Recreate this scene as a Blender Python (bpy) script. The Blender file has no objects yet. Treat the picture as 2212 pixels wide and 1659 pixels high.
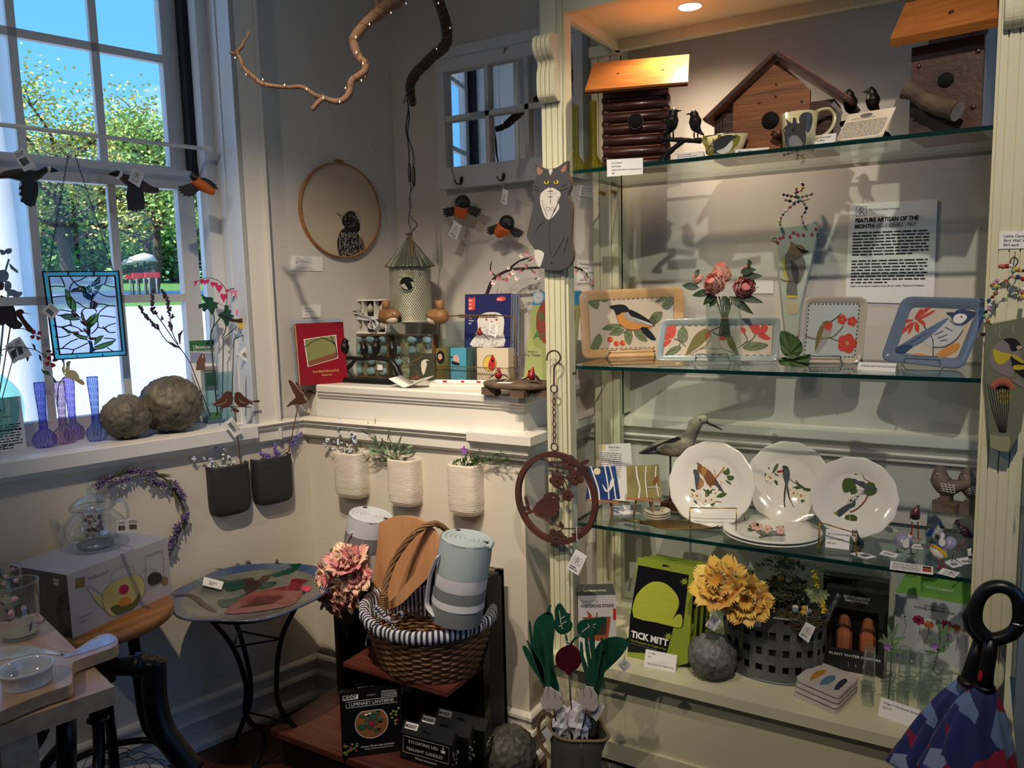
import bpy,math,random
from math import cos,sin
PI_=math.pi
def AR(d,n):return[i*PI_/d for i in range(n)]
from mathutils import Vector as V,Matrix,noise,geometry
R=random.Random(7)
U_=R.uniform
rad=math.radians
scn=bpy.context.scene
col=scn.collection
F=1694.0;PIT=rad(6.868);ROLL=rad(1.381);YAW=rad(30.69)
CAM=V((0,0,1.5))
_fh=V((sin(-YAW),cos(-YAW),0));_rt=V((cos(YAW),sin(YAW),0));_up=V((0,0,1))
_fw=_fh*cos(PIT)-_up*sin(PIT);_dn=-_up*cos(PIT)-_fh*sin(PIT)
_rt=V((cos(-YAW),-sin(-YAW),0))
cR=_rt*cos(ROLL)+_dn*sin(ROLL);cD=-_rt*sin(ROLL)+_dn*cos(ROLL)
cam=bpy.data.cameras.new('camera');cam.sensor_width=36;cam.lens=36*F/2212;cam.clip_start=.02;cam.clip_end=500
co_=bpy.data.objects.new('camera',cam);col.objects.link(co_)
m3=Matrix((cR,-cD,-_fw)).transposed()
co_.matrix_world=Matrix.Translation(CAM)@m3.to_4x4()
scn.camera=co_
scn.view_settings.view_transform='Standard';scn.view_settings.look='None'
scn.view_settings.gamma=1;scn.view_settings.use_curve_mapping=False
scn.view_settings.exposure=0.45
scn.cycles.max_bounces=8;scn.cycles.diffuse_bounces=4;scn.cycles.glossy_bounces=4
scn.cycles.transmission_bounces=6;scn.cycles.transparent_max_bounces=24
scn.cycles.sample_clamp_indirect=4;scn.cycles.caustics_refractive=False
def lin(c):
 return tuple((x/255/12.92 if x/255<=.04045 else((x/255+.055)/1.055)**2.4)for x in c)+(1,)
MT={}
def mat(name,c,rough=.6,metal=0,c2=None,nz=None,bump=0,bs=70,spec=.5,emit=0,kind=None,stretch=None,coat=0,sheen=0):
 if name in MT:return MT[name]
 m=bpy.data.materials.new(name);m.use_nodes=True;nt=m.node_tree;N=nt.nodes;L=nt.links
 b=N['Principled BSDF'];b.inputs['Base Color'].default_value=lin(c);b.inputs['Roughness'].default_value=rough
 b.inputs['Metallic'].default_value=metal;b.inputs['Specular IOR Level'].default_value=spec
 b.inputs['Coat Weight'].default_value=coat;b.inputs['Coat Roughness'].default_value=.08
 if sheen:b.inputs['Sheen Weight'].default_value=sheen
 tc=N.new('ShaderNodeTexCoord');mp=N.new('ShaderNodeMapping');L.new(tc.outputs['Object'],mp.inputs[0])
 if stretch:mp.inputs['Scale'].default_value=stretch
 if c2 is not None:
  n=N.new('ShaderNodeTexNoise');n.inputs['Scale'].default_value=nz or 12;n.inputs['Detail'].default_value=4
  L.new(mp.outputs[0],n.inputs['Vector'])
  r=N.new('ShaderNodeValToRGB');r.color_ramp.elements[0].position=.35;r.color_ramp.elements[1].position=.65
  r.color_ramp.elements[0].color=lin(c);r.color_ramp.elements[1].color=lin(c2)
  L.new(n.outputs['Fac'],r.inputs[0]);L.new(r.outputs[0],b.inputs['Base Color'])
 if bump:
  n2=N.new('ShaderNodeTexNoise');n2.inputs['Scale'].default_value=bs;n2.inputs['Detail'].default_value=3
  L.new(mp.outputs[0],n2.inputs['Vector']);bp=N.new('ShaderNodeBump');bp.inputs['Strength'].default_value=bump
  bp.inputs['Distance'].default_value=.004;L.new(n2.outputs['Fac'],bp.inputs['Height']);L.new(bp.outputs[0],b.inputs['Normal'])
 if emit:
  b.inputs['Emission Color'].default_value=lin(c);b.inputs['Emission Strength'].default_value=emit
 MT[name]=m;return m
def MQ(c,*a,**k):return mat(str((c,a,k)),c,*a,**k)
def glassy(name,tint,gloss=.12,rough=.02,solid=0.0,ior=1.45):
 if name in MT:return MT[name]
 m=bpy.data.materials.new(name);m.use_nodes=True;nt=m.node_tree;N=nt.nodes;L=nt.links
 for n in list(N):N.remove(n)
 o=N.new('ShaderNodeOutputMaterial');t=N.new('ShaderNodeBsdfTransparent');t.inputs[0].default_value=lin(tint)
 g=N.new('ShaderNodeBsdfGlossy');g.inputs['Roughness'].default_value=rough;g.inputs[0].default_value=(1,1,1,1)
 d=N.new('ShaderNodeBsdfTranslucent');d.inputs[0].default_value=lin(tint)
 lw=N.new('ShaderNodeLayerWeight');lw.inputs[0].default_value=.5;fr=N.new('ShaderNodeMath');fr.operation='POWER';fr.inputs[1].default_value=5.0;L.new(lw.outputs['Facing'],fr.inputs[0])
 ma=N.new('ShaderNodeMath');ma.operation='MULTIPLY_ADD';ma.inputs[1].default_value=.75;ma.inputs[2].default_value=gloss*.4;ma.use_clamp=True
 x1=N.new('ShaderNodeMixShader');x1.inputs[0].default_value=solid;x2=N.new('ShaderNodeMixShader')
 L.new(t.outputs[0],x1.inputs[1]);L.new(d.outputs[0],x1.inputs[2]);L.new(fr.outputs[0],ma.inputs[0])
 L.new(ma.outputs[0],x2.inputs[0]);L.new(x1.outputs[0],x2.inputs[1]);L.new(g.outputs[0],x2.inputs[2]);L.new(x2.outputs[0],o.inputs[0])
 MT[name]=m;return m
def wood(name,c,c2,axis=0,sc=3,rough=.45,coat=0,bump=.15):
 if name in MT:return MT[name]
 s=[26,26,26];s[axis]=1.6
 m=mat(name,c,rough,c2=c2,nz=sc,bump=bump,bs=sc*3,stretch=s,coat=coat);return m
w=bpy.data.worlds.new('sky');scn.world=w;w.use_nodes=True;N=w.node_tree.nodes;L=w.node_tree.links
bg=N['Background'];bg.inputs[1].default_value=1.15
tc=N.new('ShaderNodeTexCoord');sp=N.new('ShaderNodeSeparateXYZ');L.new(tc.outputs['Generated'],sp.inputs[0])
rp=N.new('ShaderNodeValToRGB');e=rp.color_ramp.elements;e[0].position=0.0;e[0].color=lin((168,214,255));e[1].position=.55;e[1].color=lin((62,140,240))
e2=rp.color_ramp.elements.new(.16);e2.color=lin((110,186,255));L.new(sp.outputs[2],rp.inputs[0])
nz=N.new('ShaderNodeTexNoise');nz.inputs['Scale'].default_value=3.2;nz.inputs['Detail'].default_value=6;nz.inputs['Roughness'].default_value=.6
mpp=N.new('ShaderNodeMapping');mpp.inputs['Scale'].default_value=(1,1,2.2);mpp.inputs['Location'].default_value=(.9,0,.35)
L.new(tc.outputs['Generated'],mpp.inputs[0]);L.new(mpp.outputs[0],nz.inputs['Vector'])
cr=N.new('ShaderNodeValToRGB');cr.color_ramp.elements[0].position=.56;cr.color_ramp.elements[1].position=.74;L.new(nz.outputs['Fac'],cr.inputs[0])
mx=N.new('ShaderNodeMix');mx.data_type='RGBA';L.new(cr.outputs[0],mx.inputs[0]);L.new(rp.outputs[0],mx.inputs[6]);mx.inputs[7].default_value=lin((225,238,255))
L.new(mx.outputs[2],bg.inputs[0])
def lamp(kind,name,loc,energy,colr,aim=None,size=.05,spot=None,blend=.5):
 l=bpy.data.lights.new(name,kind);l.energy=energy;l.color=colr
 if kind=='SUN':l.angle=rad(.6)
 else:l.shadow_soft_size=size
 if spot:l.spot_size=rad(spot);l.spot_blend=blend
 o=bpy.data.objects.new(name,l);col.objects.link(o);o.location=loc
 if aim is not None:o.rotation_euler=(V(aim)-V(loc)).to_track_quat('-Z','Y').to_euler()
 return o
SPOTS=[((-1.0,.55,3.12),(-1.85,1.95,.98),130,(1,.83,.62),44),((-.75,.5,3.12),(-1.25,2.1,1.06),120,(1,.86,.68),40),((.1,.0,3.12),(-.45,2.2,1.25),105,(1,.86,.70),48),((-1.6,-1.2,3.12),(-1.7,.9,.8),42,(1,.84,.66),90)]
lamp('SUN','sun',(0,0,12),5.5,(1,.95,.86),aim=(.1,8,1))
class Fr:
 def __init__(s,o,x=(1,0,0),y=(0,1,0),z=(0,0,1)):
  s.o=V(o);s.x=V(x).normalized();s.y=V(y).normalized();s.z=V(z).normalized()
 def w(s,a,b,c):return s.o+s.x*a+s.y*b+s.z*c
 def loc(s,p):d=p-s.o;return V((d.dot(s.x),d.dot(s.y),d.dot(s.z)))
 def hit(s,px,py,y=0):
  d=ray(px,py);t=(s.w(0,y,0)-CAM).dot(s.y)/d.dot(s.y);q=s.loc(CAM+d*t);return(q.x,q.z)
 def hitz(s,px,py,z=0):
  d=ray(px,py);t=(s.w(0,0,z)-CAM).dot(s.z)/d.dot(s.z);q=s.loc(CAM+d*t);return(q.x,q.y)
 def at(s,a,b,c=0):return Fr(s.w(a,b,c),s.x,s.y,s.z)
 def rz(s,deg):m=Matrix.Rotation(rad(deg),3,s.z);return Fr(s.o,m@s.x,m@s.y,s.z)
 def rx(s,deg):m=Matrix.Rotation(rad(deg),3,s.x);return Fr(s.o,s.x,m@s.y,m@s.z)
 def ry(s,deg):m=Matrix.Rotation(rad(deg),3,s.y);return Fr(s.o,m@s.x,s.y,m@s.z)
def ray(px,py):return cR*((px-1106)/F)+cD*((py-829.5)/F)+_fw
def onz(px,py,z):d=ray(px,py);return CAM+d*((z-CAM.z)/d.z)
def onY(px,py,Y):d=ray(px,py);return CAM+d*(Y/d.y)
G=Fr((0,0,0))
_a=rad(14.81)
WD=V((sin(_a),cos(_a),0));WN=V((-WD.y,WD.x,0))
COR=V((-2.06,2.019,0))
WF=Fr(COR,WD,WN,(0,0,1))
def onW(px,py,o=0):a,c=WF.hit(px,py,o);return WF.w(a,o,c)
def proj(p):
 q=V(p)-CAM;zz=q.dot(_fw);return(1106+F*q.dot(cR)/zz,829.5+F*q.dot(cD)/zz)
KX=dict(A=(0,0,.31646),B=(0,500,.31646),C=(0,1000,.39728),D=(450,0,.36166),E=(600,600,.30134),F=(600,1050,.36702),G=(1150,0,.25322),H=(1650,0,.25407),I=(1100,330,.31348),J=(1640,400,.27122),K=(1100,820,.27125),L=(1640,820,.26518),M=(1100,1180,.28874),N=(1640,1180,.28874),O=(1150,0,.13562),P=(1150,680,.13562),Q=(1150,1080,.13562),R=(1950,1160,.11877),S=(1100,850,.13562),T=(1980,700,.10488),U=(1100,1430,.13562),V=(560,1340,.13562),W=(350,0,.13562),X=(400,820,.13562),Y=(0,880,.13562),Z=(800,0,.18083),a=(600,780,.13562),b=(880,780,.13562),c=(1850,0,.16365),d=(1980,1400,.15612),e=(0,530,.11452),f=(0,700,.17483),g=(2080,480,.25336),h=(2080,900,.45675),i=(1880,1080,.1085),j=(1380,540,.15669),k=(740,600,.19892),l=(400,550,.22901),q=(0,0,1))
def px(k,s):
 x0,y0,sc=KX[k]
 return[(x0+float(a)*sc,y0+float(b)*sc)for a,b in(t.split(',')for t in s.split())]
def sm(pts,k=4,closed=False):
 n=len(pts);out=[];P=[V(p)for p in pts]
 for i in range(n if closed else n-1):
  if closed:a,b,c,d=P[(i-1)%n],P[i],P[(i+1)%n],P[(i+2)%n]
  else:a,b,c,d=P[max(i-1,0)],P[i],P[i+1],P[min(i+2,n-1)]
  for j in range(k):
   t=j/k
   out.append(.5*((2*b)+(c-a)*t+(2*a-5*b+4*c-d)*t*t+(3*b-a-3*c+d)*t**3))
 if not closed:out.append(P[-1])
 return out
_tx={}
def glyphs(s,bold=0,ital=0):
 k=(s,bold,ital)
 if k in _tx:return _tx[k]
 cu=bpy.data.curves.new('t','FONT');cu.body=s;cu.size=1;cu.offset=bold;cu.shear=ital;cu.resolution_u=2;cu.fill_mode='FRONT'
 ob=bpy.data.objects.new('t',cu);me=ob.to_mesh()
 vs=[(v.co.x,v.co.y)for v in me.vertices];fs=[tuple(p.vertices)for p in me.polygons]
 ob.to_mesh_clear();bpy.data.objects.remove(ob);bpy.data.curves.remove(cu)
 _tx[k]=(vs,fs);return _tx[k]
class MB:
 def __init__(s):s.v=[];s.f=[];s.m=[];s.s=[];s.mats=[]
 def mi(s,m):
  if m not in s.mats:s.mats.append(m)
  return s.mats.index(m)
 def add(s,vs,fs,m,smooth=False):
  b=len(s.v);s.v+=[V(p)for p in vs];i=s.mi(m)
  for f in fs:s.f.append(tuple(b+x for x in f));s.m.append(i);s.s.append(smooth)
  return s
 def box(s,fr,x0,x1,y0,y1,z0,z1,m,bev=0):
  vs=[fr.w(a,b,c)for c in(z0,z1)for b in(y0,y1)for a in(x0,x1)]
  return s.add(vs,[(0,2,3,1),(4,5,7,6),(0,1,5,4),(2,6,7,3),(0,4,6,2),(1,3,7,5)],m)
 def slab(s,fr,pts,y0,y1,m,side=None):
  pts=[(p[0],p[1])for p in pts]
  ar=sum(pts[i][0]*pts[(i+1)%len(pts)][1]-pts[(i+1)%len(pts)][0]*pts[i][1]for i in range(len(pts)))
  if ar<0:pts=pts[::-1]
  n=len(pts);vs=[fr.w(a,y0,c)for a,c in pts]+[fr.w(a,y1,c)for a,c in pts]
  s.add(vs,[tuple(range(n)),tuple(range(2*n-1,n-1,-1))],m)
  return s.add(vs,[(i,n+i,n+(i+1)%n,(i+1)%n)for i in range(n)],side or m)
 def pslab(s,fr,pp,y,th,m,side=None):return s.slab(fr,[fr.hit(a,b,y)for a,b in pp],y,y+th,m,side)
 def paint(s,fr,pp,y,m,k=3,lift=.0006):
  q=sm(pp,k,True)if k>1 else pp
  q=[fr.hit(p[0],p[1],y)for p in q]
  return s.slab(fr,q,y-lift,y-lift*.2,m)
 def pline(s,fr,pp,y,wd,m,lift=.0008,k=3):
  q=sm(pp,k)if k>1 and len(pp)>2 else pp
  q=[V(fr.hit(p[0],p[1],y))for p in q];return s.stroke(fr,q,y,wd,m,lift)
 def stroke(s,fr,q,y,wd,m,lift=.0008):
  q=[V((p[0],p[1]))for p in q];n=len(q);vs=[]
  for i in range(n):
   t=(q[min(i+1,n-1)]-q[max(i-1,0)]);t=t.normalized()if t.length>1e-9 else V((1,0));nn=V((-t.y,t.x))*wd/2
   for u in(q[i]+nn,q[i]-nn):vs.append(fr.w(u.x,y-lift,u.y))
  return s.add(vs,[(2*i,2*i+1,2*i+3,2*i+2)for i in range(n-1)],m)
 def tb(s,pts,r,m,n=8,closed=False,cap=True,flat=1):
  P=[V(p)for p in pts];k=len(P)
  if not hasattr(r,'__len__'):r=[r]*k
  elif len(r)!=k:r=[r[min(int(i*len(r)/k),len(r)-1)]for i in range(k)]
  t0=(P[1]-P[0]).normalized();u=t0.orthogonal().normalized()
  if flat!=1:
   u=V((0,0,1)).cross(t0);u=u.normalized()if u.length>1e-6 else t0.orthogonal().normalized()
  vs=[]
  for i in range(k):
   a=P[(i-1)%k]if closed else P[max(i-1,0)];b=P[(i+1)%k]if closed else P[min(i+1,k-1)]
   t=(b-a).normalized()if(b-a).length>1e-9 else t0
   u=(u-t*u.dot(t));u=u.normalized()if u.length>1e-6 else t.orthogonal().normalized();w=t.cross(u)
   for j in range(n):
    an=2*PI_*j/n;vs.append(P[i]+(u*cos(an)+w*sin(an)*flat)*r[i])
  fs=[]
  for i in range(k if closed else k-1):
   for j in range(n):
    i2=(i+1)%k;fs.append((i*n+j,i*n+(j+1)%n,i2*n+(j+1)%n,i2*n+j))
  if cap and not closed:fs+=[tuple(reversed(range(n))),tuple(range((k-1)*n,k*n))]
  return s.add(vs,fs,m,True)
 def lathe(s,fr,prof,m,n=24,rib=0,ribn=0,twist=0,sx=1,sy=1,ang=(0,360),wob=0):
  vs=[];full=ang==(0,360);nn=n if full else n+1
  for i,(r,z)in enumerate(prof):
   for j in range(nn):
    an=rad(ang[0]+(ang[1]-ang[0])*j/n);rr=r
    if ribn:rr=r*(1+rib*cos(ribn*an+twist*z))
    if wob:rr*=1+wob*noise.noise(V((cos(an)*3,sin(an)*3,z*30)))
    vs.append(fr.w(rr*cos(an)*sx,rr*sin(an)*sy,z))
  fs=[(i*nn+j,i*nn+(j+1)%nn,(i+1)*nn+(j+1)%nn,(i+1)*nn+j)for i in range(len(prof)-1)for j in range(n)]
  return s.add(vs,fs,m,True)
 def ell(s,c,r,m,fr=None,n=12,k=8,wob=0,cap=None):
  fr=fr or G;c=V(c);r=(r,r,r)if not hasattr(r,'__len__')else r;vs=[]
  for i in range(k+1):
   ph=PI_*i/k-PI_/2
   for j in range(n):
    th=2*PI_*j/n;d=V((cos(ph)*cos(th),cos(ph)*sin(th),sin(ph)))
    q=1+(wob*noise.noise(d*2.5+c*7)if wob else 0)
    vs.append(c+(fr.x*d.x*r[0]+fr.y*d.y*r[1]+fr.z*d.z*r[2])*q)
  return s.add(vs,[(i*n+j,i*n+(j+1)%n,(i+1)*n+(j+1)%n,(i+1)*n+j)for i in range(k)for j in range(n)],m,True)
 def leaf(s,b,d,nrm,ln,wd,m,bend=.2,k=5):
  b=V(b);d=V(d).normalized();nrm=V(nrm);nrm=(nrm-d*nrm.dot(d));nrm=nrm.normalized()if nrm.length>1e-6 else d.orthogonal().normalized();sd=d.cross(nrm);vs=[]
  for i in range(k+1):
   t=i/k;wv=wd*.5*sin(PI_*min(1,.06+t*.94))**.8*(1-.25*t)if 0<t<1 else wd*.03
   c=b+d*ln*t-nrm*(bend*ln*t*t);vs+=[c+sd*wv+nrm*wv*.3,c,c-sd*wv+nrm*wv*.3]
  fs=[]
  for i in range(k):fs+=[(3*i,3*i+3,3*i+4,3*i+1),(3*i+1,3*i+4,3*i+5,3*i+2)]
  return s.add(vs,fs,m,True)
 def text(s,fr,t,x,z,size,m,y=-.0006,bold=0,ital=0,al='l',wid=None):
  vs,fs=glyphs(t,bold,ital)
  if not vs:return s
  x0=min(a for a,b in vs);x1=max(a for a,b in vs);sx=size
  if wid:sx=wid/(x1-x0)
  off={'l':0,'c':-(x1-x0)/2*sx,'r':-(x1-x0)*sx}[al]
  return s.add([fr.w(x+off+(a-x0)*sx,y,z+b*size)for a,b in vs],fs,m)
 def words(s,fr,x,z,wd,n,dz,h,m,y=-.0006,last=1):
  for i in range(n):
   xx=x;end=x+wd*(last if i==n-1 else 1)
   while xx<end-h:
    ww=min(h*U_(1.2,4.5),end-xx)
    a,b=z-i*dz,z-i*dz-h*.62
    s.add([fr.w(xx,y,b),fr.w(xx+ww,y,b),fr.w(xx+ww,y,a),fr.w(xx,y,a)],[(0,1,2,3)],m);xx+=ww+h*.55
  return s
def mkobj(name,mb,parent=None,org=None):
 me=bpy.data.meshes.new(name);vs=mb.v
 if org is None:
  xs=[p.x for p in vs];ys=[p.y for p in vs];zs=[p.z for p in vs]
  org=V(((min(xs)+max(xs))/2,(min(ys)+max(ys))/2,min(zs)))
 me.from_pydata([p-org for p in vs],[],mb.f)
 for m in mb.mats:me.materials.append(m)
 me.polygons.foreach_set('material_index',mb.m);me.polygons.foreach_set('use_smooth',mb.s);me.update()
 o=bpy.data.objects.new(name,me);col.objects.link(o)
 if parent is not None:
  o.parent=parent;o.location=org-wloc(parent)
 else:o.location=org
 return o
def wloc(o):
 p=V(o.location)
 while o.parent:o=o.parent;p+=V(o.location)
 return p
def struct(name,mb,parent=None,kind='structure'):
 o=mkobj(name,mb,parent)
 if parent is None:o['kind']=kind
 return o
class T:
 def __init__(s,name,label,cat,group=None,kind=None):s.n=name;s.l=label;s.c=cat;s.g=group;s.p=[];s.k=kind
 def __call__(s,name,under=None,label=None):
  mb=MB();s.p.append((name,mb,under,label));return mb
 def done(s,alone=False):
  s.p=[p for p in s.p if p[1].v]
  if len(s.p)==1 and alone:o=mkobj(s.n,s.p[0][1]);s.set(o);return o
  al=[q for p in s.p for q in p[1].v]
  base=V(((min(p.x for p in al)+max(p.x for p in al))/2,(min(p.y for p in al)+max(p.y for p in al))/2,min(p.z for p in al)))
  root=bpy.data.objects.new(s.n,None);root.empty_display_size=.02;col.objects.link(root);root.location=base;s.set(root)
  made={}
  for n,mb,un,lb in s.p:
   o=mkobj(n,mb,made[un]if un in made else root);made[id(mb)]=o;made.setdefault(n,o)
   if lb:o['label']=lb
  return root
 def set(s,o):
  o['label']=s.l;o['category']=s.c
  if s.g:o['group']=s.g
  if s.k:o['kind']=s.k
def copy_thing(root,delta=(0,0,0),rotz=0,label=None,group=None,scale=1):
 c=root.copy();col.objects.link(c);c.location=V(root.location)+V(delta);c.rotation_euler.z+=rad(rotz);c.scale=(scale,)*3
 if label:c['label']=label
 if group:c['group']=group
 for ch in list(root.children):
  d=ch.copy();col.objects.link(d);d.parent=c
  for g in ch.children:
   h=g.copy();col.objects.link(h);h.parent=d
 return c
WALL=MQ((206,200,192),.75)
WAIN=MQ((212,203,188),.5)
TRIM=MQ((226,220,210),.4)
JAMB=MQ((222,224,226),.4)
CREAM=MQ((214,209,176),.45)
GROOVE=MQ((120,116,92),.8)
BLK=MQ((16,16,18),.45);BLKM=MQ((14,15,18),.4,metal=.3)
PAPER=MQ((236,234,232),.8);INK=MQ((28,28,32),.8);GREY=MQ((120,118,118),.8)
STRING=MQ((214,205,188),.9);WHITE=MQ((238,236,232),.5);GLAZE=MQ((238,235,228),.12,coat=.5)
RED=MQ((176,28,34),.6);GRN=MQ((58,92,44),.6);DGRN=MQ((16,62,46),.55,c2=(22,76,54))
BRASS=MQ((176,138,64),.3,metal=.9);RUST=MQ((92,50,34),.8,c2=(66,36,26),bump=.2);CHROME=MQ((190,192,198),.2,metal=1)
CLEAR=glassy('clear glass',(246,250,250),.10);ACR=glassy('acrylic',(240,244,244),.09)
def sweep(mb,path,prof,m,capends=True):
 n=len(path);P=[V((p[0],p[1]))for p in path];vs=[]
 for i in range(n):
  d1=(P[i]-P[i-1]).normalized()if i else(P[1]-P[0]).normalized();d2=(P[i+1]-P[i]).normalized()if i<n-1 else d1
  n1=V((d1.y,-d1.x));n2=V((d2.y,-d2.x));b=(n1+n2).normalized();k=1/max(.3,b.dot(n1))
  for d,z in prof:q=P[i]+b*(k*d);vs.append(V((q.x,q.y,z)))
 k=len(prof);fs=[(i*k+j,(i+1)*k+j,(i+1)*k+j+1,i*k+j+1)for i in range(n-1)for j in range(k-1)]
 if capends:fs+=[tuple(range(k)),tuple(reversed(range((n-1)*k,n*k)))]
 return mb.add(vs,fs,m)
wf=lambda a,b:tuple(WF.w(a,b,0).xy)
YR=2.47;CEIL=3.2
wxr=-.198
WZ0,WZ1=1.06,2.95;W1=(-1.32,wxr);W2=(-3.6,-2.3)
FLW=wood('floor boards',(74,40,26),(56,30,19),axis=1,sc=2,rough=.3,coat=.2)
f=MB()
for i in range(46):x0=-3.6+i*.14;f.box(G,x0,x0+.138,-3.6,2.5,-.03,0,FLW)
struct('floor',f)
c=MB();c.box(G,-3.8,2.9,-3.8,2.9,CEIL,CEIL+.1,WALL);struct('ceiling',c)
w_=MB()
def wpiece(x0,x1,z0,z1):w_.box(WF,x0,x1,.03,.34,z0,z1,WALL)
wpiece(-6.2,W2[0],0,CEIL);wpiece(W2[1],W1[0],0,CEIL);wpiece(W1[1],.47,1.0,CEIL)
for a,b in(W1,W2):wpiece(a,b,0,1.02);wpiece(a,b,WZ1,CEIL)
struct('wall_left',w_)
wl=MB();wl.box(WF,-6.2,.02,.02,.04,0,1.03,WAIN);struct('trim_1',wl)
SI=MQ((226,224,222),.35)
def window(name,a,b,detail):
 root=bpy.data.objects.new(name,None);root['kind']='structure';col.objects.link(root);root.location=WF.w((a+b)/2,.2,WZ0)
 s=MB();s.box(WF,a,b,-.02,.33,1.02,WZ0,SI,.006);struct('window_sill',s,root)
 r=MB()
 for x0,x1 in((a-.016,a+.002),(b-.002,b+.016)):r.box(WF,x0,x1,.0,.33,WZ0,WZ1,JAMB)
 r.box(WF,a,b,.0,.33,WZ1-.018,WZ1,JAMB)
 for x0,x1 in((a+.002,a+.006),(b-.006,b-.002)):r.box(WF,x0,x1,.09,.105,WZ0,WZ1,JAMB,.002)
 for s_,e_ in((a+.002,1),(b-.002,-1)):r.box(WF,min(s_,s_+e_*.04),max(s_,s_+e_*.04),.155,.21,WZ0,WZ1,JAMB,.006)
 struct('reveal',r,root)
 g=MB();g.box(WF,b-.062,b-.04,.215,.30,1.9,WZ1,mat('weather strip',(14,18,30),.7));g.box(WF,a+.04,a+.062,.215,.30,1.9,WZ1,MT['weather strip']);struct('weather_strip',g,root)
 gx0,gx1=a+.115,b-.115
 mun=[(-.98),(-.752),(-.522)]if detail else[a+.33,a+.62,a+.9]
 SA=MQ((206,206,208),.45)
 for nm,y0,z0,z1,rows in(('upper_sash',.265,1.90,WZ1-.02,(2.30,2.68)),('lower_sash',.222,WZ0,1.93,(1.50,))):
  m=MB();bot=.07 if nm=='lower_sash' else.045;top=.065 if nm=='lower_sash' else.05
  m.box(WF,a+.06,gx0,y0,y0+.04,z0,z1,SA,.004);m.box(WF,gx1,b-.06,y0,y0+.04,z0,z1,SA,.004)
  m.box(WF,gx0,gx1,y0,y0+.04,z0,z0+bot,SA,.004);m.box(WF,gx0,gx1,y0,y0+.04,z1-top,z1,SA,.004)
  fr=struct(nm,m,root)
  for x in mun:q=MB();q.box(WF,x-.012,x+.012,y0+.006,y0+.03,z0+bot,z1-top,SA,.003);struct('muntin',q,fr)
  for z in rows:q=MB();q.box(WF,gx0,gx1,y0+.006,y0+.03,z-.013,z+.013,SA,.003);struct('muntin',q,fr)
  q=MB();q.box(WF,gx0,gx1,y0+.016,y0+.019,z0+bot,z1-top,glassy('pane glass',(252,254,255),.05));struct('pane',q,fr)
window('window_1',*W1,True);window('window_2',*W2,False)
k=MB();x1=WF.hit(573,525,.03)[0]
for a,b in(W1,W2):
 for p,q in((a-.1,a),(b,(x1 if b==wxr else b+.1))):
  k.box(WF,p,q,.005,.035,1.0,WZ1,TRIM);k.box(WF,p,q,.0,.012,1.0,WZ1,TRIM,.003);e_=q if p<q and p!=a-.1 else p
  k.box(WF,q-.012 if p==b else p,q if p==b else p+.012,-.008,.01,1.0,WZ1+.1,TRIM,.004)
 k.box(WF,a-.1,b+.1,.0,.035,WZ1,WZ1+.1,TRIM,.004)
struct('trim_2',k)
LX=-1.172;LY=2.035
lb=MB();lb.box(G,-2.16,LX,LY,YR,0,1.15,WAIN);lb.box(G,-2.02,LX+.004,LY-.004,YR,1.062,1.183,TRIM);struct('trim_3',lb)
cap=MB();sweep(cap,[wf(.0,.03),wf(.0,.03),(-2.0,LY-.004),(LX+.004,LY-.004),(LX+.004,YR)][2:],[(0,1.184),(.012,1.184),(.018,1.178),(.018,1.160),(.012,1.154),(.012,1.148),(.006,1.145),(.006,1.138),(0,1.134)],TRIM);struct('trim_4',cap)
THIN=[(0,1.066),(.034,1.062),(.038,1.057),(.034,1.052),(.026,1.047),(.030,1.043),(.022,1.034),(.018,1.032),(.018,1.002),(.012,.998),(.004,.99),(0,.99)]
THICK=[(0,1.072),(.056,1.066),(.056,1.040),(.05,1.036),(.036,1.022),(.03,1.012),(.034,1.006),(.03,1.0),(.02,.992),(.02,.985),(0,.98)]
r1=MB();xm=onY(1015,935,2.0).x
sweep(r1,[wf(-6.1,.02),wf(.0,.02),(xm,LY)],THIN,TRIM);struct('trim_5',r1)
r2=MB();sweep(r2,[(xm,LY),(LX,LY),(LX,YR),(2.2,YR)],THICK,TRIM);struct('trim_6',r2)
BB=[(0,.166),(.012,.163),(.018,.156),(.018,.146),(.010,.140),(.010,.112),(.020,.108),(.024,.098),(.016,.088),(.016,.082),(.012,.078),(.012,.034),(.03,.030),(.036,.018),(.036,0)]
bb=MB();sweep(bb,[wf(-6.1,.02),wf(.0,.02),(LX,LY),(LX,YR),(-1.0,YR)],BB,TRIM);struct('baseboard_left',bb)
rw=MB();rw.box(G,-2.1,2.4,YR,YR+.2,0,CEIL,WALL);struct('wall_rear',rw)
rw=MB();X=2.2
rw.box(G,X,X+.2,-3.8,.3,0,CEIL,WALL);rw.box(G,X,X+.2,2.2,YR,0,CEIL,WALL);rw.box(G,X,X+.2,.3,2.2,0,.9,WALL);rw.box(G,X,X+.2,.3,2.2,2.8,CEIL,WALL);struct('wall_right',rw)
wr=MB()
for y in(.3,.93,1.55,2.17):wr.box(G,X+.05,X+.1,y,y+.03,.9,2.8,JAMB)
for z in(.9,1.5,2.1,2.76):wr.box(G,X+.05,X+.1,.3,2.2,z,z+.03,JAMB)
struct('window_3',wr)
bw=MB();bw.box(G,-3.9,2.4,-3.8,-3.6,0,CEIL,WALL);struct('wall_back',bw)
FY=1.95
bc=T('bookcase','cream painted bookcase with fluted posts and glass shelves','bookcase')
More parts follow.
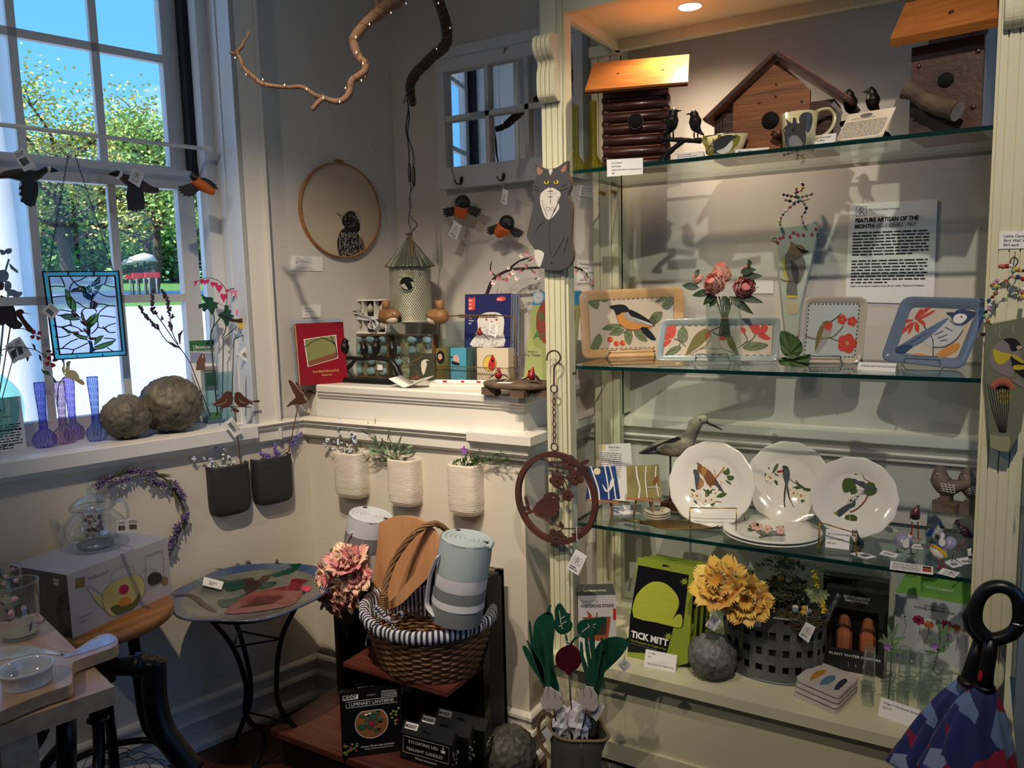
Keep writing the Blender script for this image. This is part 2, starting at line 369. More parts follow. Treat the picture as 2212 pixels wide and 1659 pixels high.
def fpost(mb,x0,x1,y0,y1,z0,z1,grooves=3):
 mb.box(G,x0,x1,y0+.006,y1,z0,z1,CREAM);wv=(x1-x0)/(grooves+1);g=.0022
 mb.box(G,x0,x0+wv*.75,y0,y0+.007,z0,z1,CREAM,.002);c_=x0+wv*.75+g;n=grooves;u=(x1-wv*.75-g-c_-g*(n-2))/(n-1)if n>1 else 0
 for i in range(n-1):mb.box(G,c_,c_+u,y0,y0+.007,z0,z1,CREAM,.002);c_+=u+g
 mb.box(G,x1-wv*.75,x1,y0,y0+.007,z0,z1,CREAM,.002)
PX0,PX1=-1.043,-.982;QX0,QX1=.02,.086
for x0,x1 in((PX0,PX1),(QX0,QX1)):
 p=bc('post');fpost(p,x0,x1,FY,FY+.05,.442,2.0);p.box(G,x0,x1,FY,FY+.05,2.0,CEIL,CREAM,.003)
 p.box(G,x0+.012,x1-.012,FY-.006,FY+.01,2.175,CEIL,CREAM,.002)
 p.box(G,x1-.004 if x0<-.5 else x0-.006,x1+.006 if x0<-.5 else x0+.004,FY+.012,FY+.05,.442,CEIL,CREAM)
 cb=bc('corbel');prof=sm([(FY,2.165),(FY-.03,2.168),(FY-.052,2.155),(FY-.056,2.132),(FY-.045,2.112),(FY-.03,2.1),(FY-.028,2.085),(FY-.034,2.07),(FY-.035,2.03),(FY-.03,2.008),(FY-.012,1.998),(FY,2.0)],3)
 fr=Fr((0,0,0),(0,1,0),(1,0,0),(0,0,1));pr=[(q.x,q.y)for q in prof];xx=x0+.004;ww=(x1-x0-.008)/4
 for i in range(4):cb.slab(fr,pr,xx+i*ww+.0012,xx+(i+1)*ww-.0012,CREAM)
 cb.slab(fr,[(y+(.004 if y<FY-.004 else 0),z)for y,z in pr],xx,x1-.004,CREAM)
h=bc('header');h.box(G,PX1,QX0,FY+.01,FY+.035,2.226,CEIL,CREAM)
h=bc('soffit')
lx,ly=onz(1490,15,2.252).x,onz(1490,15,2.252).y
hs=[(PX0,lx-.036),(lx+.036,QX1)]
for a,b in hs:h.box(G,a,b,FY+.03,YR,2.252,2.27,CREAM)
h.box(G,lx-.036,lx+.036,FY+.03,ly-.036,2.252,2.27,CREAM);h.box(G,lx-.036,lx+.036,ly+.036,YR,2.252,2.27,CREAM)
h.add([G.w(lx+r*cos(a*PI_/12),ly+r*sin(a*PI_/12),2.2522)for r in(.031,.0511)for a in range(24)],[(a,(a+1)%24,24+(a+1)%24,24+a)for a in range(24)],CREAM)
h=bc('rear_rail');h.box(G,-1.0,QX1,2.34,2.365,2.222,2.252,CREAM);h.box(G,PX1-.012,PX1+.002,FY+.05,2.36,2.222,2.252,CREAM);h.box(G,-1.09,-.995,2.36,2.4,2.222,2.252,CREAM);h.box(G,QX0-.002,QX0+.012,FY+.05,2.36,2.222,2.252,CREAM)
for x0,x1 in((-1.088,-1.0),(.1,.17)):p=bc('rear_post');fpost(p,x0,x1,2.375,2.41,.442,2.25,2);p.box(G,x0,x1,2.40,YR,1.08,2.25,CREAM)
b=bc('base')
b.box(G,-1.05,.1,FY+.012,YR,.14,.42,CREAM);b.box(G,-1.0,.05,FY+.004,FY+.02,.145,.2,CREAM,.004);b.box(G,-1.065,-.985,FY-.004,FY+.05,.0,.41,CREAM,.003)
b.box(G,.015,.095,FY-.004,FY+.05,.0,.41,CREAM,.003);b.box(G,-.985,.02,FY+.003,FY+.02,.39,.41,CREAM,.003)
b.box(G,-1.0,.05,FY+.07,FY+.09,0,.14,BLK)
b=bc('counter');b.box(G,-1.085,.115,FY-.03,YR,.412,.442,CREAM,.004)
for z in(1.80,1.26,.80):
 for x,y in((-1.05,2.374),(-1.01,2.374),(-.98,2.0),(.018,2.0)):b=bc('shelf_pin');b.tb([G.w(x,y,z),G.w(x,y-.02,z)],.006,BRASS)
bc.done()
ls=T('recessed_light','round recessed downlight set in the bookcase soffit','light')
r=ls('trim_ring');fr=G.at(lx,ly,2.252)
r.lathe(fr,[(.033,.07),(.033,.0),(.036,-.002),(.038,.0)],MQ((200,198,190),.3),32)
r=ls('diffuser');r.lathe(fr,[(0,.03),(.032,.03)],MQ((255,244,224),.5,emit=14),24);ls.done()
lamp('SPOT','bookcase downlight',(lx,ly,2.27),15,(1,.80,.56),aim=(lx,ly+.02,0),size=.028,spot=150,blend=.8)
GE=MQ((4,46,44),.15,coat=.5);SG=glassy('shelf glass',(236,245,242),.08)
GL=[]
def gshelf(z,lb):
 t=T('glass_shelf',lb,'shelf','glass shelves of the bookcase');m=t('pane');x0,x1,y0,y1=-.992,.03,2.0,2.39
 m.box(G,x0,x1,y0+.0015,y1,z-.010,z,SG)
 e=t('polished_edge');e.box(G,x0,x1,y0,y0+.0015,z-.010,z,GE);e.box(G,x0-.0015,x0,y0,y1,z-.010,z,GE);e.box(G,x1,x1+.0015,y0,y1,z-.010,z,GE);e.box(G,x0,x1,y1,y1+.0015,z-.010,z,GE);t.done()
Z1,Z2,Z3,Z0=1.822,1.281,.822,.442
gshelf(Z1,'top glass shelf carrying the three wooden birdhouses');gshelf(Z2,'middle glass shelf carrying the painted bird platters');gshelf(Z3,'lowest glass shelf carrying the white bird plates')
for i,(p,aim,en,cc,an)in enumerate(SPOTS):
 t=T('ceiling_spotlight','white track spotlight on the ceiling above the display','light','ceiling spotlights');d=(V(p)-V(aim)).normalized();up=V(p)
 m=t('can');q=V(p)+d*.05;x=d.orthogonal().normalized();fr=Fr(V(p),x,d.cross(x),d);m.lathe(fr,[(.045,-.05),(.045,.07),(.0,.07)],WHITE,20)
 m=t('stem');m.tb([q,(q.x,q.y,CEIL)],.008,WHITE);t.done()
 lamp('SPOT','spot %d'%i,V(p)-d*.03,en,cc,aim=aim,size=.02,spot=an,blend=.9)
GZ=-.7
def outside():
 LAWN=MQ((104,150,62),.9,c2=(76,124,46),bump=.3);ROAD=MQ((196,200,206),.9,c2=(176,180,188))
 gz=lambda o:GZ if o<5 else(GZ+(o-5)/19*2.0 if o<24 else 1.3+(o-24)*.043)
 OF=[.5,5,12,24,45,120];
 g=MB();g.add([WF.w(x,o,gz(o)-.02)for o in OF for x in(-70,110)],[(2*i,2*i+1,2*i+3,2*i+2)for i in range(5)],LAWN);struct('ground',g,kind='structure')
 for lst in([2.4,5,12,23.5],[31,36]):
  g=MB();g.add([WF.w(x,o,gz(o)+.01)for o in lst for x in(-50,70)],[(2*i,2*i+1,2*i+3,2*i+2)for i in range(len(lst)-1)],ROAD);struct('path',g)
 t=T('porch_column','white round porch column just outside the window','column');m=t('shaft');p=onW(2,500,2.2);fr=G.at(p.x,p.y,GZ);m.lathe(fr,[(.2,0),(.2,.1),(.15,.14),(.15,4.4),(.19,4.5)],MQ((236,238,242),.6),28);t.done(True)
 BARK=MQ((96,78,66),.9,c2=(66,54,46),bump=.4)
 LV=[MQ((168,190,92),.7),MQ((198,176,104),.7),MQ((84,128,58),.7),MQ((132,166,96),.7)]
 def tree(pxx,off,hgt,wid,lv,lb,dens=2600,low=.25,sz=.085):
  p=onW(pxx,700,off);rr=random.Random(int(pxx)+int(off));base=V((p.x,p.y,gz(off)-.05));t=T('tree',lb,'tree','trees across the street')
  m=t('trunk');top=base+V((rr.uniform(-.5,.5),0,hgt*.72));m.tb(sm([base,base.lerp(top,.4)+V((rr.uniform(-.3,.3),rr.uniform(-.3,.3),0)),top],4),[wid*.035*(1-.08*i)for i in range(9)],BARK)
  br=t('branches');ends=[]
  for i in range(26):
   z=rr.uniform(low,.95);s=base.lerp(top,min(z,.96));a=rr.uniform(0,6.28);rl=wid*.5*math.sqrt(max(.05,1-((z-.5)/.62)**2))*rr.uniform(.75,1.05);e=s+V((cos(a)*rl,sin(a)*rl,rl*rr.uniform(.25,.7)))
   mid=s.lerp(e,.5)+V((rr.uniform(-.3,.3),rr.uniform(-.3,.3),rr.uniform(-.1,.3)));pts=sm([s,mid,e],3);br.tb(pts,[wid*.011*(1-.13*j)+.01 for j in range(len(pts))],BARK,5);ends+=pts[2:]
   for q in range(3):s2=pts[rr.randrange(2,len(pts))];e2=s2+V((rr.uniform(-1,1),rr.uniform(-1,1),rr.uniform(.1,1)))*wid*.14;br.tb([s2,s2.lerp(e2,.5)+V((0,0,.1)),e2],[.03,.02,.01],BARK,4);ends+=[s2.lerp(e2,.6),e2]
  fo=t('foliage')
  for i in range(dens):
   c=rr.choice(ends);q=c+V((rr.gauss(0,1),rr.gauss(0,1),rr.gauss(0,.8)))*wid*.06;a=V((rr.uniform(-1,1),rr.uniform(-1,1),rr.uniform(-.6,.6))).normalized();bq=a.orthogonal().normalized()*sz*.6;a*=sz*rr.uniform(.7,1.3)
   fo.add([q-a,q+bq,q+a,q-bq],[(0,1,2,3)],lv[0]if rr.random()<.6 else lv[1])
  fo_=t.done();return fo_
 tree(165,33,8.6,8.6,(LV[0],LV[1]),'tall yellow green spring tree left of centre outside the window',12000,.3)
 tree(335,30,7.6,6.6,(LV[1],LV[0]),'spring tree with pale buds behind the right window panes',9000,.3)
 tree(425,27,8.6,5,(LV[0],LV[3]),'slender spring tree at the right edge of the window',7000)
 for i,(x,o,h_)in enumerate(((60,58,7.2),(150,55,7.6),(235,57,7.4),(310,54,7.2),(385,56,7.8),(470,55,8),(-40,60,8))):
  tree(x,o,h_,8.2,(LV[2],LV[3])if i%2 else(LV[3],LV[2]),('leafy green tree in the row along the far lawn'),6500,.02,.2)
 UC=MQ((196,190,176),.8)
 for i,(x,o,lb)in enumerate(((318,27,'nearest pale parasol beside the red signs outside'),(303,29.5,'middle pale parasol standing outside the window'),(290,32,'farthest pale parasol in the outdoor row'))):
  t=T('parasol',lb,'umbrella','parasols outside');p=onW(x,640,o);z=gz(o);H_=onW(x,546+i*5,o).z-z;fr=G.at(p.x,p.y,z);m=t('canopy');m.lathe(fr,[(0,H_),(.3,H_-.08),(.42,H_-.3),(.4,H_-.31)],UC,8);m=t('pole');m.tb([fr.w(0,0,0),fr.w(0,0,H_)],.03,BLKM);t.done()
 for i,(x,o,y)in enumerate(((302,26,595),(329,25.5,594),(287,28,598))):
  t=T('sign',('left red sign below the parasols outside','right red sign below the parasols outside','small far red sign outside')[i],'sign','red signs outside');p=onW(x,y,o);m=t('board');m.box(Fr(p,WD,WN),-.24,.24,-.05,.05,-.09,.09,MQ((206,40,44),.6));m=t('pole');m.tb([p+V((-.2,0,-.1)),(p.x-.2,p.y,gz(o))],.03,GREY);m.tb([p+V((.2,0,-.1)),(p.x+.2,p.y,gz(o))],.03,GREY);t.done()
outside()
def mpp_(p):return(V(p)-CAM).dot(_fw)/F
def QX(f,k,s,y):return P3(f,px(k,s),y)
def P3(fr,pp,y):return[fr.w(a,y,c)for a,c in(fr.hit(q[0],q[1],y)for q in pp)]
def B2(a,b,z,tilt=0,dy=0):
 A=onz(a[0],a[1],z);B=onz(b[0],b[1],z);x=(B-A).normalized();y=V((-x.y,x.x,0))
 f=Fr(A+y*dy,x,y,(0,0,1))
 return(f.rx(-tilt)if tilt else f),(B-A).length
def tagcard(mb,fr,pp,y,kind='bar',s=None,th=.0008):
 q=[fr.hit(a,b,y)for a,b in pp];mb.slab(fr,q,y-th,y,PAPER)
 A=V(q[0]);B=V(q[1]);D=V(q[3]);u=(B-A);v=(D-A)
 f2=Fr(fr.w(A.x,y-th-.0002,A.y),fr.x*u.x+fr.z*u.y,fr.y,-(fr.x*v.x+fr.z*v.y));W,H=u.length,v.length
 if kind=='bar':
  x=.18*W
  while x<.78*W:wd=W*R.choice((.012,.02,.035));mb.box(f2,x,x+wd,-.0003,0,-.78*H,-.42*H,INK);x+=wd+W*R.choice((.015,.025))
  mb.words(f2,.15*W,-.14*H,.7*W,2,.1*H,.07*H,GREY,y=-.0003)
 elif kind=='rc':
  rc(mb,f2,.18*W,-.62*H,min(W*.66,H*.52));mb.words(f2,.15*W,-.74*H,.7*W,2,.1*H,.07*H,INK,y=-.0003)
 return f2,W,H
def rc(mb,f,x,z,s,m=None,y=-.0004):
 m=m or INK;e=s*.035
 for q in([(0,0),(1,0),(1,1),(0,1),(0,0)],):mb.stroke(f,[(x+a*s,z+b*s)for a,b in q],y,e,m,0)
 mb.stroke(f,[(x+a*s,z+b*s)for a,b in((.4,.1),(.4,.9))],y,e*1.3,m,0)
 mb.stroke(f,[(x+(.4+.34*sin(t))*s,z+(.68+.2*cos(t))*s)for t in AR(10,11)],y,e*1.3,m,0)
 mb.stroke(f,[(x+a*s,z+b*s)for a,b in((.52,.48),(.86,.1))],y,e*1.6,m,0)
 mb.stroke(f,[(x+(.36+.22*cos(t))*s,z+(.52+.22*sin(t))*s)for t in[rad(50+i*26)for i in range(11)]],y,e,m,0)
def card(name_label,a,b,z,hpx,lines,size=.006,tent=True,tilt=12,name='price_card',cat='card',grp=None,italic=(),topx=None):
 t=T(name,name_label,cat,grp);fr,w_=B2(a,b,z,tilt);h=hpx*mpp_(fr.o)/max(.3,fr.z.z)
 m=t('card');m.box(fr,0,w_,0,.0006,0,h,PAPER)
 if tent:top=fr.w(0,0,h);bk=Fr(top,fr.x,fr.y,fr.z);d=V((-fr.x.y,fr.x.x,0));m.add([top,fr.w(w_,0,h),V((fr.w(w_,0,0)+d*.035).to_tuple()),fr.o+d*.035],[(0,1,2,3)],PAPER)
 if lines:
  p=t('print');dz=h/(len(lines)+1)
  for i,s in enumerate(lines):
   if s:p.text(fr,s,w_*.1,h-dz*(i+1)-size*.2,size,INK,bold=.006,ital=.3 if i in italic else 0)
 t.done();return fr,w_,h
def rock(mb,c,r,m,seed=0,sc=3.0,sq=.94,n=72):
 c=V(c);vs=[];k=n//2
 for i in range(k+1):
  ph=PI_*i/k-PI_/2
  for j in range(n):
   th=2*PI_*j/n;d=V((cos(ph)*cos(th),cos(ph)*sin(th),sin(ph)))
   dist,_=noise.voronoi(d*sc+V((seed,seed*2,0)));e=dist[1]-dist[0];q=min(1,e/.14);q=q*q*(3-2*q)
   rim=math.exp(-((e-.2)/.07)**2);hgt=1+.10*q*(1-.95*min(1,e*1.7))-.06+.055*rim+.014*noise.noise(d*14)
   vs.append(c+V((d.x*r,d.y*r,d.z*r*sq))*hgt)
 mb.add(vs,[(i*n+j,i*n+(j+1)%n,(i+1)*n+(j+1)%n,(i+1)*n+j)for i in range(k)for j in range(n)],m,True)
STONE=MQ((122,114,96),.5,c2=(72,68,58),bump=.7)
def stoneball(cx,cy,rpx,z,lb,sc=3.0,seed=0,m=None,tag=None):
 r=rpx*.0016
 for i in range(8):p=onz(cx,cy,z+r*.93);r=rpx*mpp_(p)
 t=T('stone_ball',lb,'ornament','carved stone balls');mb=t('ball');rock(mb,(p.x,p.y,z+r*.94),r,m or STONE,seed,sc)
 if tag:tag(t,p,r)
 t.done(not tag);return p,r
def sprig(mb,pts,stem,lf,n,ln,wd,r=.0011,up=V((0,0,1)),t0=.15,bend=.25):
 q=sm(pts,4);k=len(q);mb.tb(q,[r*(1-.6*i/k)for i in range(k)],stem,5)
 for i in range(n):
  t=t0+(1-t0)*(i+.5)/n;a=q[min(int(t*(k-1)),k-2)];b=q[min(int(t*(k-1))+1,k-1)];d=(b-a).normalized();s=d.orthogonal().normalized();s.rotate(Matrix.Rotation(i*2.4+U_(-.4,.4),3,d))
  mb.leaf(a,d*.9+s*.9,s,ln*U_(.7,1.15),wd,lf,bend)
def blooms(mb,c,rr,n,sz,mats):
 for i in range(n):
  d=V((R.gauss(0,1),R.gauss(0,1),R.gauss(0,1))).normalized()*rr*U_(.3,1);mb.ell(V(c)+d,sz*U_(.7,1.2),R.choice(mats),n=6,k=4)
ORG=MQ((214,108,34),.6,c2=(190,84,26));FEA=MQ((20,20,24),.5)
BRN=MQ((72,56,46),.6,c2=(50,40,34),bump=.3)
t=T('tension_rod','white tension rod across the upper window panes','rod');m=t('rod');a=V(WF.w(W1[0]+.03,.11,0));z=WF.hit(455,323,.11);b=WF.w(z[0],.11,z[1]);x0,zz=WF.hit(0,269,.11);d=(b-WF.w(x0,.11,zz)).normalized();L_=(b-a).length
aa=b-d*((z[0]-W1[0]-.03)/abs(d.dot(WD)));m.tb([aa,b],.0065,WHITE,12);e=t('end_cap');e.tb([b-d*.03,b-d*.012,b-d*.01,b+d*.002],[.0085,.0085,.011,.011],WHITE,14);e=t('end_cap');e.tb([aa,aa+d*.03],.009,WHITE,14);t.done()
ROD=(aa,b)
def rodpt(xp):
 best=min((abs(proj(aa.lerp(b,i/400))[0]-xp),i)for i in range(401))[1];return aa.lerp(b,best/400)
def feathers(mb,fr,pp,y,th,m,thick=.004):
 q=[fr.hit(a,b_,y)for a,b_ in pp];mb.slab(fr,q,y-thick/2,y+thick/2,m)
def goose(k,body,neckr,wing,lb,tagpp,xs,wing2=None):
 t=T('goose_ornament',lb,'bird ornament','flying goose ornaments in the window');y=.12;m=t('body');pts=P3(WF,px(k,body),y);s=mpp_(pts[0]);q=sm(pts,4);n=len(pts)-1
 rr=[];
 for i in range(len(q)):u=i/4;j=min(int(u),n-1);f_=u-j;rr.append((neckr[j]*(1-f_)+neckr[j+1]*f_)*s)
 nb=int((n-2)*4);m.tb(q[:nb+1],rr[:nb+1],BRN,10);h=t('head');h.tb(q[nb:],rr[nb:],BLK,10);h.ell(q[-7],rr[-7]*1.12,WHITE,n=8,k=6)
 wg=t('wing');pw=px(k,wing);feathers(wg,WF,pw,y-.018,0,FEA);c=WF.hit(sum(a for a,b_ in pw)/len(pw),sum(b_ for a,b_ in pw)/len(pw),y-.022)
 top=pw[0]
 for i in range(0,len(pw),1):wg.pline(WF,[top,pw[i]],y-.0205,.0012,BRN,.0006,1)
 w2=t('wing');feathers(w2,WF,[(a+6,b_-2)for a,b_ in pw],y+.03,0,BRN)
 hg=t('string');p=P3(WF,px(k,xs),y-.005);rp_=rodpt(px(k,xs)[0][0]);hg.tb([rp_,p[0],p[-1]],.0006,STRING,5)
 tg=t('price_tag');tagcard(tg,WF,px(k,tagpp),y-.03,'bar' if lb[0]=='l' else 'rc');t.done()
goose('A','-10,1208 60,1190 150,1195 230,1200 280,1180 320,1155 350,1160 398,1168',[4,9,15,13,8,6,7,1.5],'150,1170 205,1175 228,1215 243,1290 238,1345 215,1415 200,1410 178,1400 160,1385 140,1375 150,1340 128,1330 145,1300 128,1290 150,1255','left goose ornament flying right with a barcode tag','80,1045 155,1005 250,1140 165,1172','140,880 146,1000 185,1190')
goose('A','1080,1300 1030,1295 980,1275 920,1250 870,1230 830,1205 800,1188 740,1188',[5,8,11,15,12,8,8,1.5],'880,1240 930,1255 965,1275 960,1330 972,1395 960,1440 945,1430 932,1450 918,1430 905,1445 890,1430 872,1440 870,1390 860,1340','right goose ornament flying left with a monogram tag','912,1145 985,1185 950,1282 875,1230','895,960 905,1100 915,1250')
def oriole(fr,y,k,body,brr,head,hr,wings,lb,hang,tag=None,tagk='rc',beak=None,hookp=None,grp='black and orange bird ornaments'):
 t=T('oriole_ornament',lb,'bird ornament',grp);pb=P3(fr,px(k,body),y);s=mpp_(pb[0]);m=t('body');q=sm(pb,4);n=len(q)
 m.tb(q,[s*(brr[min(i//4,len(brr)-1)]*(1-(i%4)/4)+brr[min(i//4+1,len(brr)-1)]*(i%4)/4)for i in range(n)],ORG,12)
 h=t('head');hc=P3(fr,px(k,head),y-.006)[0];h.ell(hc,hr*s,FEA);bk=beak or(0,.4);h.tb([hc+fr.x*bk[0]*hr*s-fr.y*hr*s*.8,hc+fr.x*bk[0]*hr*s*2.2-fr.y*hr*s*1.5-fr.z*hr*s*.5],[hr*s*.35,hr*s*.05],MQ((70,72,80),.4),6)
 for wpp in wings:
  w1=t('wing');pp=px(k,wpp);feathers(w1,fr,pp,y,0,FEA,.005);c0=pp[0]
  for a in pp[3:-1]:w1.pline(fr,[c0,a],y-.0028,.0012,MQ((70,64,60),.7),.0006,1)
 sg=t('string');hp=P3(fr,px(k,hang),y);sg.tb(([hookp]if hookp else[])+hp,.0006,STRING,5)
 if tag:tg=t('price_tag');tagcard(tg,fr,px(k,tag),y-.012,tagk)
 t.done()
oriole(WF,.03,'A','1325,1215 1350,1250 1390,1275 1430,1300 1460,1312',[9,12,12,9,7],'1322,1208',9,['1335,1240 1290,1255 1240,1270 1210,1275 1225,1285 1212,1300 1235,1305 1228,1322 1255,1322 1252,1340 1280,1335 1285,1348 1305,1335 1322,1342 1335,1318 1365,1295','1345,1210 1400,1215 1440,1235 1470,1260 1488,1295 1470,1290 1462,1300 1440,1285 1400,1262 1365,1240'],'black and orange bird hanging at the right end of the rod','1345,1000 1348,1100 1362,1195',hookp=rodpt(427))
LEAD=MQ((16,16,24),.5,metal=.4)
def stained():
 t=T('stained_glass_panel','stained glass panel of a hummingbird over red flowers, hanging in the window','stained glass');Y=.16
 O=px('q','92,587 256,586 273,767 118,777');I=px('q','105,597 248,596 264,758 129,766')
 gb=t('clear_glass');BG=glassy('rippled glass',(236,241,252),.14,rough=.15,solid=.3);gb.pslab(WF,I,Y,.002,BG)
 TL=glassy('teal border glass',(120,206,212),.12,rough=.1,solid=.4);bd=t('border_glass')
 for i in range(4):
  a,b,c,d=O[i],O[(i+1)%4],I[(i+1)%4],I[i];bd.pslab(WF,[a,b,c,d],Y,.002,TL)
 ld=t('lead')
 for q in(O,I):ld.tb(P3(WF,q,Y),.0032,LEAD,6,closed=True)
 def e(s,w=.0017,k='e',sp=True):pt=QX(WF,k,s,Y-.001);ld.tb(sm(pt,3)if sp and len(pt)>2 else pt,w,LEAD,6)
 for s in('1290,490 1290,565','1770,490 1770,570'):e(s,.0025)
 for s in('940,780 1080,768 1215,785','960,985 1080,965 1235,955','1140,585 1190,680 1225,785','1320,585 1380,670 1480,760 1600,780','1310,870 1330,770 1400,690 1520,655 1640,580','1880,590 1885,650 1870,720','2020,585 1990,700 1965,735','1965,735 2060,770 2180,790','1860,890 1960,945 2080,970 2180,970','1850,1105 1950,1110 2060,1135 2180,1140','1410,1060 1500,1100 1610,1180 1780,1190','2040,1135 1940,1200 1880,1250','1780,1190 1830,1250','1120,1215 1220,1225 1320,1245','1080,1310 1130,1330','1610,1190 1560,1220 1530,1300','1880,1330 2000,1335 2180,1360','1830,1400 1850,1480 1840,1550 1740,1659','1000,1510 1150,1540 1300,1510 1400,1530 1480,1560','1320,1410 1350,1510','1150,1540 1250,1610','1840,1550 1960,1570 2060,1640 2180,1640','1960,1570 2050,1510 2180,1470'):e(s)
 for s in('680,160 780,160 870,130','960,180 860,225 760,305','690,310 800,300 900,315 960,295 1085,235','915,315 885,380','770,40 870,95','660,20 770,40 870,5','1215,0 1195,60 1130,120','1270,30 1340,100 1430,100','1340,100 1290,45','1320,290 1410,345','1285,175 1380,180 1430,190','955,390 950,410','1270,365 1270,400'):e(s,.0017,'f')
 GL_=glassy('leaf green glass',(140,186,90),.1,solid=.6);RG=glassy('red orange glass',(210,72,36),.1,solid=.6);TE=glassy('teal glass',(36,140,160),.1,solid=.6);LB=glassy('pale blue glass',(140,184,216),.1,solid=.5);DK=MQ((26,24,34),.2);NV=glassy('navy glass',(30,34,110),.1,solid=.7);YG=MQ((240,214,80),.3)
 def g(s,mt,k='e',lab='coloured_glass'):pp=px(k,s);gl.pslab(WF,pp,Y-.0015,.004,mt);ld.tb(P3(WF,pp,Y-.0015),.0015,LEAD,5,closed=True)
 gl=t('leaf_glass')
 for s in('1235,820 1290,870 1330,960 1340,1100 1330,1200 1280,1120 1245,980','1335,960 1400,1040 1425,1120 1430,1250 1370,1230 1335,1190','1120,1320 1240,1295 1380,1300 1490,1340 1350,1330','1140,1335 1300,1350 1430,1350 1520,1400 1360,1410 1230,1390','1830,1270 1700,1350 1640,1420 1640,1480 1760,1380','1880,1250 1840,1420 1740,1520 1640,1580 1640,1500 1760,1390','1545,1250 1570,1320 1600,1400 1530,1370'):g(s,GL_)
 for s in('790,60 870,90 900,110 840,110','905,125 980,135 1075,160 1080,195 990,180','1170,280 1270,240 1430,200 1380,250 1270,300 1170,320','1280,140 1240,200 1170,260 1180,180 1230,150','1095,0 1150,0 1120,40 1080,70 1070,40'):g(s,GL_,'f')
 gl=t('red_glass')
 for s in('1330,1235 1380,1240 1440,1290 1430,1330 1380,1310','1545,1390 1600,1400 1635,1440 1630,1500 1570,1440'):g(s,RG)
 for s in('970,50 1035,95 1005,95','1035,50 1070,80 1075,120 1040,80','890,100 970,95 975,125 910,120','1115,135 1095,185 1120,180','1120,170 1200,170 1180,190 1110,195'):g(s,RG,'f')
 gl=t('stem_glass')
 for s in('1445,1290 1510,1370 1500,1370 1450,1320','1520,1420 1630,1510 1620,1530 1530,1450','1650,1590 1690,1570 1700,1659 1650,1659'):g(s,TE)
 for s in('1085,60 1115,60 1110,130 1085,160','1085,200 1130,215 1145,280 1170,330 1110,355 1115,270'):g(s,TE,'f')
 gl=t('hummingbird_glass')
 g('1315,885 1380,830 1470,800 1500,775 1550,780 1620,840 1640,890 1570,880 1500,870 1420,870',DK);g('1560,880 1620,870 1690,930 1740,1050 1650,1010 1580,960',TE);g('1700,930 1735,935 1760,1010 1745,1020',TE);g('1705,1070 1760,1050 1790,1070 1765,1180 1700,1190',NV);g('1765,1045 1850,1105 1800,1190 1770,1180 1790,1090',DK);g('1555,785 1620,790 1630,860',TE)
 for s in('1640,790 1690,750 1700,800 1650,850','1720,740 1860,720 1800,760 1720,780','1730,710 1860,645 1865,715','1660,870 1730,820 1730,860 1700,900','1780,790 1950,730 1890,790','1780,810 1890,805 1860,850','1765,850 1860,870 1830,900','1750,880 1825,910 1790,960','1735,900 1780,970 1755,960','1770,690 1860,600 1862,640'):g(s,LB)
 ey=t('eye');ey.pslab(WF,[(e0+cos(i)*2.2,e1+sin(i)*2.2)for e0,e1 in px('e','1512,812')for i in[j*.628 for j in range(10)]],Y-.003,.002,YG)
 for s0,s1 in(('915,440','465,1065'),('2130,445','515,1065')):
  p0=P3(WF,px('e',s0),Y)[0];p1=P3(WF,px('A',s1),Y+.02)[0];ch=t('chain');n=46
  for i in range(n+1):
   c=p0.lerp(p1,i/n);d=(p1-p0).normalized();sd=WD if i%2 else WN;sd=(sd-d*sd.dot(d)).normalized();r_=(p1-p0).length/n*.62
   ch.tb([c+d*cos(a)*r_+sd*sin(a)*r_*.55 for a in AR(4,8)],.0007,LEAD,4,closed=True)
 hk=t('hanging_string');hk.tb(QX(WF,'e','890,470 905,600 920,760 945,1090',Y-.006),.0006,STRING,5)
 tg=t('price_tag');tagcard(tg,WF,px('e','955,1075 1130,1235 980,1410 780,1240'),Y-.008,'bar');t.done()
stained()
ZS=WZ0
def budvase(bx,by,hpx,tint,nm,lb,z,grp,rw=23,rn=7.6,rt=10.5,dark=None,fr0=None,lean=0):
 p=onz(bx,by,z);s=mpp_(p);fr=G.at(p.x,p.y,z);H_=hpx*s*1.005;t=T('bud_vase',lb,'vase',grp);m=t('vase')
 if lean:fr=fr.ry(lean)
 pf=[(.0,.002),(rw*.62*s,0),(rw*.9*s,H_*.05),(rw*s,H_*.11),(rw*.93*s,H_*.17),(rw*.6*s,H_*.24),(rn*1.1*s,H_*.28),(rn*s,H_*.33),(rn*.95*s,H_*.42),(rn*1.05*s,H_*.6),(rt*.95*s,H_*.85),(rt*s,H_)]
 q=sm([V((a,b_))for a,b_ in pf],3);m.lathe(fr,[(a.x,a.y)for a in q],glassy('vase glass '+nm,tint,.14,solid=.14),36,rib=.035,ribn=18,twist=30)
 for i in range(18):
  a0=i*PI_/9;ln=[]
  for v in q:a=a0+v.y*8;ln.append(fr.w(v.x*1.02*cos(a),v.x*1.02*sin(a),v.y))
  m.tb(ln,.00055,glassy('vase stripe '+nm,dark,.1,solid=.75),4,cap=False)
 r_=t('rim');r_.tb([fr.w(rt*s*cos(a),rt*s*sin(a),H_)for a in AR(12,24)],.0009,MT['vase stripe '+nm],5,closed=True);t.done();return p,fr,H_
budvase(98,966,140,(222,216,255),'violet','violet ribbed bud vase, leftmost on the sill',ZS,'ribbed bud vases on the window sill',dark=(96,84,214))
_,vf,vh=budvase(140,958,134,(250,236,246),'pink','pink ribbed bud vase holding a flower stem',ZS,'ribbed bud vases on the window sill',dark=(190,130,170))
budvase(160,949,134,(226,216,252),'lilac','lilac ribbed bud vase tucked behind the pink one',ZS,'ribbed bud vases on the window sill',dark=(120,88,214),rw=21)
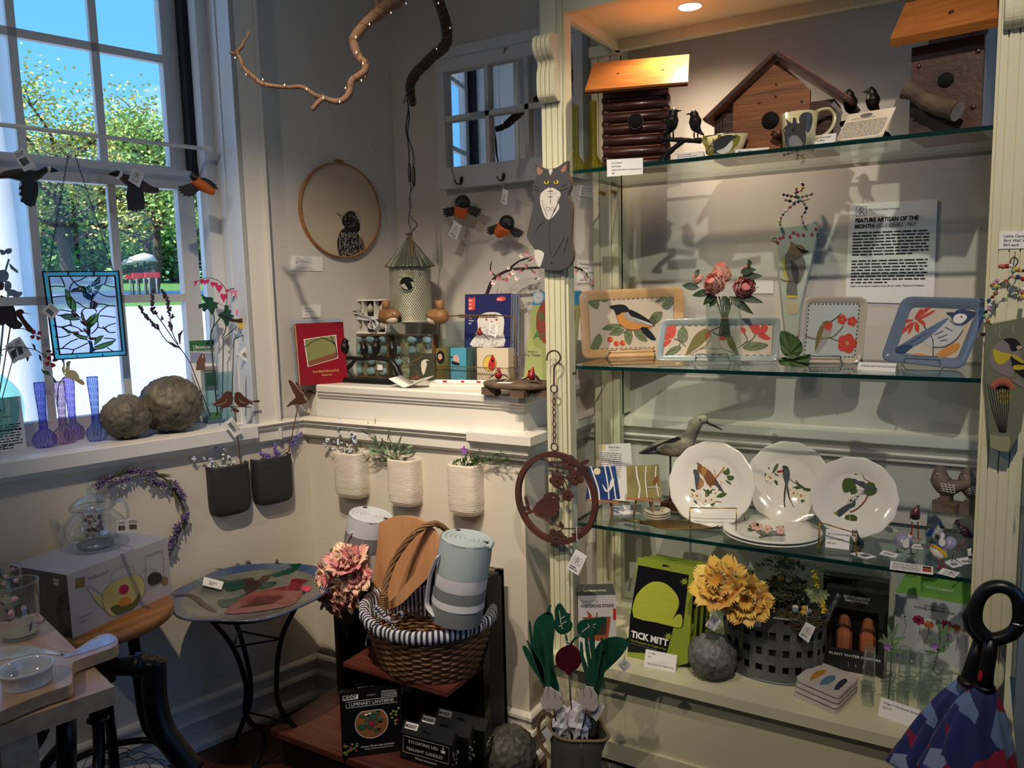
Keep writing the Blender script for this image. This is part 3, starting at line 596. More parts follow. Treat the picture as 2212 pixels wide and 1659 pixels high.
budvase(211,952,138,(216,230,255),'blue','blue ribbed bud vase next to the small stone ball',ZS,'ribbed bud vases on the window sill',dark=(84,110,214),rw=21)
t=T('orchid_stem','artificial cream flower on a stem in the pink vase','flower');y_=WF.loc(vf.o).y;m=t('stem');m.tb(sm(QX(WF,'f','708,1025 715,850 735,730 800,650',y_),4),.0016,MQ((96,84,60),.7),6);CR=MQ((206,196,140),.6)
m=t('petal');m.pslab(WF,sm(px('f','800,640 850,570 930,580 975,640 980,690 940,705 870,680'),3,True),y_-.006,.003,CR);m=t('petal');m.pslab(WF,sm(px('f','940,700 985,680 1030,700 1045,740 1020,755 975,730'),3,True),y_-.002,.002,CR)
for s in('795,630 765,560 785,500 760,440 790,430 800,500 800,560','800,600 820,520 825,470 875,460 860,510 860,560'):m=t('petal');m.pslab(WF,sm(px('f',s),3,True),y_+.004,.002,CR)
m=t('leaf');m.pslab(WF,sm(px('f','510,550 540,575 600,585 615,625 660,660 705,720 670,720 640,650 570,625 530,600'),3,True),y_,.002,GRN);t.done()
stoneball(273,901,50,ZS,'small carved stone ball on the window sill',2.3,3);stoneball(370,874,63,ZS,'large carved stone ball on the window sill',2.6,8)
p=onz(2,978,ZS)+WN*.10;s=mpp_(p);fr=G.at(p.x,p.y,ZS);t=T('glass_vase','large green blown glass vase at the left edge of the sill','vase');m=t('vase');pf=[(0,.004),(30,0),(38,.3),(60,45),(66,90),(60,120),(42,145),(24,162),(20,172),(20,190),(34,200)]
m.lathe(fr,[(v.x*s,v.y*s)for v in sm([V((a,b_))for a,b_ in pf],4)],glassy('aqua glass',(196,240,234),.16,solid=.08),36,wob=.03);r_=t('rim');r_.tb([fr.w(34*s*cos(a),34*s*sin(a),200*s)for a in AR(12,24)],.003,MQ((20,120,96),.1,coat=.5),6,closed=True);t.done();VY=WF.loc(fr.o).y
PLUM=MQ((84,52,62),.7,c2=(60,38,46));DBR=MQ((50,38,40),.7);DRED=MQ((170,32,42),.55);YEL=MQ((216,176,44),.6)
t=T('metal_flower_stake','tall plum coloured metal flower stake in the green vase','garden stake');m=t('flowers')
for s in('0,80 60,90 120,130 80,180 20,170','90,100 140,60 215,60 225,110 200,150 130,160','180,340 270,420 340,480 335,525 260,480 200,430','0,470 120,480 170,560 140,660 60,700 0,690','100,690 180,680 220,760 180,860 90,850','160,850 250,830 330,870 420,880 410,930 380,960 340,1020 290,1010 230,950 180,960','0,690 80,720 60,830 0,840'):m.pslab(WF,sm(px('e',s),2,True),VY-.02+U_(-.01,.01),.002,PLUM)
m=t('stem');m.tb(sm(QX(WF,'e','170,260 120,420 90,560 130,800 150,1000 60,1500',VY),3)+[fr.w(0,0,.03)],.003,MQ((70,66,46),.6),6);t.done()
t=T('metal_bird_stake','dark metal leaf and hummingbird stake in the green vase','garden stake');m=t('leaf');m.pslab(WF,sm(px('e','0,980 60,960 180,1010 250,1120 300,1260 330,1400 420,1480 380,1560 200,1560 100,1480 0,1500'),2,True),VY-.03,.003,DBR)
m=t('hummingbird');m.pslab(WF,px('e','290,1250 330,1215 400,1200 440,1225 460,1265 620,1308 450,1280 420,1300 460,1380 660,1620 600,1659 520,1620 360,1380 310,1330'),VY-.04,.003,RUST);m=t('stem');m.tb([QX(WF,'e','200,1500',VY-.03)[0],fr.w(.005,0,.04)],.002,RUST,6)
tg=t('price_tag');tagcard(tg,WF,px('f','150,200 245,155 400,385 240,450'),VY-.05,'bar');tg=t('price_tag');tagcard(tg,WF,px('f','60,270 155,200 250,430 165,495'),VY-.045,'bar');t.done()
def flower4(mb,fr,c,r,y,m,n=4,rot=0):
 a0,c0=fr.hit(c[0],c[1],y);s=mpp_(fr.w(a0,y,c0));r*=s
 for i in range(n):
  a=rot+i*2*PI_/n;mb.slab(fr,[(a0+r*(.12*cos(a)+k_*cos(a+b_)),c0+r*(.12*sin(a)+k_*sin(a+b_)))for k_,b_ in((.2,-.7),(.75,-.55),(1,-.3),(.92,0),(1,.3),(.75,.55),(.2,.7))],y-.001,y+.001,m)
 mb.ell(fr.w(a0,y-.001,c0),r*.16,WHITE,n=6,k=4)
t=T('red_flower_stake','metal stake with small red flowers leaning from the green vase','garden stake');m=t('stem');yy=VY-.06;m.tb(sm(QX(WF,'f','-20,330 200,280 350,300 440,320 520,370 620,440',yy),3),.0014,DBR,5);m.tb(sm(QX(WF,'f','160,60 300,60 420,130',yy),3),.0014,DBR,5);m.tb([QX(WF,'f','200,280',yy)[0],fr.w(.01,0,.05)],.0014,DBR,5)
m=t('leaves')
for s in('385,235 430,260 445,320 425,315 405,265','480,370 510,400 515,465 485,430','560,330 600,320 620,345 580,350','330,400 360,410 345,468 328,440'):m.pslab(WF,px('f',s),yy,.002,DBR)
for c,r_,ro in(('445,135',11,.5),('630,465',12,.4),('650,345',8,1.2)):m=t('flower');flower4(m,WF,px('f',c)[0],r_,yy-.002,DRED,4,ro)
t.done()
t=T('artist_card','printed artist card standing before the green vase','card');fr,w_=B2((-60,985),(58,967),ZS,4);h=118*mpp_(fr.o);m=t('card');m.box(fr,0,w_,0,.001,0,h,PAPER);m=t('print');rc(m,fr,w_*.35,h*.72,w_*.32);m.text(fr,'Madeleine Crowdus',w_*.28,h*.62,.009,INK,bold=.005);m.text(fr,'metal silhouettes at',w_*.28,h*.57,.006,INK);m.text(fr,'The Reboli Center',w_*.28,h*.53,.006,INK);m.words(fr,w_*.06,h*.49,w_*.88,3,.007,.005,INK);m.words(fr,w_*.06,h*.38,w_*.88,7,.008,.005,INK,last=.6);m.words(fr,w_*.2,h*.1,w_*.6,2,.008,.005,INK);t.done()
frv,wv=B2((449,917),(541,906),ZS);dv=.07;wv=max(wv,.15);hv=112*mpp_(frv.o);t=T('square_glass_vase','square clear glass vase holding packets and metal stakes','vase');m=t('vase');A_=glassy('thick clear glass',(226,240,244),.14,solid=.03);frv=frv.at(0,0,0)
for q in((0,wv,0,.004),(0,wv,dv-.004,dv),(0,.004,0,dv),(wv-.004,wv,0,dv)):m.box(frv,q[0],q[1],q[2],q[3],0,hv,A_,.001)
m=t('thick_base');m.box(frv,.002,wv-.002,.002,dv-.002,.0,.012,glassy('blue glass base',(160,186,206),.3,rough=.06,solid=.35),.003);t.done()
def packet(dy,lb,front,dxx=0,colr=(52,110,62)):
 t=T('decal_packet',lb,'packet','window decal packets in the square glass vase');ax=(WD*1.3+_rt).normalized();ay=V((-ax.y,ax.x,0));c_=frv.w(wv*.62,.022,.013);fr=Fr(c_+ay*dy,ax,ay,(0,0,1)).rx(-2);z1=fr.hit(460,734,0)[1];xc=fr.hit(521,800,0)[0]+dxx;x1=xc;x0=fr.hit(410,760,0)[0]+dxx;h=z1
 if not front:h*=.985
 m=t('packet');m.slab(fr,[(x0+.045,0),(x1-.002,0),(x1,h),(x0,h),(x0,h*.62)],0,.002,PAPER)
 p=t('print');GP=mat('packet green',colr,.5);p.slab(fr,[(x0,h),(x1,h),(x1,h*.81),(x0,h*.87)],-.0004,0,GP)
 if front:
  W2_=x1-x0;p.text(fr,'Ultraviolet Hawk Decals',x0+.012,h*.895,.019,PAPER,bold=.012,wid=W2_*.84,y=-.0008);p.text(fr,'Window Strike Deterrent',x0+.012,h*.85,.012,PAPER,bold=.008,wid=W2_*.6,y=-.0008)
  p.slab(fr,[(x0,h*.86),(x1,h*.80),(x1,h*.69),(x0,h*.72)],-.0005,0,MQ((130,140,176),.6,c2=(170,176,200)))
  q=fr.at(x0+.035,-.0006,h*.745);p.slab(q,[(a*.02,b_*.02)for a,b_ in((-1,-1.6),(-.8,-.3),(-.4,.5),(0,1.2),(.6,1.1),(.7,.2),(.5,-.6),(.6,-1.6))],-.0004,0,MQ((150,92,52),.7,c2=(66,60,70)));p.ell(q.w(.004,0,.013),(.005,.0005,.005),PAPER)
  p.slab(fr,[(x1-.05,h*.74),(x1-.03,h*.77),(x1-.008,h*.83),(x1-.012,h*.77),(x1-.025,h*.735),(x1-.035,h*.7)],-.001,-.0005,MQ((190,196,222),.5))
  p.box(fr,x0+.03,x1-.04,-.0005,0,h*.36,h*.67,MQ((150,132,140),.6));p.box(fr,x0+.04,x0+.08,-.0008,0,h*.42,h*.62,mat('photo green',(40,84,50),.6));p.box(fr,x0+.084,x1-.05,-.0008,0,h*.42,h*.62,MT['photo green']);p.text(fr,'What We See...',x0+.042,h*.59,.006,PAPER,y=-.0012);p.text(fr,'What Birds See...',x0+.085,h*.59,.006,PAPER,y=-.0012)
  p.box(fr,x1-.022,x1-.014,-.0007,0,h*.4,h*.56,MQ((170,60,60),.5,c2=(60,60,120)))
  for i,s in enumerate(('Now You Can','Protect Birds','From Windows')):p.text(fr,s,x0+.078,h*(.27-.06*i),.016,INK,bold=.015,y=-.0008)
  p.box(fr,x0+.046,x1,-.0005,0,h*.0,h*.085,MQ((146,176,96),.6));p.text(fr,'WindowAlert',x0+.085,h*.035,.011,mat('print purple',(70,60,130),.6),bold=.01,y=-.0008);p.ell(fr.w(x0+.07,-.0006,h*.045),(.007,.0006,.0055),MT['print purple'])
 t.done()
packet(0,'front decal packet with a green printed header',True)
for i in(1,2):packet(.009*i,'decal packet tucked behind the front one',False,.006*i,(44,96,120)if i==2 else(60,110,62))
HY=.075;PINK=MQ((206,40,96),.5);PIN2=MQ((226,120,160),.5)
def inv(s='540,900'):return QX(WF,'q',s,HY)[0]
t=T('bleeding_heart_stake','painted metal bleeding heart stake with pink blossoms in the square vase','garden stake');m=t('stem');SG2=MQ((46,74,64),.5)
m.tb(sm(QX(WF,'l','85,300 110,255 180,222 260,225 330,260 385,330 395,420 380,500 340,580 275,670 245,730 240,790',HY),3)+[inv('470,895')],[.0012]*20+[.0024]*14,SG2,6);m.tb(sm(QX(WF,'l','390,360 440,320 500,340 550,400 565,470 550,530 530,600 470,690 360,790',HY+.008),3)+[inv('480,890')],.0018,SG2,6);m.tb(sm(QX(WF,'l','265,560 275,620 250,740',HY),3),.0018,SG2,6);m.tb(sm(QX(WF,'l','375,600 385,680 370,740 345,790',HY),3),.0018,SG2,6)
m=t('leaves')
for s in('155,385 200,400 240,400 268,410 262,440 315,455 300,480 315,500 280,510 275,545 250,572 235,540 215,510 180,540 160,520 170,500 128,510 130,470 165,460 195,455 170,420','375,475 405,480 410,515 440,530 425,560 455,570 460,590 430,600 415,640 405,672 385,675 372,640 360,615 310,575 335,545 370,540'):m.pslab(WF,px('l',s),HY-.004,.003,DGRN)
for x,y,r_ in((100,262,20),(160,250,26),(188,258,24),(213,250,22),(262,278,26),(290,280,22),(322,315,40),(365,400,40),(395,340,20),(440,352,24),(475,355,22),(505,400,34),(525,455,36),(515,550,44)):
 m=t('blossom');h_=[(sin(a)**3*.9,(13*cos(a)-5*cos(2*a)-2*cos(3*a)-cos(4*a))/15)for a in[i*2*PI_/16 for i in range(16)]];m.pslab(WF,[(px('l','%d,%d'%(x,y))[0][0]+a*r_*.2,px('l','%d,%d'%(x,y))[0][1]-b_*r_*.24)for a,b_ in h_],HY-.007,.003,PINK if y<300 or x<400 else PIN2)
 m.pslab(WF,[(px('l','%d,%d'%(x,y))[0][0]+a*r_*.2,px('l','%d,%d'%(x,y))[0][1]+b_*r_*.2)for a,b_ in((-.15,.9),(.15,.9),(.25,1.6),(0,1.3),(-.3,1.7))],HY-.006,.002,PIN2)
t.done()
t=T('lavender_stake','dark metal lavender stake leaning left out of the square vase','garden stake');m=t('stem');LV_=MQ((66,50,66),.7)
for s in('1075,655 1140,750 1230,800 1300,900','1060,560 1120,640 1180,730 1240,810','1160,560 1165,640 1180,700 1215,770'):m.tb(sm(QX(WF,'B',s,HY+.02),3),.0016,LV_,5)
m.tb([QX(WF,'B','1300,900',HY+.02)[0],inv('455,900')],.0018,LV_,5)
for s in('1045,400 1038,470 1045,520 1060,560','1105,405 1130,440 1150,500 1160,560','955,515 990,570 1035,620 1075,655','1160,625 1168,660'):
 m=t('flower_spike');q=sm(QX(WF,'B',s,HY+.02),4);k_=len(q)
 for i in range(k_*4):c=q[i%k_];u=(i%k_)/k_;m.ell(c+V((U_(-1,1),U_(-1,1),U_(-1,1)))*.006*(.5+u*.7),.0038,LV_,n=6,k=4)
m=t('leaves')
for s in('1105,570 1095,610 1120,600','1165,580 1200,578 1170,600','1225,770 1215,700 1255,670 1235,710 1232,770','1130,745 1180,760 1240,800 1190,790'):m.pslab(WF,px('B',s),HY+.02,.002,LV_)
t.done()
t=T('warbler_stake','painted yellow and brown metal warbler on a branch with red flowers','garden stake');y=.04;m=t('bird');DB2=MQ((44,30,32),.5)
m.pslab(WF,sm(px('l','445,620 500,690 560,705 620,700 660,660 675,610 665,580 630,565 520,600 470,605'),3,True),y,.003,YEL);m.pslab(WF,px('l','335,570 350,565 470,610 560,600 640,560 704,577 600,635 560,645 440,635 390,610'),y-.001,.003,DB2);m.pslab(WF,sm(px('l','455,635 500,650 510,690 480,670'),2,True),y-.0015,.003,MQ((196,190,190),.6))
for i in range(14):a=U_(560,655);m.pline(WF,px('l','%f,%f %f,%f'%(a,700-(a-560)*.4-U_(0,50),a+8,690-(a-560)*.45-U_(5,50))),y-.0015,.0016,DB2,.0006,1)
m.ell(QX(WF,'l','647,577',y-.002)[0],.0018,PAPER,n=6,k=4)
m=t('legs');m.tb(QX(WF,'l','500,695 530,745 540,765',y),.0009,DB2,5);m.tb(QX(WF,'l','570,705 615,735',y),.0009,DB2,5)
m=t('branch');m.tb(sm(QX(WF,'l','460,800 540,760 620,735 710,712 800,700 880,655',y),3),.0015,DBR,5);m.tb(sm(QX(WF,'l','800,700 850,700 915,730',y),3),.0012,DBR,5);m.tb([QX(WF,'l','460,800',y)[0],inv('500,890')],.0015,DBR,5);m.tb(sm(QX(WF,'l','540,765 560,820 575,1000 570,1520',y),3),.0012,DBR,5)
m=t('leaves')
for s in('748,640 780,660 788,695 775,690 765,660','712,712 740,725 770,770 775,808 735,775','650,715 670,725 680,765 655,745','820,715 850,735 862,770 830,750','850,660 895,655 890,682 855,680','580,765 600,770 628,800 600,795','550,780 565,790 565,860 548,815'):m.pslab(WF,px('l',s),y,.002,DBR)
m=t('flower');flower4(m,WF,px('l','930,750')[0],10,y-.002,DRED,4,.6);m=t('flower');flower4(m,WF,px('l','908,662')[0],8,y-.002,DRED,3,1.3)
m=t('price_tag');tagcard(m,WF,px('l','562,870 697,985 630,1060 495,940'),y-.01,'bar');m.tb(QX(WF,'l','530,755 562,880',y-.01),.0006,STRING,5);t.done()
CHAR=MQ((46,45,46),.65,c2=(40,39,40),bump=.15);CRM=MQ((226,214,198),.6,c2=(214,202,186),bump=.35,stretch=(1,1,5));SOIL=MQ((44,40,34),.9)
def planter(fr,y0,tl,tr,bot,d,m_,lb,grp,ribs=False):
 x0,z1=fr.hit(tl[0],tl[1],y0-d);x1,z1b=fr.hit(tr[0],tr[1],y0-d*.0);z0=fr.hit((tl[0]+tr[0])/2,bot,y0-d)[1];x1=fr.hit(tr[0],tr[1],y0-d*(.8 if fr is WF else.45))[0]
 z1=(z1+fr.hit(tr[0],tr[1],y0-d)[1])/2;w=x1-x0;h=z1-z0;cx=(x0+x1)/2;t=T('wall_planter',lb,'planter',grp);m=t('pot');rings=[]
 def ring(k,z,inset=0):
  pts=[]
  for j in range(33):
   a=PI_*j/32;c,s=cos(a),sin(a);e=.45
   pts.append(fr.w(cx-(w/2-inset)*k*math.copysign(abs(c)**e,c),y0-(d-inset)*(.25+.75*k)*abs(s)**e,z))
  return pts
 prof=[(.45,0),(.72,h*.012),(.88,h*.05),(.96,h*.11),(.99,h*.2),(1,h*.4),(1,h*.7),(1,h*.97),(.99,h)]
 for k,z in prof:rings.append(ring(k,z0+z))
 rings+=[ring(.99,z1,.006),ring(.97,z1-.02,.007)]
 vs=[p for r_ in rings for p in r_];n=33;m.add(vs,[(i*n+j,i*n+j+1,(i+1)*n+j+1,(i+1)*n+j)for i in range(len(rings)-1)for j in range(n-1)],m_,True);m.add(rings[0],[tuple(range(n))],m_);m.box(fr,cx-w/2+.004,cx+w/2-.004,y0-.008,y0,z0+.01,z1,m_)
 if ribs:
  for i in range(1,30):z=h*i/30;k=1 if z>h*.2 else.97;q=ring(k,z0+z);m.tb([p for p in q],.0006,m_,4,cap=False)
 s_=t('filler');s_.add(ring(.95,z1-.018,.006),[tuple(range(n))],SOIL);t.done();return fr.w(cx,y0-d*.5,z1-.015),w,z1
GC='charcoal wall planters';GW='white wall planters'
p1,w1,_=planter(WF,.035,(457,1012),(541,1001),1117,.062,CHAR,'charcoal wall planter with small white flowers under the window',GC)
p2,w2,_=planter(WF,.035,(553,992),(633,986),1092,.062,CHAR,'charcoal wall planter with purple lavender nearest the corner',GC)
p3,w3,_=planter(G,LY,(712,981),(785,980),1078,.062,CRM,'white wall planter with pale blue sprigs, leftmost of three',GW,True)
p4,w4,_=planter(G,LY,(828,995),(900,996),1096,.062,CRM,'white wall planter spilling long green leaves, middle of three',GW,True)
p5,w5,_=planter(G,LY,(958,1006),(1034,1008),1117,.062,CRM,'white wall planter with one purple star flower, rightmost of three',GW,True)
LILA=MQ((150,130,200),.6);WPET=MQ((232,232,240),.6);BPET=MQ((176,190,224),.6);SAGE=MQ((112,142,104),.6);STEM=MQ((74,92,48),.6)
def plant(lb,fr,y,k,stems,root,build):
 t=T('artificial_plant',lb,'plant','artificial plants in the wall planters');m=t('stems');lf=t('leaves');fl=t('flowers')
 for s in stems:pts=QX(fr,k,s,y);build(m,lf,fl,[root]+pts)
 t.done()
def bw(m,lf,fl,q):sprig(m,q,STEM,GRN,5,.014,.004);[blooms(fl,p,.006,4,.0032,[WPET,BPET,WPET])for p in q[1:]];q2=q[-1];blooms(fl,q2,.008,7,.0035,[WPET,BPET])
plant('white flowered sprigs in the left charcoal planter',WF,.0,'X',('560,1380 400,1280 300,1260 140,1255','600,1390 590,1260 520,1130 510,1100','610,1380 600,1200 620,1110','640,1390 700,1330 720,1260 690,1230','560,1400 440,1340 420,1290','650,1400 740,1360 780,1325','540,1400 450,1380 390,1370','700,1420 740,1430'),p1,bw)
def lav(m,lf,fl,q):
 m.tb(sm(q,3),.0012,STEM,5);a,b=q[-2],q[-1]
 for i in range(70):u=i/70;c=a.lerp(b,u)+V((U_(-1,1),U_(-1,1),U_(-1,1)))*.012*(1.1-u);fl.ell(c,.0026,R.choice([LILA,MQ((104,80,170),.6),LILA]),n=5,k=3)
plant('purple lavender spikes in the right charcoal planter',WF,.0,'X',('1320,1240 1180,1160','1340,1250 1320,1200','1460,1200 1420,1010','1450,1210 1480,1180','1700,1040 1860,830','1690,1050 1740,960'),p2,lav)
plant('pale blue flowered sprigs in the leftmost white planter',G,LY-.03,'a',('940,1440 870,1390 750,1340','1020,1400 1020,1300 985,1150 890,1040','1000,1180 980,1060 985,950','1080,1420 1110,1340 1200,1240 1180,1150','1110,1400 1150,1330 1235,1290','980,1450 900,1290 800,1260','990,1450 960,1330 960,1290','1090,1450 1160,1440','1180,1200 1220,1200'),p3,bw)
def longl(m,lf,fl,q):sprig(m,q,STEM,SAGE,6,.045,.010,.0013,bend=.15)
plant('long leaved green spray in the middle white planter',G,LY-.035,'a',('1620,1500 1560,1340 1500,1180 1420,1060','1650,1450 1600,1330 1490,1060','1700,1480 1600,1420 1450,1350','1750,1500 1600,1480 1450,1500','1800,1480 1780,1350 1740,1240','1850,1500 1870,1380 1870,1300','1900,1500 1980,1430 2070,1380','1880,1520 2000,1460 2090,1480','1700,1500 1560,1440 1480,1430'),p4,longl)
plant('trailing green sprays in the rightmost white planter',G,LY-.035,'b',('720,1650 800,1590','950,1640 1000,1560 1080,1480 1160,1420','1050,1650 1130,1580 1270,1540 1400,1500 1540,1460','1100,1640 1250,1560 1400,1540 1500,1580 1620,1640','1150,1650 1300,1560 1480,1570 1700,1560','900,1650 900,1560 940,1500','1080,1650 1050,1590 1060,1560'),p5,lambda m,lf,fl,q:sprig(m,q,STEM,GRN,7,.026,.009,.0013,bend=.15))
t=T('star_flower','purple star shaped flower standing in the rightmost white planter','flower');p=QX(G,'b','910,1420',LY-.06)[0];m=t('petals');[m.leaf(p,(cos(a),-.15,sin(a)),(0,-1,0),.0165,.010,MQ((150,92,180),.6),.05)for a in[PI_/2+i*1.2566 for i in range(5)]];m=t('stem');m.tb([p,QX(G,'b','930,1560',LY-.055)[0],p5],.0014,STEM,5);t.done()
def rustbird(name,lb,fr,y,polys,stick,root,tagp=None,slits=()):
 t=T(name,lb,'garden stake','rusted bird stakes in the charcoal planters');m=t('silhouette')
 for s in polys:m.pslab(fr,sm(px('X',s),2,True),y,.002,RUST)
 for s in slits:m.pline(fr,px('X',s),y,.0012,WAIN,.0004)
 st=t('rod');st.tb([P3(fr,px('X',stick[0]),y+.001)[0],P3(fr,px('X',stick[1]),y+.001)[0],root],.0018,RUST,6)
 if tagp:g=t('price_tag');tagcard(g,fr,px('X',tagp),y-.006,'bar');g.tb(QX(fr,'X','745,450 750,600',y-.005),.0006,STRING,5)
 t.done()
rustbird('rusty_bird_stake','rusty cutout of two facing birds above the left charcoal planter',WF,-.03,('350,405 460,378 500,355 560,300 610,240 640,200 690,185 740,200 755,225 750,250 765,300 755,360 720,410 680,435 600,460 530,475 590,440 510,415 440,430 470,395','800,235 785,240 790,225 810,205 850,197 890,215 930,260 1000,310 1080,340 1180,325 1175,365 1090,360 1060,365 1105,400 1050,390 1000,385 1015,400 940,430 890,440 830,400 790,350 785,280','690,430 900,425 1045,432 1040,445 880,438 700,443','745,435 760,435 770,450 820,460 865,515 790,520 755,490'),('795,510','890,1400'),p1+V((.015,0,0)),'745,592 920,825 785,925 615,690',('665,310 640,360 590,385 500,405','860,305 880,350 930,370 975,375','1000,320 1080,365'))
rustbird('rusty_hummingbird_stake','rusty hummingbird cutout on a rod in the right charcoal planter',WF,-.03,('1650,5 1690,20 1740,70 1790,130 1840,200 1870,230 1895,255 1890,290 1920,330 1950,345 1920,375 1830,400 1770,395 1700,405 1640,435 1620,430 1680,360 1760,290 1755,250 1720,200 1690,120 1660,60','1760,30 1800,60 1850,120 1905,205 1890,250 1850,190 1790,110','1905,210 1940,170 1990,160 2030,180 2050,200 2120,220 2200,255 2120,240 2040,225 2010,265 1990,300 1960,340 1955,290 1930,270 1905,240'),('1800,405','1650,1140'),p2+V((.012,0,0)),None,('1800,80 1850,160 1890,240',))
t=T('lavender_wreath','ring wreath of artificial lavender on the wall under the window','wreath');m=t('ring');y=.005;ring=px('C','520,140 600,85 700,50 800,40 900,90 960,170 1000,260 990,350 950,420 925,470')
q=sm(P3(WF,ring,y),6);m.tb(q,.003,mat('twig',(64,56,40),.8),6);cc=sum(q,V((0,0,0)))/len(q);lo=[q[-1]+(q[-1]-q[-2])*i*1.2-WD*i*i*.0016 for i in range(1,10)];m.tb([q[-1]]+lo,.003,MT['twig'],6)
lf=t('leaves')
for i in range(60):a=R.randrange(len(q)-1);d=(q[a+1]-q[a]).normalized();o_=(q[a]-cc).normalized()*R.choice((-1,1));lf.leaf(q[a],d*1.2+o_*.5-WN*.3,-WN,U_(.03,.05),.006,MQ((84,92,62),.7),.1)
for s in('520,130 600,80','590,125 715,70','710,45 840,55','815,95 910,125','945,105 1000,190','975,330 930,420','940,430 930,470','1010,280 1005,300'):
 a,b=QX(WF,'C',s,y-.01);fl=t('flower_spike')
 for i in range(90):u=R.random();c=a.lerp(b,u)+V((U_(-1,1),U_(-1,1),U_(-1,1)))*.009;fl.ell(c,.0034,R.choice([MQ((98,84,124),.7),MQ((122,106,148),.7)]),n=5,k=3)
t.done()
HOOP=wood('hoop wood',(176,124,76),(150,100,58),rough=.5);LINEN=MQ((196,180,156),.9,c2=(188,171,146),bump=.3)
t=T('embroidery_hoop','round embroidery hoop with a stitched starling hanging on the wall','wall art');y=.03
cx,cz=WF.hit(738,455,y-.012);rx_=(WF.hit(824,455,y-.012)[0]-WF.hit(652,455,y-.012)[0])/2;rz_=(WF.hit(738,352,y-.012)[1]-WF.hit(738,559,y-.012)[1])/2;r_=(rx_+rz_)/2;rx_=(rx_+r_)/2;rz_=(rz_+r_)/2
el=lambda k,yy,n=64:[WF.w(cx+rx_*k*cos(a),yy,cz+rz_*k*sin(a))for a in[i*2*PI_/n for i in range(n)]]
m=t('hoop');o1,o2,i1,i2=el(1,y-.016),el(1,y),el(.965,y-.016),el(.965,y);vs=o1+o2+i1+i2;n=64
m.add(vs,[(j,(j+1)%n,n+(j+1)%n,n+j)for j in range(n)]+[(2*n+j,3*n+j,3*n+(j+1)%n,2*n+(j+1)%n)for j in range(n)]+[(j,2*n+j,2*n+(j+1)%n,(j+1)%n)for j in range(n)],HOOP,True);m.tb(el(.985,y-.016),.0012,HOOP,5,closed=True)
m=t('fabric');m.add(el(.966,y-.011),[tuple(reversed(range(n)))],LINEN);m=t('screw');p=WF.w(cx,y-.01,cz+rz_+.006);m.box(Fr(p,WD,WN),-.012,.012,-.004,.004,-.007,.004,BRASS,.001);m.tb([p-WD*.016,p+WD*.02],.003,BRASS,8)
m=t('stitched_bird');TH=MQ((22,22,24),.8);WTH=MQ((206,200,190),.8);yy=y-.0115
m.paint(WF,px('D','835,1265 870,1265 900,1320 905,1370 890,1395 920,1430 935,1490 930,1500 900,1525 790,1530 775,1500 770,1440 790,1380 815,1360 800,1330 802,1300'),yy,TH,2)
m.pline(WF,px('D','765,1270 790,1285 830,1305'),yy-.0004,.0016,TH);m.pline(WF,px('D','765,1270 800,1310'),yy-.0004,.0012,TH)
hr=random.Random(3)
for i in range(240):a=hr.uniform(0,6.28);rr_=hr.uniform(.3,1.08);X_,Y_=855+50*rr_*cos(a),1318+55*rr_*sin(a);m.pline(WF,px('D','%f,%f %f,%f'%(X_,Y_,X_+9*cos(a+.3),Y_+9*sin(a+.3))),yy-.0008,.0007,TH if rr_>.8 or hr.random()<.6 else WTH,.0004,1)
for i in range(230):X_,Y_=hr.uniform(778,890),hr.uniform(1385,1525);m.pline(WF,px('D','%f,%f %f,%f'%(X_,Y_,X_-2,Y_+9)),yy-.0008,.0011,WTH,.0004,1)
for i in range(40):X_,Y_=hr.uniform(895,925),hr.uniform(1395,1500);m.pline(WF,px('D','%f,%f %f,%f'%(X_,Y_,X_+6,Y_+22)),yy-.0009,.0009,LINEN,.0004,1)
m.ell(QX(WF,'D','842,1313',yy-.002)[0],.003,TH,n=8,k=5);t.done()
def wallcard(fr,y,pp,lb,lines,size,k='q',name='wall_label',extra=None):
 q=[fr.hit(a,b,y)for a,b in(px(k,pp)if isinstance(pp,str)else pp)];t=T(name,lb,'label','printed labels on the walls');m=t('card');m.slab(fr,q,y-.0015,y,PAPER)
 A,B,D=V(q[0]),V(q[1]),V(q[3]);u=B-A;v=D-A;f2=Fr(fr.w(A.x,y-.0016,A.y),fr.x*u.x+fr.z*u.y,fr.y,-(fr.x*v.x+fr.z*v.y));W,H=u.length,v.length;p=t('print')
 for i,s in enumerate(lines):
  if s:p.text(f2,s[1:]if s[0]=='/' else s,W*.14,-H*(i+1.1)/(len(lines)+1)-size*.3,size,INK,bold=.008,ital=.3 if s[0]=='/' else 0,y=-.0004)
 if extra:extra(p,f2,W,H)
 t.done();return f2,W,H
wallcard(WF,.029,'629,552 697,555 697,586 628,584','small white label below the embroidery hoop',('Jenny Jen','European Starling','sewing machine drawing','$275','',"Jen's work can also be found at the",'American Folk Art Museum in New York'),.0044)
wallcard(WF,.029,'653,659 693,658 693,685 653,687','small white label above the red book',('Beverly Tyler','/Park Seasons Book','$35'),.005)
BR1=MQ((124,92,68),.8,c2=(84,60,44),bump=.5,stretch=(1,1,.4));BR2=MQ((58,44,36),.85,c2=(38,29,25),bump=.8)
FL_=MQ((255,240,214),.2,emit=.6);WIRE=MQ((150,104,70),.4,metal=.6)
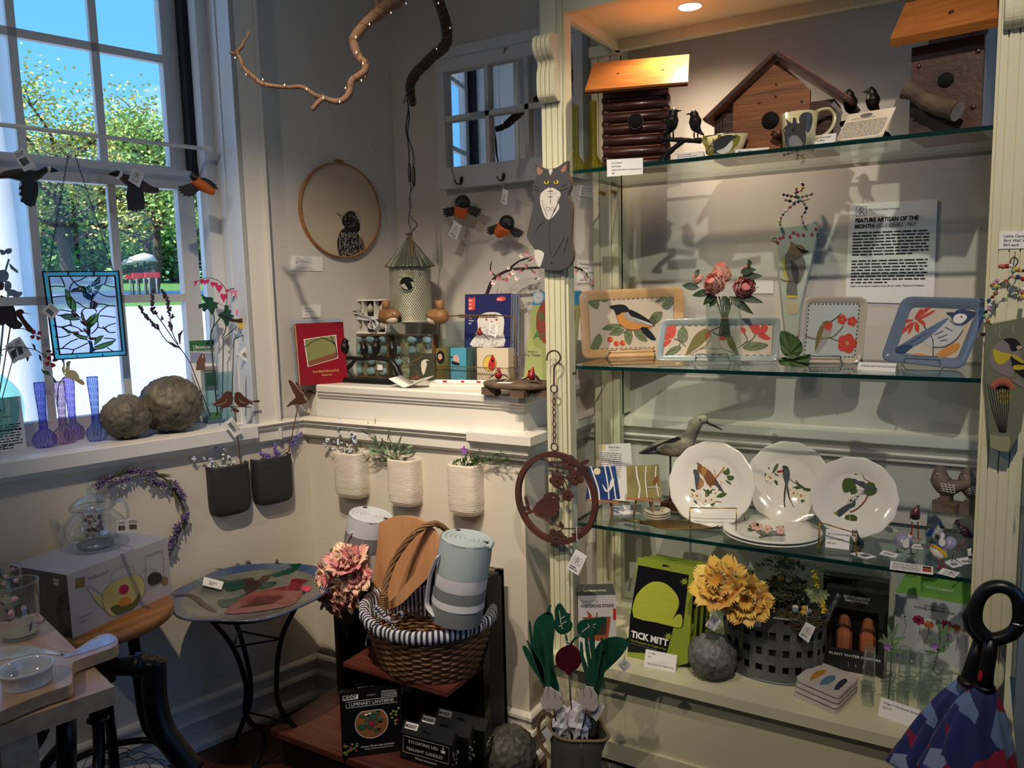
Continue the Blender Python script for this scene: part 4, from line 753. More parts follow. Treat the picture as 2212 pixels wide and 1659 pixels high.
def branch(t,k,s,dep,radii,m_,n=10,name='branch',wob=.12):
 pp=px(k,s);pts=[]
 for i,(a,b)in enumerate(pp):d_=dep if not hasattr(dep,'__len__')else dep[0]+(dep[1]-dep[0])*i/(len(pp)-1);pts.append(CAM+ray(a,b)*d_)
 q=sm(pts,5);s_=mpp_(q[0]);L_=len(radii)-1
 rr=[s_*(radii[min(int(i/(len(q)-1)*L_),L_-1)]*(1-(i/(len(q)-1)*L_)%1)+radii[min(int(i/(len(q)-1)*L_)+1,L_)]*((i/(len(q)-1)*L_)%1))*(1+wob*noise.noise(V((i*.7,1,s_))))for i in range(len(q))]
 m=t(name);m.tb(q,rr,m_,n);return q,rr
t=T('pale_branch','pale bare branch with twisted fairy lights hanging before the wall','branch');dp=2.05
q1,r1=branch(t,'D','1150,-60 1130,0 1080,25 1030,70 960,125 900,190 870,240 880,300 905,350 935,380 935,425 890,460 855,490 840,560 800,600 750,605 690,585 640,570 560,520 480,522 400,515 320,500 270,460 215,410 185,340 165,315',dp,[14,15,12,11,9,8,8,7,6,5,4,5,4,3],BR1)
q2,_=branch(t,'D','165,315 200,280 215,245 235,215 240,190',dp,[4,3,2,3],BR1,name='twig');branch(t,'D','185,318 150,320 128,312',dp,[4,3,3],BR1,name='twig');branch(t,'D','680,590 650,620 620,655',dp,[6,5,5],BR1,name='twig');branch(t,'D','1020,60 1010,20 1000,-30',dp,[7,6,6],BR1,name='twig');branch(t,'D','930,430 938,465',dp,[4,2],BR1,name='twig');branch(t,'D','870,480 848,465',dp,[3,2],BR1,name='twig');branch(t,'D','200,245 210,262',dp,[2,2],BR1,name='twig')
def coil(t,q,rr,turns,gap,nlights,ph=0):
 w_=t('wire');pts=[];n=len(q)
 for i in range(n*3):
  u=i/3;j=min(int(u),n-2);c=q[j].lerp(q[j+1],u-j);d=(q[j+1]-q[j]).normalized();a=ph+u/n*turns*6.28;s=d.orthogonal().normalized();w2=d.cross(s);r_=rr[j]+gap*(.4+.6*abs(noise.noise(V((u*.3,ph,0))))*2);pts.append(c+s*cos(a)*r_+w2*sin(a)*r_)
 w_.tb(pts,.0006,WIRE,4)
 for i in range(nlights):c=pts[int((i+.5)/nlights*len(pts))];b=t('bulb');b.ell(c,(.0017,.0017,.003),FL_,n=6,k=5)
coil(t,q1,r1,16,.006,15);hook=t('hanging_wire');hook.tb([q1[2],V((q1[2].x,q1[2].y,CEIL))],.001,BLK,5);t.done()
t=T('dark_branch','thick dark branch wrapped in fairy wire beside the mirror','branch')
q3,r3=branch(t,'Z','790,-160 800,-60 820,20 860,140 900,280 915,400 910,500 850,590 760,660 640,780 540,880 480,1000 480,1100 500,1180 505,1235',[2.25,2.62],[10,12,12,12,13,12,13,12,12,12,12,11,9,8],BR2,12,wob=.2);coil(t,q3,r3,12,.004,5,1);hook=t('hanging_wire');hook.tb([q3[1],V((q3[1].x,q3[1].y,CEIL))],.0012,BLK,5);t.done()
t=T('light_cord','black fairy light cord dangling from the dark branch to the birdhouse','cord');m=t('cord');dC=(q3[-1]-CAM).dot(_fw)
def dpt(k,s,d_):return[CAM+ray(a,b)*d_ for a,b in px(k,s)]
m.tb(sm(dpt('D','1185,560 1195,640 1185,720 1180,780 1195,860 1200,980',dC),4),.0022,BLK,6);m.tb(sm(dpt('D','1190,600 1200,700 1190,800 1215,880 1228,950 1225,1000',dC),4),.0022,BLK,6);m.tb(sm(dpt('D','1203,1085 1210,1120 1200,1200 1205,1260 1195,1310 1210,1380 1205,1420',dC),4),.0018,BLK,6);m.tb(sm(dpt('D','1228,1110 1205,1160 1212,1230 1200,1280 1240,1330 1245,1350 1220,1380 1215,1410',dC),4),.0018,BLK,6);m.tb(sm(dpt('D','1185,560 1170,600 1165,620 1190,590',dC),3),.0012,BLK,5)
m=t('plug');m.tb(dpt('D','1200,975 1202,1000 1204,1080 1204,1090',dC),[.003,.0055,.0055,.003],BLK,10);m=t('plug');m.tb(dpt('D','1226,995 1227,1010 1228,1100 1228,1112',dC),[.003,.0055,.0055,.003],BLK,10);t.done()
t=T('window_mirror','old white nine pane window frame turned into a mirror','mirror');MF=MQ((196,200,204),.6);y0=YR-.05
pa=G.hit(943,112,y0);pbz=G.hit(1165,385,y0);x0=(G.hit(945,410,y0)[0]+pa[0])/2;x1=G.hit(1252,150,y0)[0]+.01;z0=G.hit(945,410,y0)[1];z1=G.hit(943,112,y0)[1];m=t('mirror_glass');MG=MQ((236,240,242),.015,metal=1)
m.box(G,x0+.03,x1-.03,y0+.022,y0+.026,z0+.03,z1-.03,MG);m=t('back_board');m.box(G,x0+.02,x1-.02,y0+.026,YR-.002,z0+.02,z1-.02,MF);m=t('frame');fw=.034
m.box(G,x0,x0+fw,y0,YR-.004,z0,z1,MF,.003);m.box(G,x1-fw,x1,y0,YR-.004,z0,z1,MF,.003);m.box(G,x0+fw,x1-fw,y0,YR-.004,z0,z0+.075,MF,.003);m.box(G,x0+fw,x1-fw,y0,YR-.004,z1-.075,z1,MF,.003);m.box(G,x0-.004,x1+.004,y0-.006,y0+.004,z1-.03,z1+.004,MF,.002)
gx=[x0+fw,G.hit(1049,200,y0)[0],G.hit(1135,200,y0)[0],x1-fw]
for xx in gx[1:3]:m=t('muntin');m.box(G,xx-.008,xx+.008,y0+.004,y0+.022,z0+.075,z1-.075,MF,.003)
for yy in(244,):m=t('muntin');zz=G.hit(1045,yy,y0)[1];m.box(G,x0+fw,x1-fw,y0+.004,y0+.022,zz-.009,zz+.009,MF,.003)
m=t('sash_lift');c=QX(G,'Z','1575,590',y0-.01)[0];m.ell(c,(.008,.010,.012),MF,n=10,k=6);m.tb(sm([c+V((-.02,.012,.012)),c+V((0,0,.006)),c+V((.022,.012,.014))],3),.005,MF,8)
hks=[]
for sx,yy in((997,390),(1088,382)):
 hk=t('hook');c=P3(G,[(sx,yy)],y0)[0];hk.tb(sm([c+V((.002,-.002,.012)),c+V((.001,-.004,0)),c+V((-.002,-.008,-.012)),c+V((-.008,-.022,-.012)),c+V((-.011,-.026,0))],4),[.005,.006,.004,.003,.002,.003],BLKM,8);hks.append(c+V((-.006,-.018,-.014)))
t.done()
oriole(G,YR-.07,'D','1510,1210 1515,1240 1508,1270 1500,1300',[10,18,15,12],'1519,1212',17,['1535,1232 1570,1228 1610,1242 1635,1250 1618,1258 1632,1270 1612,1272 1622,1287 1600,1285 1600,1298 1585,1290 1570,1285 1555,1270 1538,1255','1500,1232 1470,1235 1430,1240 1398,1250 1412,1257 1400,1268 1416,1272 1402,1287 1424,1285 1418,1298 1440,1290 1455,1292 1480,1275 1498,1255'],'black and orange bird hanging from the left mirror hook','1511,1120 1513,1195','1470,1315 1515,1350 1485,1430 1435,1405',hookp=hks[0])
oriole(G,YR-.07,'D','1780,1330 1770,1360 1750,1380 1725,1400',[10,19,15,10],'1783,1332',17,['1800,1350 1830,1358 1860,1370 1888,1388 1872,1390 1884,1400 1868,1402 1876,1412 1860,1410 1858,1420 1840,1415 1830,1418 1815,1400 1798,1375','1755,1335 1720,1340 1690,1350 1660,1362 1676,1366 1660,1378 1678,1380 1662,1392 1682,1392 1672,1402 1690,1402 1720,1390 1750,1365'],'black and orange bird hanging from the right mirror hook','1762,1100 1760,1200 1775,1315','1760,1125 1790,1140 1782,1225 1748,1210',hookp=hks[1],beak=(.6,.2))
ZL=1.184
t=T('red_book','red hardcover book with a park photograph leaning on the wall','book');fr,w_=B2((650,832),(751,824),ZL,6);fr=Fr(onz(650,833,ZL),fr.x,fr.y,fr.z);x1,h=fr.hit(743,697,0);h=fr.hit(640,698,0)[1];h=(h+fr.hit(742,696,0)[1])/2;DRD=MQ((140,18,34),.5,spec=.2)
m=t('cover');m.box(fr,0,w_,0,.004,0,h,DRD,.001);m.box(fr,0,w_,.026,.03,0,h,DRD,.001);m=t('pages');m.box(fr,.001,w_-.003,.004,.026,.002,h-.002,MQ((222,196,166),.8))
m=t('photo');q=[fr.hit(a,b,0)for a,b in px('E','185,440 418,408 432,578 215,640')];m.slab(fr,q,-.0006,0,PAPER);q2=[(sum(p[0]for p in q)/4+(a-sum(p[0]for p in q)/4)*.95,sum(p[1]for p in q)/4+(b-sum(p[1]for p in q)/4)*.95)for a,b in q];m.slab(fr,q2,-.0010,-.0006,MQ((132,134,78),.6));m.slab(fr,[q2[3],q2[2],(q2[2][0],q2[2][1]+.022),(q2[3][0],q2[3][1]+.016)],-.0014,-.001,MQ((128,74,50),.6))
m.pline(fr,px('E','425,560 410,480 350,440 300,430'),-.001,.003,BLK);m.pline(fr,px('E','410,480 380,420'),-.001,.003,BLK);m.pline(fr,px('E','190,500 260,450 300,440'),-.001,.002,BLK)
m=t('title');GOLD=MQ((206,176,90),.5);m.text(fr,'Frank Melville Memorial Park',w_*.55,h*.19,.0115,GOLD,al='c',bold=.01,wid=w_*.56);m.text(fr,'Seasons',w_*.56,h*.13,.0115,GOLD,al='c',bold=.01);m=t('plastic_sleeve');m.box(fr,-.014,w_+.004,.031,.0314,-.0,h+.014,ACR);t.done()
rp0=onz(905,770,ZL);RZ=ZL+(700-640)*0
t=T('acrylic_riser','clear acrylic riser box carrying the metal birdhouse','riser');fra=G.at(onY(897,697,2.30).x,2.30,0);zr=onY(897,694,2.30).z;xa=onY(838,700,2.22).x;xb=onY(968,700,2.22).x;m=t('riser');m.box(G,xa,xb,2.21,2.39,zr-.004,zr,ACR,.001);m.box(G,xa,xa+.004,2.21,2.39,ZL,zr-.004,ACR);m.box(G,xb-.004,xb,2.21,2.39,ZL,zr-.004,ACR);m.box(G,xa,xb,2.386,2.39,ZL,zr-.004,ACR);t.done(True)
GALV=MQ((150,152,132),.55,metal=.2,c2=(122,124,108));DIM=MQ((54,54,44),.8)
bhx=onY(890,690,2.30).x;fb=G.at(bhx,2.30,zr).rz(29);s=mpp_(fb.o);t=T('metal_birdhouse','round galvanised birdhouse with dimpled wall and ribbed cone roof','birdhouse');m=t('body');rb=44.5*s;hb=onY(890,572,2.30).z-zr;m.lathe(fb,[(0,.0),(rb*1.02,0),(rb,.003),(rb*.97,hb)],MQ((184,184,160),.5,metal=.15,c2=(164,164,142)),40)
m=t('dimples')
zz=.008;row=0
while zz<hb-.004:
 for j in range(54):
  a=(j+.5*(row%2))*2*PI_/54;
  if sin(a)>.25:continue
  c=V((rb*cos(a)*.995,rb*sin(a)*.995,zz));
  if abs(c.x)<.027 and abs(zz-hb*.66)<.030 and sin(a)<0 and math.hypot(c.x,zz-hb*.66)<.030:continue
  n_=fb.x*cos(a)+fb.y*sin(a);u_=V((-n_.y,n_.x,0));r_=.0021;P0=fb.w(*c)+n_*rb*.022;m.add([P0+u_*r_*cos(k*1.2566)+V((0,0,1))*r_*sin(k*1.2566)for k in range(5)],[(0,1,2,3,4)],DIM)
 zz+=.0062;row+=1
m=t('entrance_ring');a_=-PI_/2-.02;c=fb.w(rb*cos(a_)*.98,rb*sin(a_)*.98,hb*.66);m.tb([c+fb.x*cos(k)*.0265+fb.y*(-.004+.008*cos(k)**2)+fb.z*sin(k)*.0265 for k in AR(14,28)],.0022,GALV,6,closed=True);m=t('entrance');m.add([c+fb.x*cos(k)*.0255+fb.y*(-.003+.008*cos(k)**2)+fb.z*sin(k)*.0255 for k in AR(14,28)],[tuple(range(28))],MQ((6,6,8),.9))
m=t('roof');rt_=52*s;hr_=onY(890,513,2.30).z-zr-hb;vs=[];n=88
RF=MQ((116,118,104),.5,metal=.4,c2=(90,92,82))
for i,(r_,z_)in enumerate(((rt_,-.008),(rt_*.99,-.004),(rt_*.5,hr_*.5),(.006,hr_))):
 for j in range(n):a=j*2*PI_/n;k=1+(.03 if j%4<2 else-.03)*(r_>.01);vs.append(fb.w(r_*k*cos(a),r_*k*sin(a),hb+z_+(.002 if j%4<2 else 0)))
m.add(vs,[(i*n+j,i*n+(j+1)%n,(i+1)*n+(j+1)%n,(i+1)*n+j)for i in range(3)for j in range(n)],RF);m=t('finial');tp=fb.w(0,0,hb+hr_)
for k in range(6):a=k*1.05;m.add([tp,tp+V((cos(a)*.014,sin(a)*.014,.016)),tp+V((cos(a+.5)*.014,sin(a+.5)*.014,.016))],[(0,1,2)],RF)
m=t('hanging_loop');m.tb(sm([tp+V((-.012,0,.012)),tp+V((.008,0,.014)),tp+V((.03,-.02,-.02)),tp+V((.047,-.045,-.075))],4),.003,MQ((120,96,70),.9),6);t.done()
WRN=wood('wren wood',(146,104,62),(120,82,46),rough=.6)
def wren(cx,cy,dirx,lb,k=1):
 t=T('wooden_wren',lb,'figurine','carved wooden wrens by the metal birdhouse');c=onY(cx,cy,2.20);s=mpp_(c);m=t('body');q=sm([c+V((-dirx*26*s,0,3*s)),c+V((-dirx*12*s,0,0)),c+V((dirx*4*s,0,0)),c+V((dirx*17*s,0,3*s)),c+V((dirx*27*s,0,0))],4);m.tb(q,[s*v for v in(6,11,14,16,17,17,17,17,17,16,15,14,12,10,8,5,2)],WRN,14)
 m=t('tail');m.tb([c+V((-dirx*10*s,0,10*s)),c+V((-dirx*8*s,0,34*s))],[8*s,10*s],WRN,10);m=t('breast');m.ell(c+V((dirx*8*s,-4*s,-8*s)),(15*s,12*s,9*s),MQ((196,186,164),.6));m=t('eye');m.ell(c+V((dirx*19*s,-9*s,5*s)),2.4*s,PAPER);m.ell(c+V((dirx*19*s,-11*s,5*s)),1.6*s,BLK);t.done()
wren(842,683,1,'carved wooden wren at the left foot of the metal birdhouse');wren(944,683,-1,'carved wooden wren at the right foot of the metal birdhouse')
DK_=MQ((52,46,44),.8);RIB=MQ((206,206,212),.35)
def stand(cxpx,base,y,tilt=4,rot=0):p=onY(cxpx,base,y);return Fr(p,(1,0,0),(0,1,0),(0,0,1)).rz(rot).rx(-tilt)
def qbox(t,fr,x0,x1,z0,z1,d,m_,wall=.006,mat_back=None,name='box'):
 m=t(name);m.box(fr,x0,x0+wall,0,d,z0,z1,m_,.001);m.box(fr,x1-wall,x1,0,d,z0,z1,m_,.001);m.box(fr,x0+wall,x1-wall,0,d,z0,z0+wall,m_,.001);m.box(fr,x0+wall,x1-wall,0,d,z1-wall,z1,m_,.001);m.box(fr,x0+wall,x1-wall,d-.004,d,z0+wall,z1-wall,mat_back or m_)
EGG=MQ((160,184,190),.6);SPK=MQ((44,44,40),.8);STRAW=MQ((196,184,150),.9);BXW=wood('box wood',(150,112,80),(124,88,60),rough=.7)
def eggs(lb,x0p,x1p,y,rows,cols,dens,base=828,top=722):
 t=T('egg_box',lb,'box','boxes of speckled blue eggs');fr=Fr(V((onY(x0p,base,y).x,y,ZL)),(1,0,0),(0,1,0),(0,0,1)).rx(-3);w_=fr.hit(x1p,780,0)[0];z1=fr.hit((x0p+x1p)/2,top,0)[1];qbox(t,fr,0,w_,0,z1,.035,BXW,.005,STRAW)
 e=t('straw')
 for i in range(150):a=V((U_(.01,w_-.01),U_(.008,.03),U_(.01,z1-.01)));e.tb(sm([fr.w(*a),fr.w(a.x+U_(-.014,.014),U_(.004,.02),a.z+U_(-.014,.014)),fr.w(a.x+U_(-.02,.02),a.y,a.z+U_(-.02,.02))],2),.0009,STRAW,4)
 for r_ in range(rows):
  for c_ in range(cols):
   x=w_*(c_+.5)/cols;z=z1*(1-(r_+.5)/rows)+.002
   if dens<1 and R.random()>dens:continue
   g=t('egg');rr=min(w_/cols,z1/rows)*.43;g.ell(fr.w(x,.014,z),(rr*1.18,rr*.8,rr*.92),EGG,fr,14,10)
 m=t('lid');m.box(fr,0,w_,-.001,-.0006,0,z1,ACR);
 return t,fr,w_,z1
t,*_=eggs('left box of speckled blue eggs behind the black bird sculpture',757,838,2.255,4,3,1);t.done();t,fe,we,ze=eggs('right box of speckled blue eggs behind the black bird sculpture',839,935,2.25,4,3,.8);m=t('price_tag');m.box(fe,-.05,-.025,-.002,-.0015,.03,.05,PAPER);t.done()
zt=ze*.9985+ZL
t=T('bulb_box','white box of clay bulbs tied with a satin ribbon bow','gift box');fr=Fr(V((onY(758,720,2.27).x,2.27,zt)),(1,0,0),(0,1,0),(0,0,1)).rx(-2);w_=fr.hit(834,690,0)[0];z1=fr.hit(795,647,0)[1];qbox(t,fr,0,w_,0,z1,.035,WHITE,.005,DK_);m=t('divider');m.box(fr,w_/3-.001,w_/3+.001,.002,.03,.005,z1-.005,WHITE);m.box(fr,2*w_/3-.001,2*w_/3+.001,.002,.03,.005,z1-.005,WHITE);m.box(fr,.005,w_-.005,.002,.03,z1/2-.001,z1/2+.001,WHITE)
CLB=MQ((176,168,156),.7)
for c_ in range(3):
 for r_ in range(2):g=t('bulb');f2=Fr(fr.w(w_*(c_+.5)/3,.014,z1*(.75-.5*r_)-.012),fr.x,fr.y,fr.z);g.lathe(f2,[(0,-.004),(.010,.0),(.0135,.008),(.011,.017),(.005,.023),(.002,.03)],CLB,14)
m=t('ribbon');zc=z1*.5;m.slab(fr,[(0,zc+.018),(w_*.6,zc-.004),(w_*.6,zc-.016),(0,zc-.008)],-.004,-.002,RIB);m.slab(fr,[(w_*.6,zc-.002),(w_,zc+.014),(w_+.0,zc-.004),(w_*.6,zc-.014)],-.004,-.002,RIB);m.tb(sm([fr.w(w_*.6,-.008,zc-.008),fr.w(w_*.4,-.016,zc+.024),fr.w(w_*.16,-.014,zc+.018),fr.w(w_*.6,-.006,zc-.006)],5),[.004,.008,.008,.003],RIB,6,flat=.2);m.tb(sm([fr.w(w_*.62,-.008,zc-.008),fr.w(w_*.85,-.018,zc-.02),fr.w(w_*.8,-.016,zc-.045),fr.w(w_*.62,-.016,zc-.04),fr.w(w_*.62,-.006,zc-.008)],5),[.004,.008,.008,.003],RIB,6,flat=.2);m.slab(fr,[(w_*.62,zc-.01),(w_*.7,zc-.055),(w_*.78,zc-.05)],-.006,-.004,RIB);t.done()
BRZ=MQ((30,26,24),.42,metal=.35,c2=(20,18,17),bump=.4)
def perched(mb,fr,y,k,foot,hgt_px,face=1,lean=.1):
 p=P3(fr,px(k,foot),y)[0];s=mpp_(p)*KX[k][2];X=fr.x;Z=fr.z;h=hgt_px*s
 body=sm([p+Z*h*.02-X*face*h*.30,p+Z*h*.14-X*face*h*.16,p+Z*h*.34,p+Z*h*.56+X*face*h*.03,p+Z*h*.74+X*face*h*.06,p+Z*h*.86+X*face*h*.08,p+Z*h*.99+X*face*h*.08],4);rr=[.03,.07,.19,.235,.16,.15,.03]
 mb.tb(body,[h*(rr[min(int(i/4),6)]*(1-(i%4)/4)+rr[min(int(i/4)+1,6)]*(i%4)/4)for i in range(len(body))],BRZ,12);hc=p+Z*h*.86+X*face*h*.08;mb.tb([hc+X*face*h*.1,hc+X*face*h*.3-Z*h*.02],[h*.06,h*.008],BRZ,6)
 for sx in(-.07,.07):mb.tb([p+Z*h*.16+X*sx*h,p+X*sx*h-Z*h*.03],h*.03,BRZ,5)
def sculpt(lb,fr,y,k,branches,base,birds):
 t=T('bird_sculpture',lb,'figurine','dark bronze bird sculptures');m=t('branch')
 for s,r_ in branches:q=sm(QX(fr,k,s,y),4);sc_=mpp_(q[0])*KX[k][2];m.tb(q,[sc_*v*(1+.18*noise.noise(V((i*1.3,v,0))))for i,v in enumerate(r_ if len(r_)==len(q)else[r_[0]+(r_[-1]-r_[0])*i/(len(q)-1)for i in range(len(q))])],BRZ,9)
 if base:b=t('base');base(b)
 for i,a in enumerate(birds):b=t('bird');perched(b,fr,y-.004,k,*a)
 t.done()
Yb=onz(780,828,ZL).y
def sb(b):x0=onz(722,828,ZL).x;x1=onz(872,826,ZL).x;b.box(G,x0,x1,Yb-.0,Yb+.06,ZL,ZL+.006,BRZ,.002);b.box(G,x0+.004,x1-.004,Yb+.004,Yb+.056,ZL+.006,ZL+.016,BRZ,.003)
sculpt('long black sculpture of four birds on a curving branch',G,Yb+.03,'E',[('420,590 500,575 600,580 700,575 780,585 830,620 860,670 880,720',(11,26)),('560,585 520,630 480,660 450,700 440,720',(12,22)),('490,660 520,690 540,715',(8,9))],sb,[('480,575',145,1),('625,580',130,-1),('705,575',148,1),('830,585',138,-1)])
t=T('photo_card','photo card of a white heron in front of the egg boxes','card');fr=Fr(onz(884,820,ZL),(1,0,0),(0,1,0),(0,0,1)).rx(-5);x1,z1=fr.hit(940,762,0);z1=fr.hit(885,762,0)[1];m=t('card');m.box(fr,0,x1,0,.004,0,z1,MQ((62,64,50),.4),.0005);m=t('heron');m.pslab(fr,sm(px('k','905,885 945,898 905,905 915,935 905,985 875,1060 850,950 862,905 885,890'),2,True),-.001,.0006,MQ((206,200,186),.6));m=t('print')
for s in('740,915 800,890 870,850','780,985 800,1010 820,1045','730,950 780,945'):m.pline(fr,px('k',s),-.0008,.0012,MQ((150,142,104),.7))
t.done()
WB=MQ((118,94,58),.5,metal=.5);t=T('wire_basket','small gold wire basket with a coiled handle','basket');a=onz(935,826,ZL);b=onz(1117,828,ZL);Yw=a.y+.012;xw0,xw1=a.x,b.x;dw=.075;hw=onY(935,790,Yw).z-ZL;fw_=Fr((xw0,Yw,ZL));W0=xw1-xw0;m=t('mesh')
m.tb([fw_.w(x,y,hw)for x,y in((0,0),(W0,0),(W0,dw),(0,dw))],.0016,WB,6,closed=True);m.tb([fw_.w(x,y,.002)for x,y in((.004,0),(W0-.004,0),(W0-.004,dw),(.004,dw))],.0016,WB,6,closed=True)
def net(x0,x1,yy0,yy1,nx):
 for i in range(nx):
  u0=i/nx;u1=(i+1)/nx
  for v0 in(0,1,2):
   p=lambda u,v:fw_.w(x0+(x1-x0)*u,yy0+(yy1-yy0)*u,.002+(hw-.004)*v/3)
   m.tb([p(u0,v0),p((u0+u1)/2,v0+.5),p(u1,v0)],.0005,WB,4);m.tb([p(u0,v0+1),p((u0+u1)/2,v0+.5),p(u1,v0+1)],.0005,WB,4)
net(0,W0,0,0,30);net(0,W0,dw,dw,30);net(0,0,0,dw,12);net(W0,W0,0,dw,12)
for i in range(60):u=W0*i/59;m.tb([fw_.w(u,-.001,hw+.0018),fw_.w(u+.001,-.002,hw-.003)],.0006,WB,4)
m=t('handle');ym=dw/2;hx0=fw_.loc(onY(951,760,Yw+ym)).x;hx1=fw_.loc(onY(1114,760,Yw+ym)).x;zt_=onY(1030,684,Yw+ym).z-ZL
m.tb(sm([fw_.w(hx0-.002,ym,hw),fw_.w(hx0,ym,zt_*.6),fw_.w(hx0+.002,ym,zt_*.93),fw_.w(hx0+.012,ym,zt_),fw_.w((hx0+hx1)/2,ym,zt_+.004),fw_.w(hx1-.014,ym,zt_),fw_.w(hx1-.001,ym,zt_*.93),fw_.w(hx1+.001,ym,zt_*.6),fw_.w(hx1+.003,ym,hw)],5),.0022,WB,8)
m=t('handle_coil');cx0,cx1=fw_.loc(onY(990,684,Yw+ym)).x,fw_.loc(onY(1072,684,Yw+ym)).x;m.tb([fw_.w(cx0+(cx1-cx0)*i/220,ym+.006*cos(i*.64),zt_+.002+.006*sin(i*.64))for i in range(221)],.0012,WB,5)
for hx in(hx0,hx1):m=t('handle_wrap');m.tb([fw_.w(hx+.006*cos(i*.7)*(1-.4*sin(i*.1)),ym+.006*sin(i*.7),hw+(zt_*.42-hw)*i/120)for i in range(121)],.0012,WB,5)
t.done()
def pack(lb,x0p,x1p,topp,yo,th,facem,decor,grp='bird napkin packs in the wire basket',base=.004):
 t=T('napkin_pack',lb,'packet',grp);Y_=Yw+yo;fr=Fr(V((onY(x0p,800,Y_).x,Y_,ZL+base)),(1,0,0),(0,1,0),(0,0,1)).rx(-2);x1=fr.hit(x1p,790,0)[0];z1=fr.hit((x0p+x1p)/2,topp,0)[1];m=t('pack');m.box(fr,0,x1,0,th,0,z1,facem,.001)
 if decor:p=t('print');decor(p,fr,x1,z1)
 t.done()
OLV=MQ((120,116,52),.4,c2=(66,66,34),stretch=(1,1,.4));SKY_=MQ((76,152,180),.35);SPL=MQ((58,88,86),.4,c2=(30,42,44),stretch=(8,1,.5));KR=MQ((206,192,166),.7);GWD=MQ((196,160,150),.6)
def d1(p,fr,x1,z1):q=fr.hit(*px('k','1065,865')[0]);p.slab(fr,[(q[0]+.018*cos(a),q[1]+.024*sin(a))for a in[i*.45 for i in range(14)]],-.0005,0,BLK);p.slab(fr,[(q[0]-.002+.009*cos(a),q[1]+.002+.011*sin(a))for a in[i*.45 for i in range(14)]],-.0009,-.0005,GWD);p.slab(fr,[(q[0]-.005+.004*cos(a),q[1]-.008+.003*sin(a))for a in[i*.45 for i in range(14)]],-.0012,-.0009,RED);p.slab(fr,[(q[0]-.003+.0016*cos(a),q[1]+.004+.0016*sin(a))for a in[i*.45 for i in range(14)]],-.0013,-.0009,BLK)
def d2(p,fr,x1,z1):p.pslab(fr,px('k','1140,855 1200,858 1215,868 1200,875'),-.0008,.0004,BLK);p.pslab(fr,sm(px('k','1205,850 1240,838 1265,870 1260,925 1215,910 1200,880'),2,True),-.0009,.0004,GWD);p.pslab(fr,sm(px('k','1190,905 1260,925 1270,950 1190,940'),2,True),-.001,.0004,BLK)
pack('napkin pack with a black woodpecker in a tree hole',942,972,752,.012,.045,OLV,d1);pack('napkin pack with a grey headed woodpecker on turquoise',973,1007,752,.012,.045,SKY_,d2);pack('napkin pack with dark striped sides behind the woodpecker ones',1008,1027,750,.012,.05,SPL,None)
def d3(p,fr,x1,z1):q=fr.hit(*px('k','1600,930')[0]);c=lambda r_,n=20:[(q[0]+r_*cos(a),q[1]+r_*sin(a))for a in[i*2*PI_/n for i in range(n)]];p.slab(fr,c(.027),-.0006,0,MQ((214,180,86),.5));p.stroke(fr,c(.027)+[c(.027)[0]],0,.0014,MQ((90,70,44),.6),.0012);p.pslab(fr,sm(px('k','1630,830 1650,880 1660,940 1640,1000 1590,1000 1582,950 1600,890'),2,True),-.0014,.0005,RED);p.pslab(fr,sm(px('k','1620,880 1640,890 1640,915 1620,915'),2,True),-.0018,.0004,BLK)
pack('boxed card set with a red cardinal in a round window',1027,1098,752,.022,.04,KR,d3,base=.006)
NAVY=mat('navy cover',(38,42,96),.35);OWLW=MQ((222,218,214),.6)
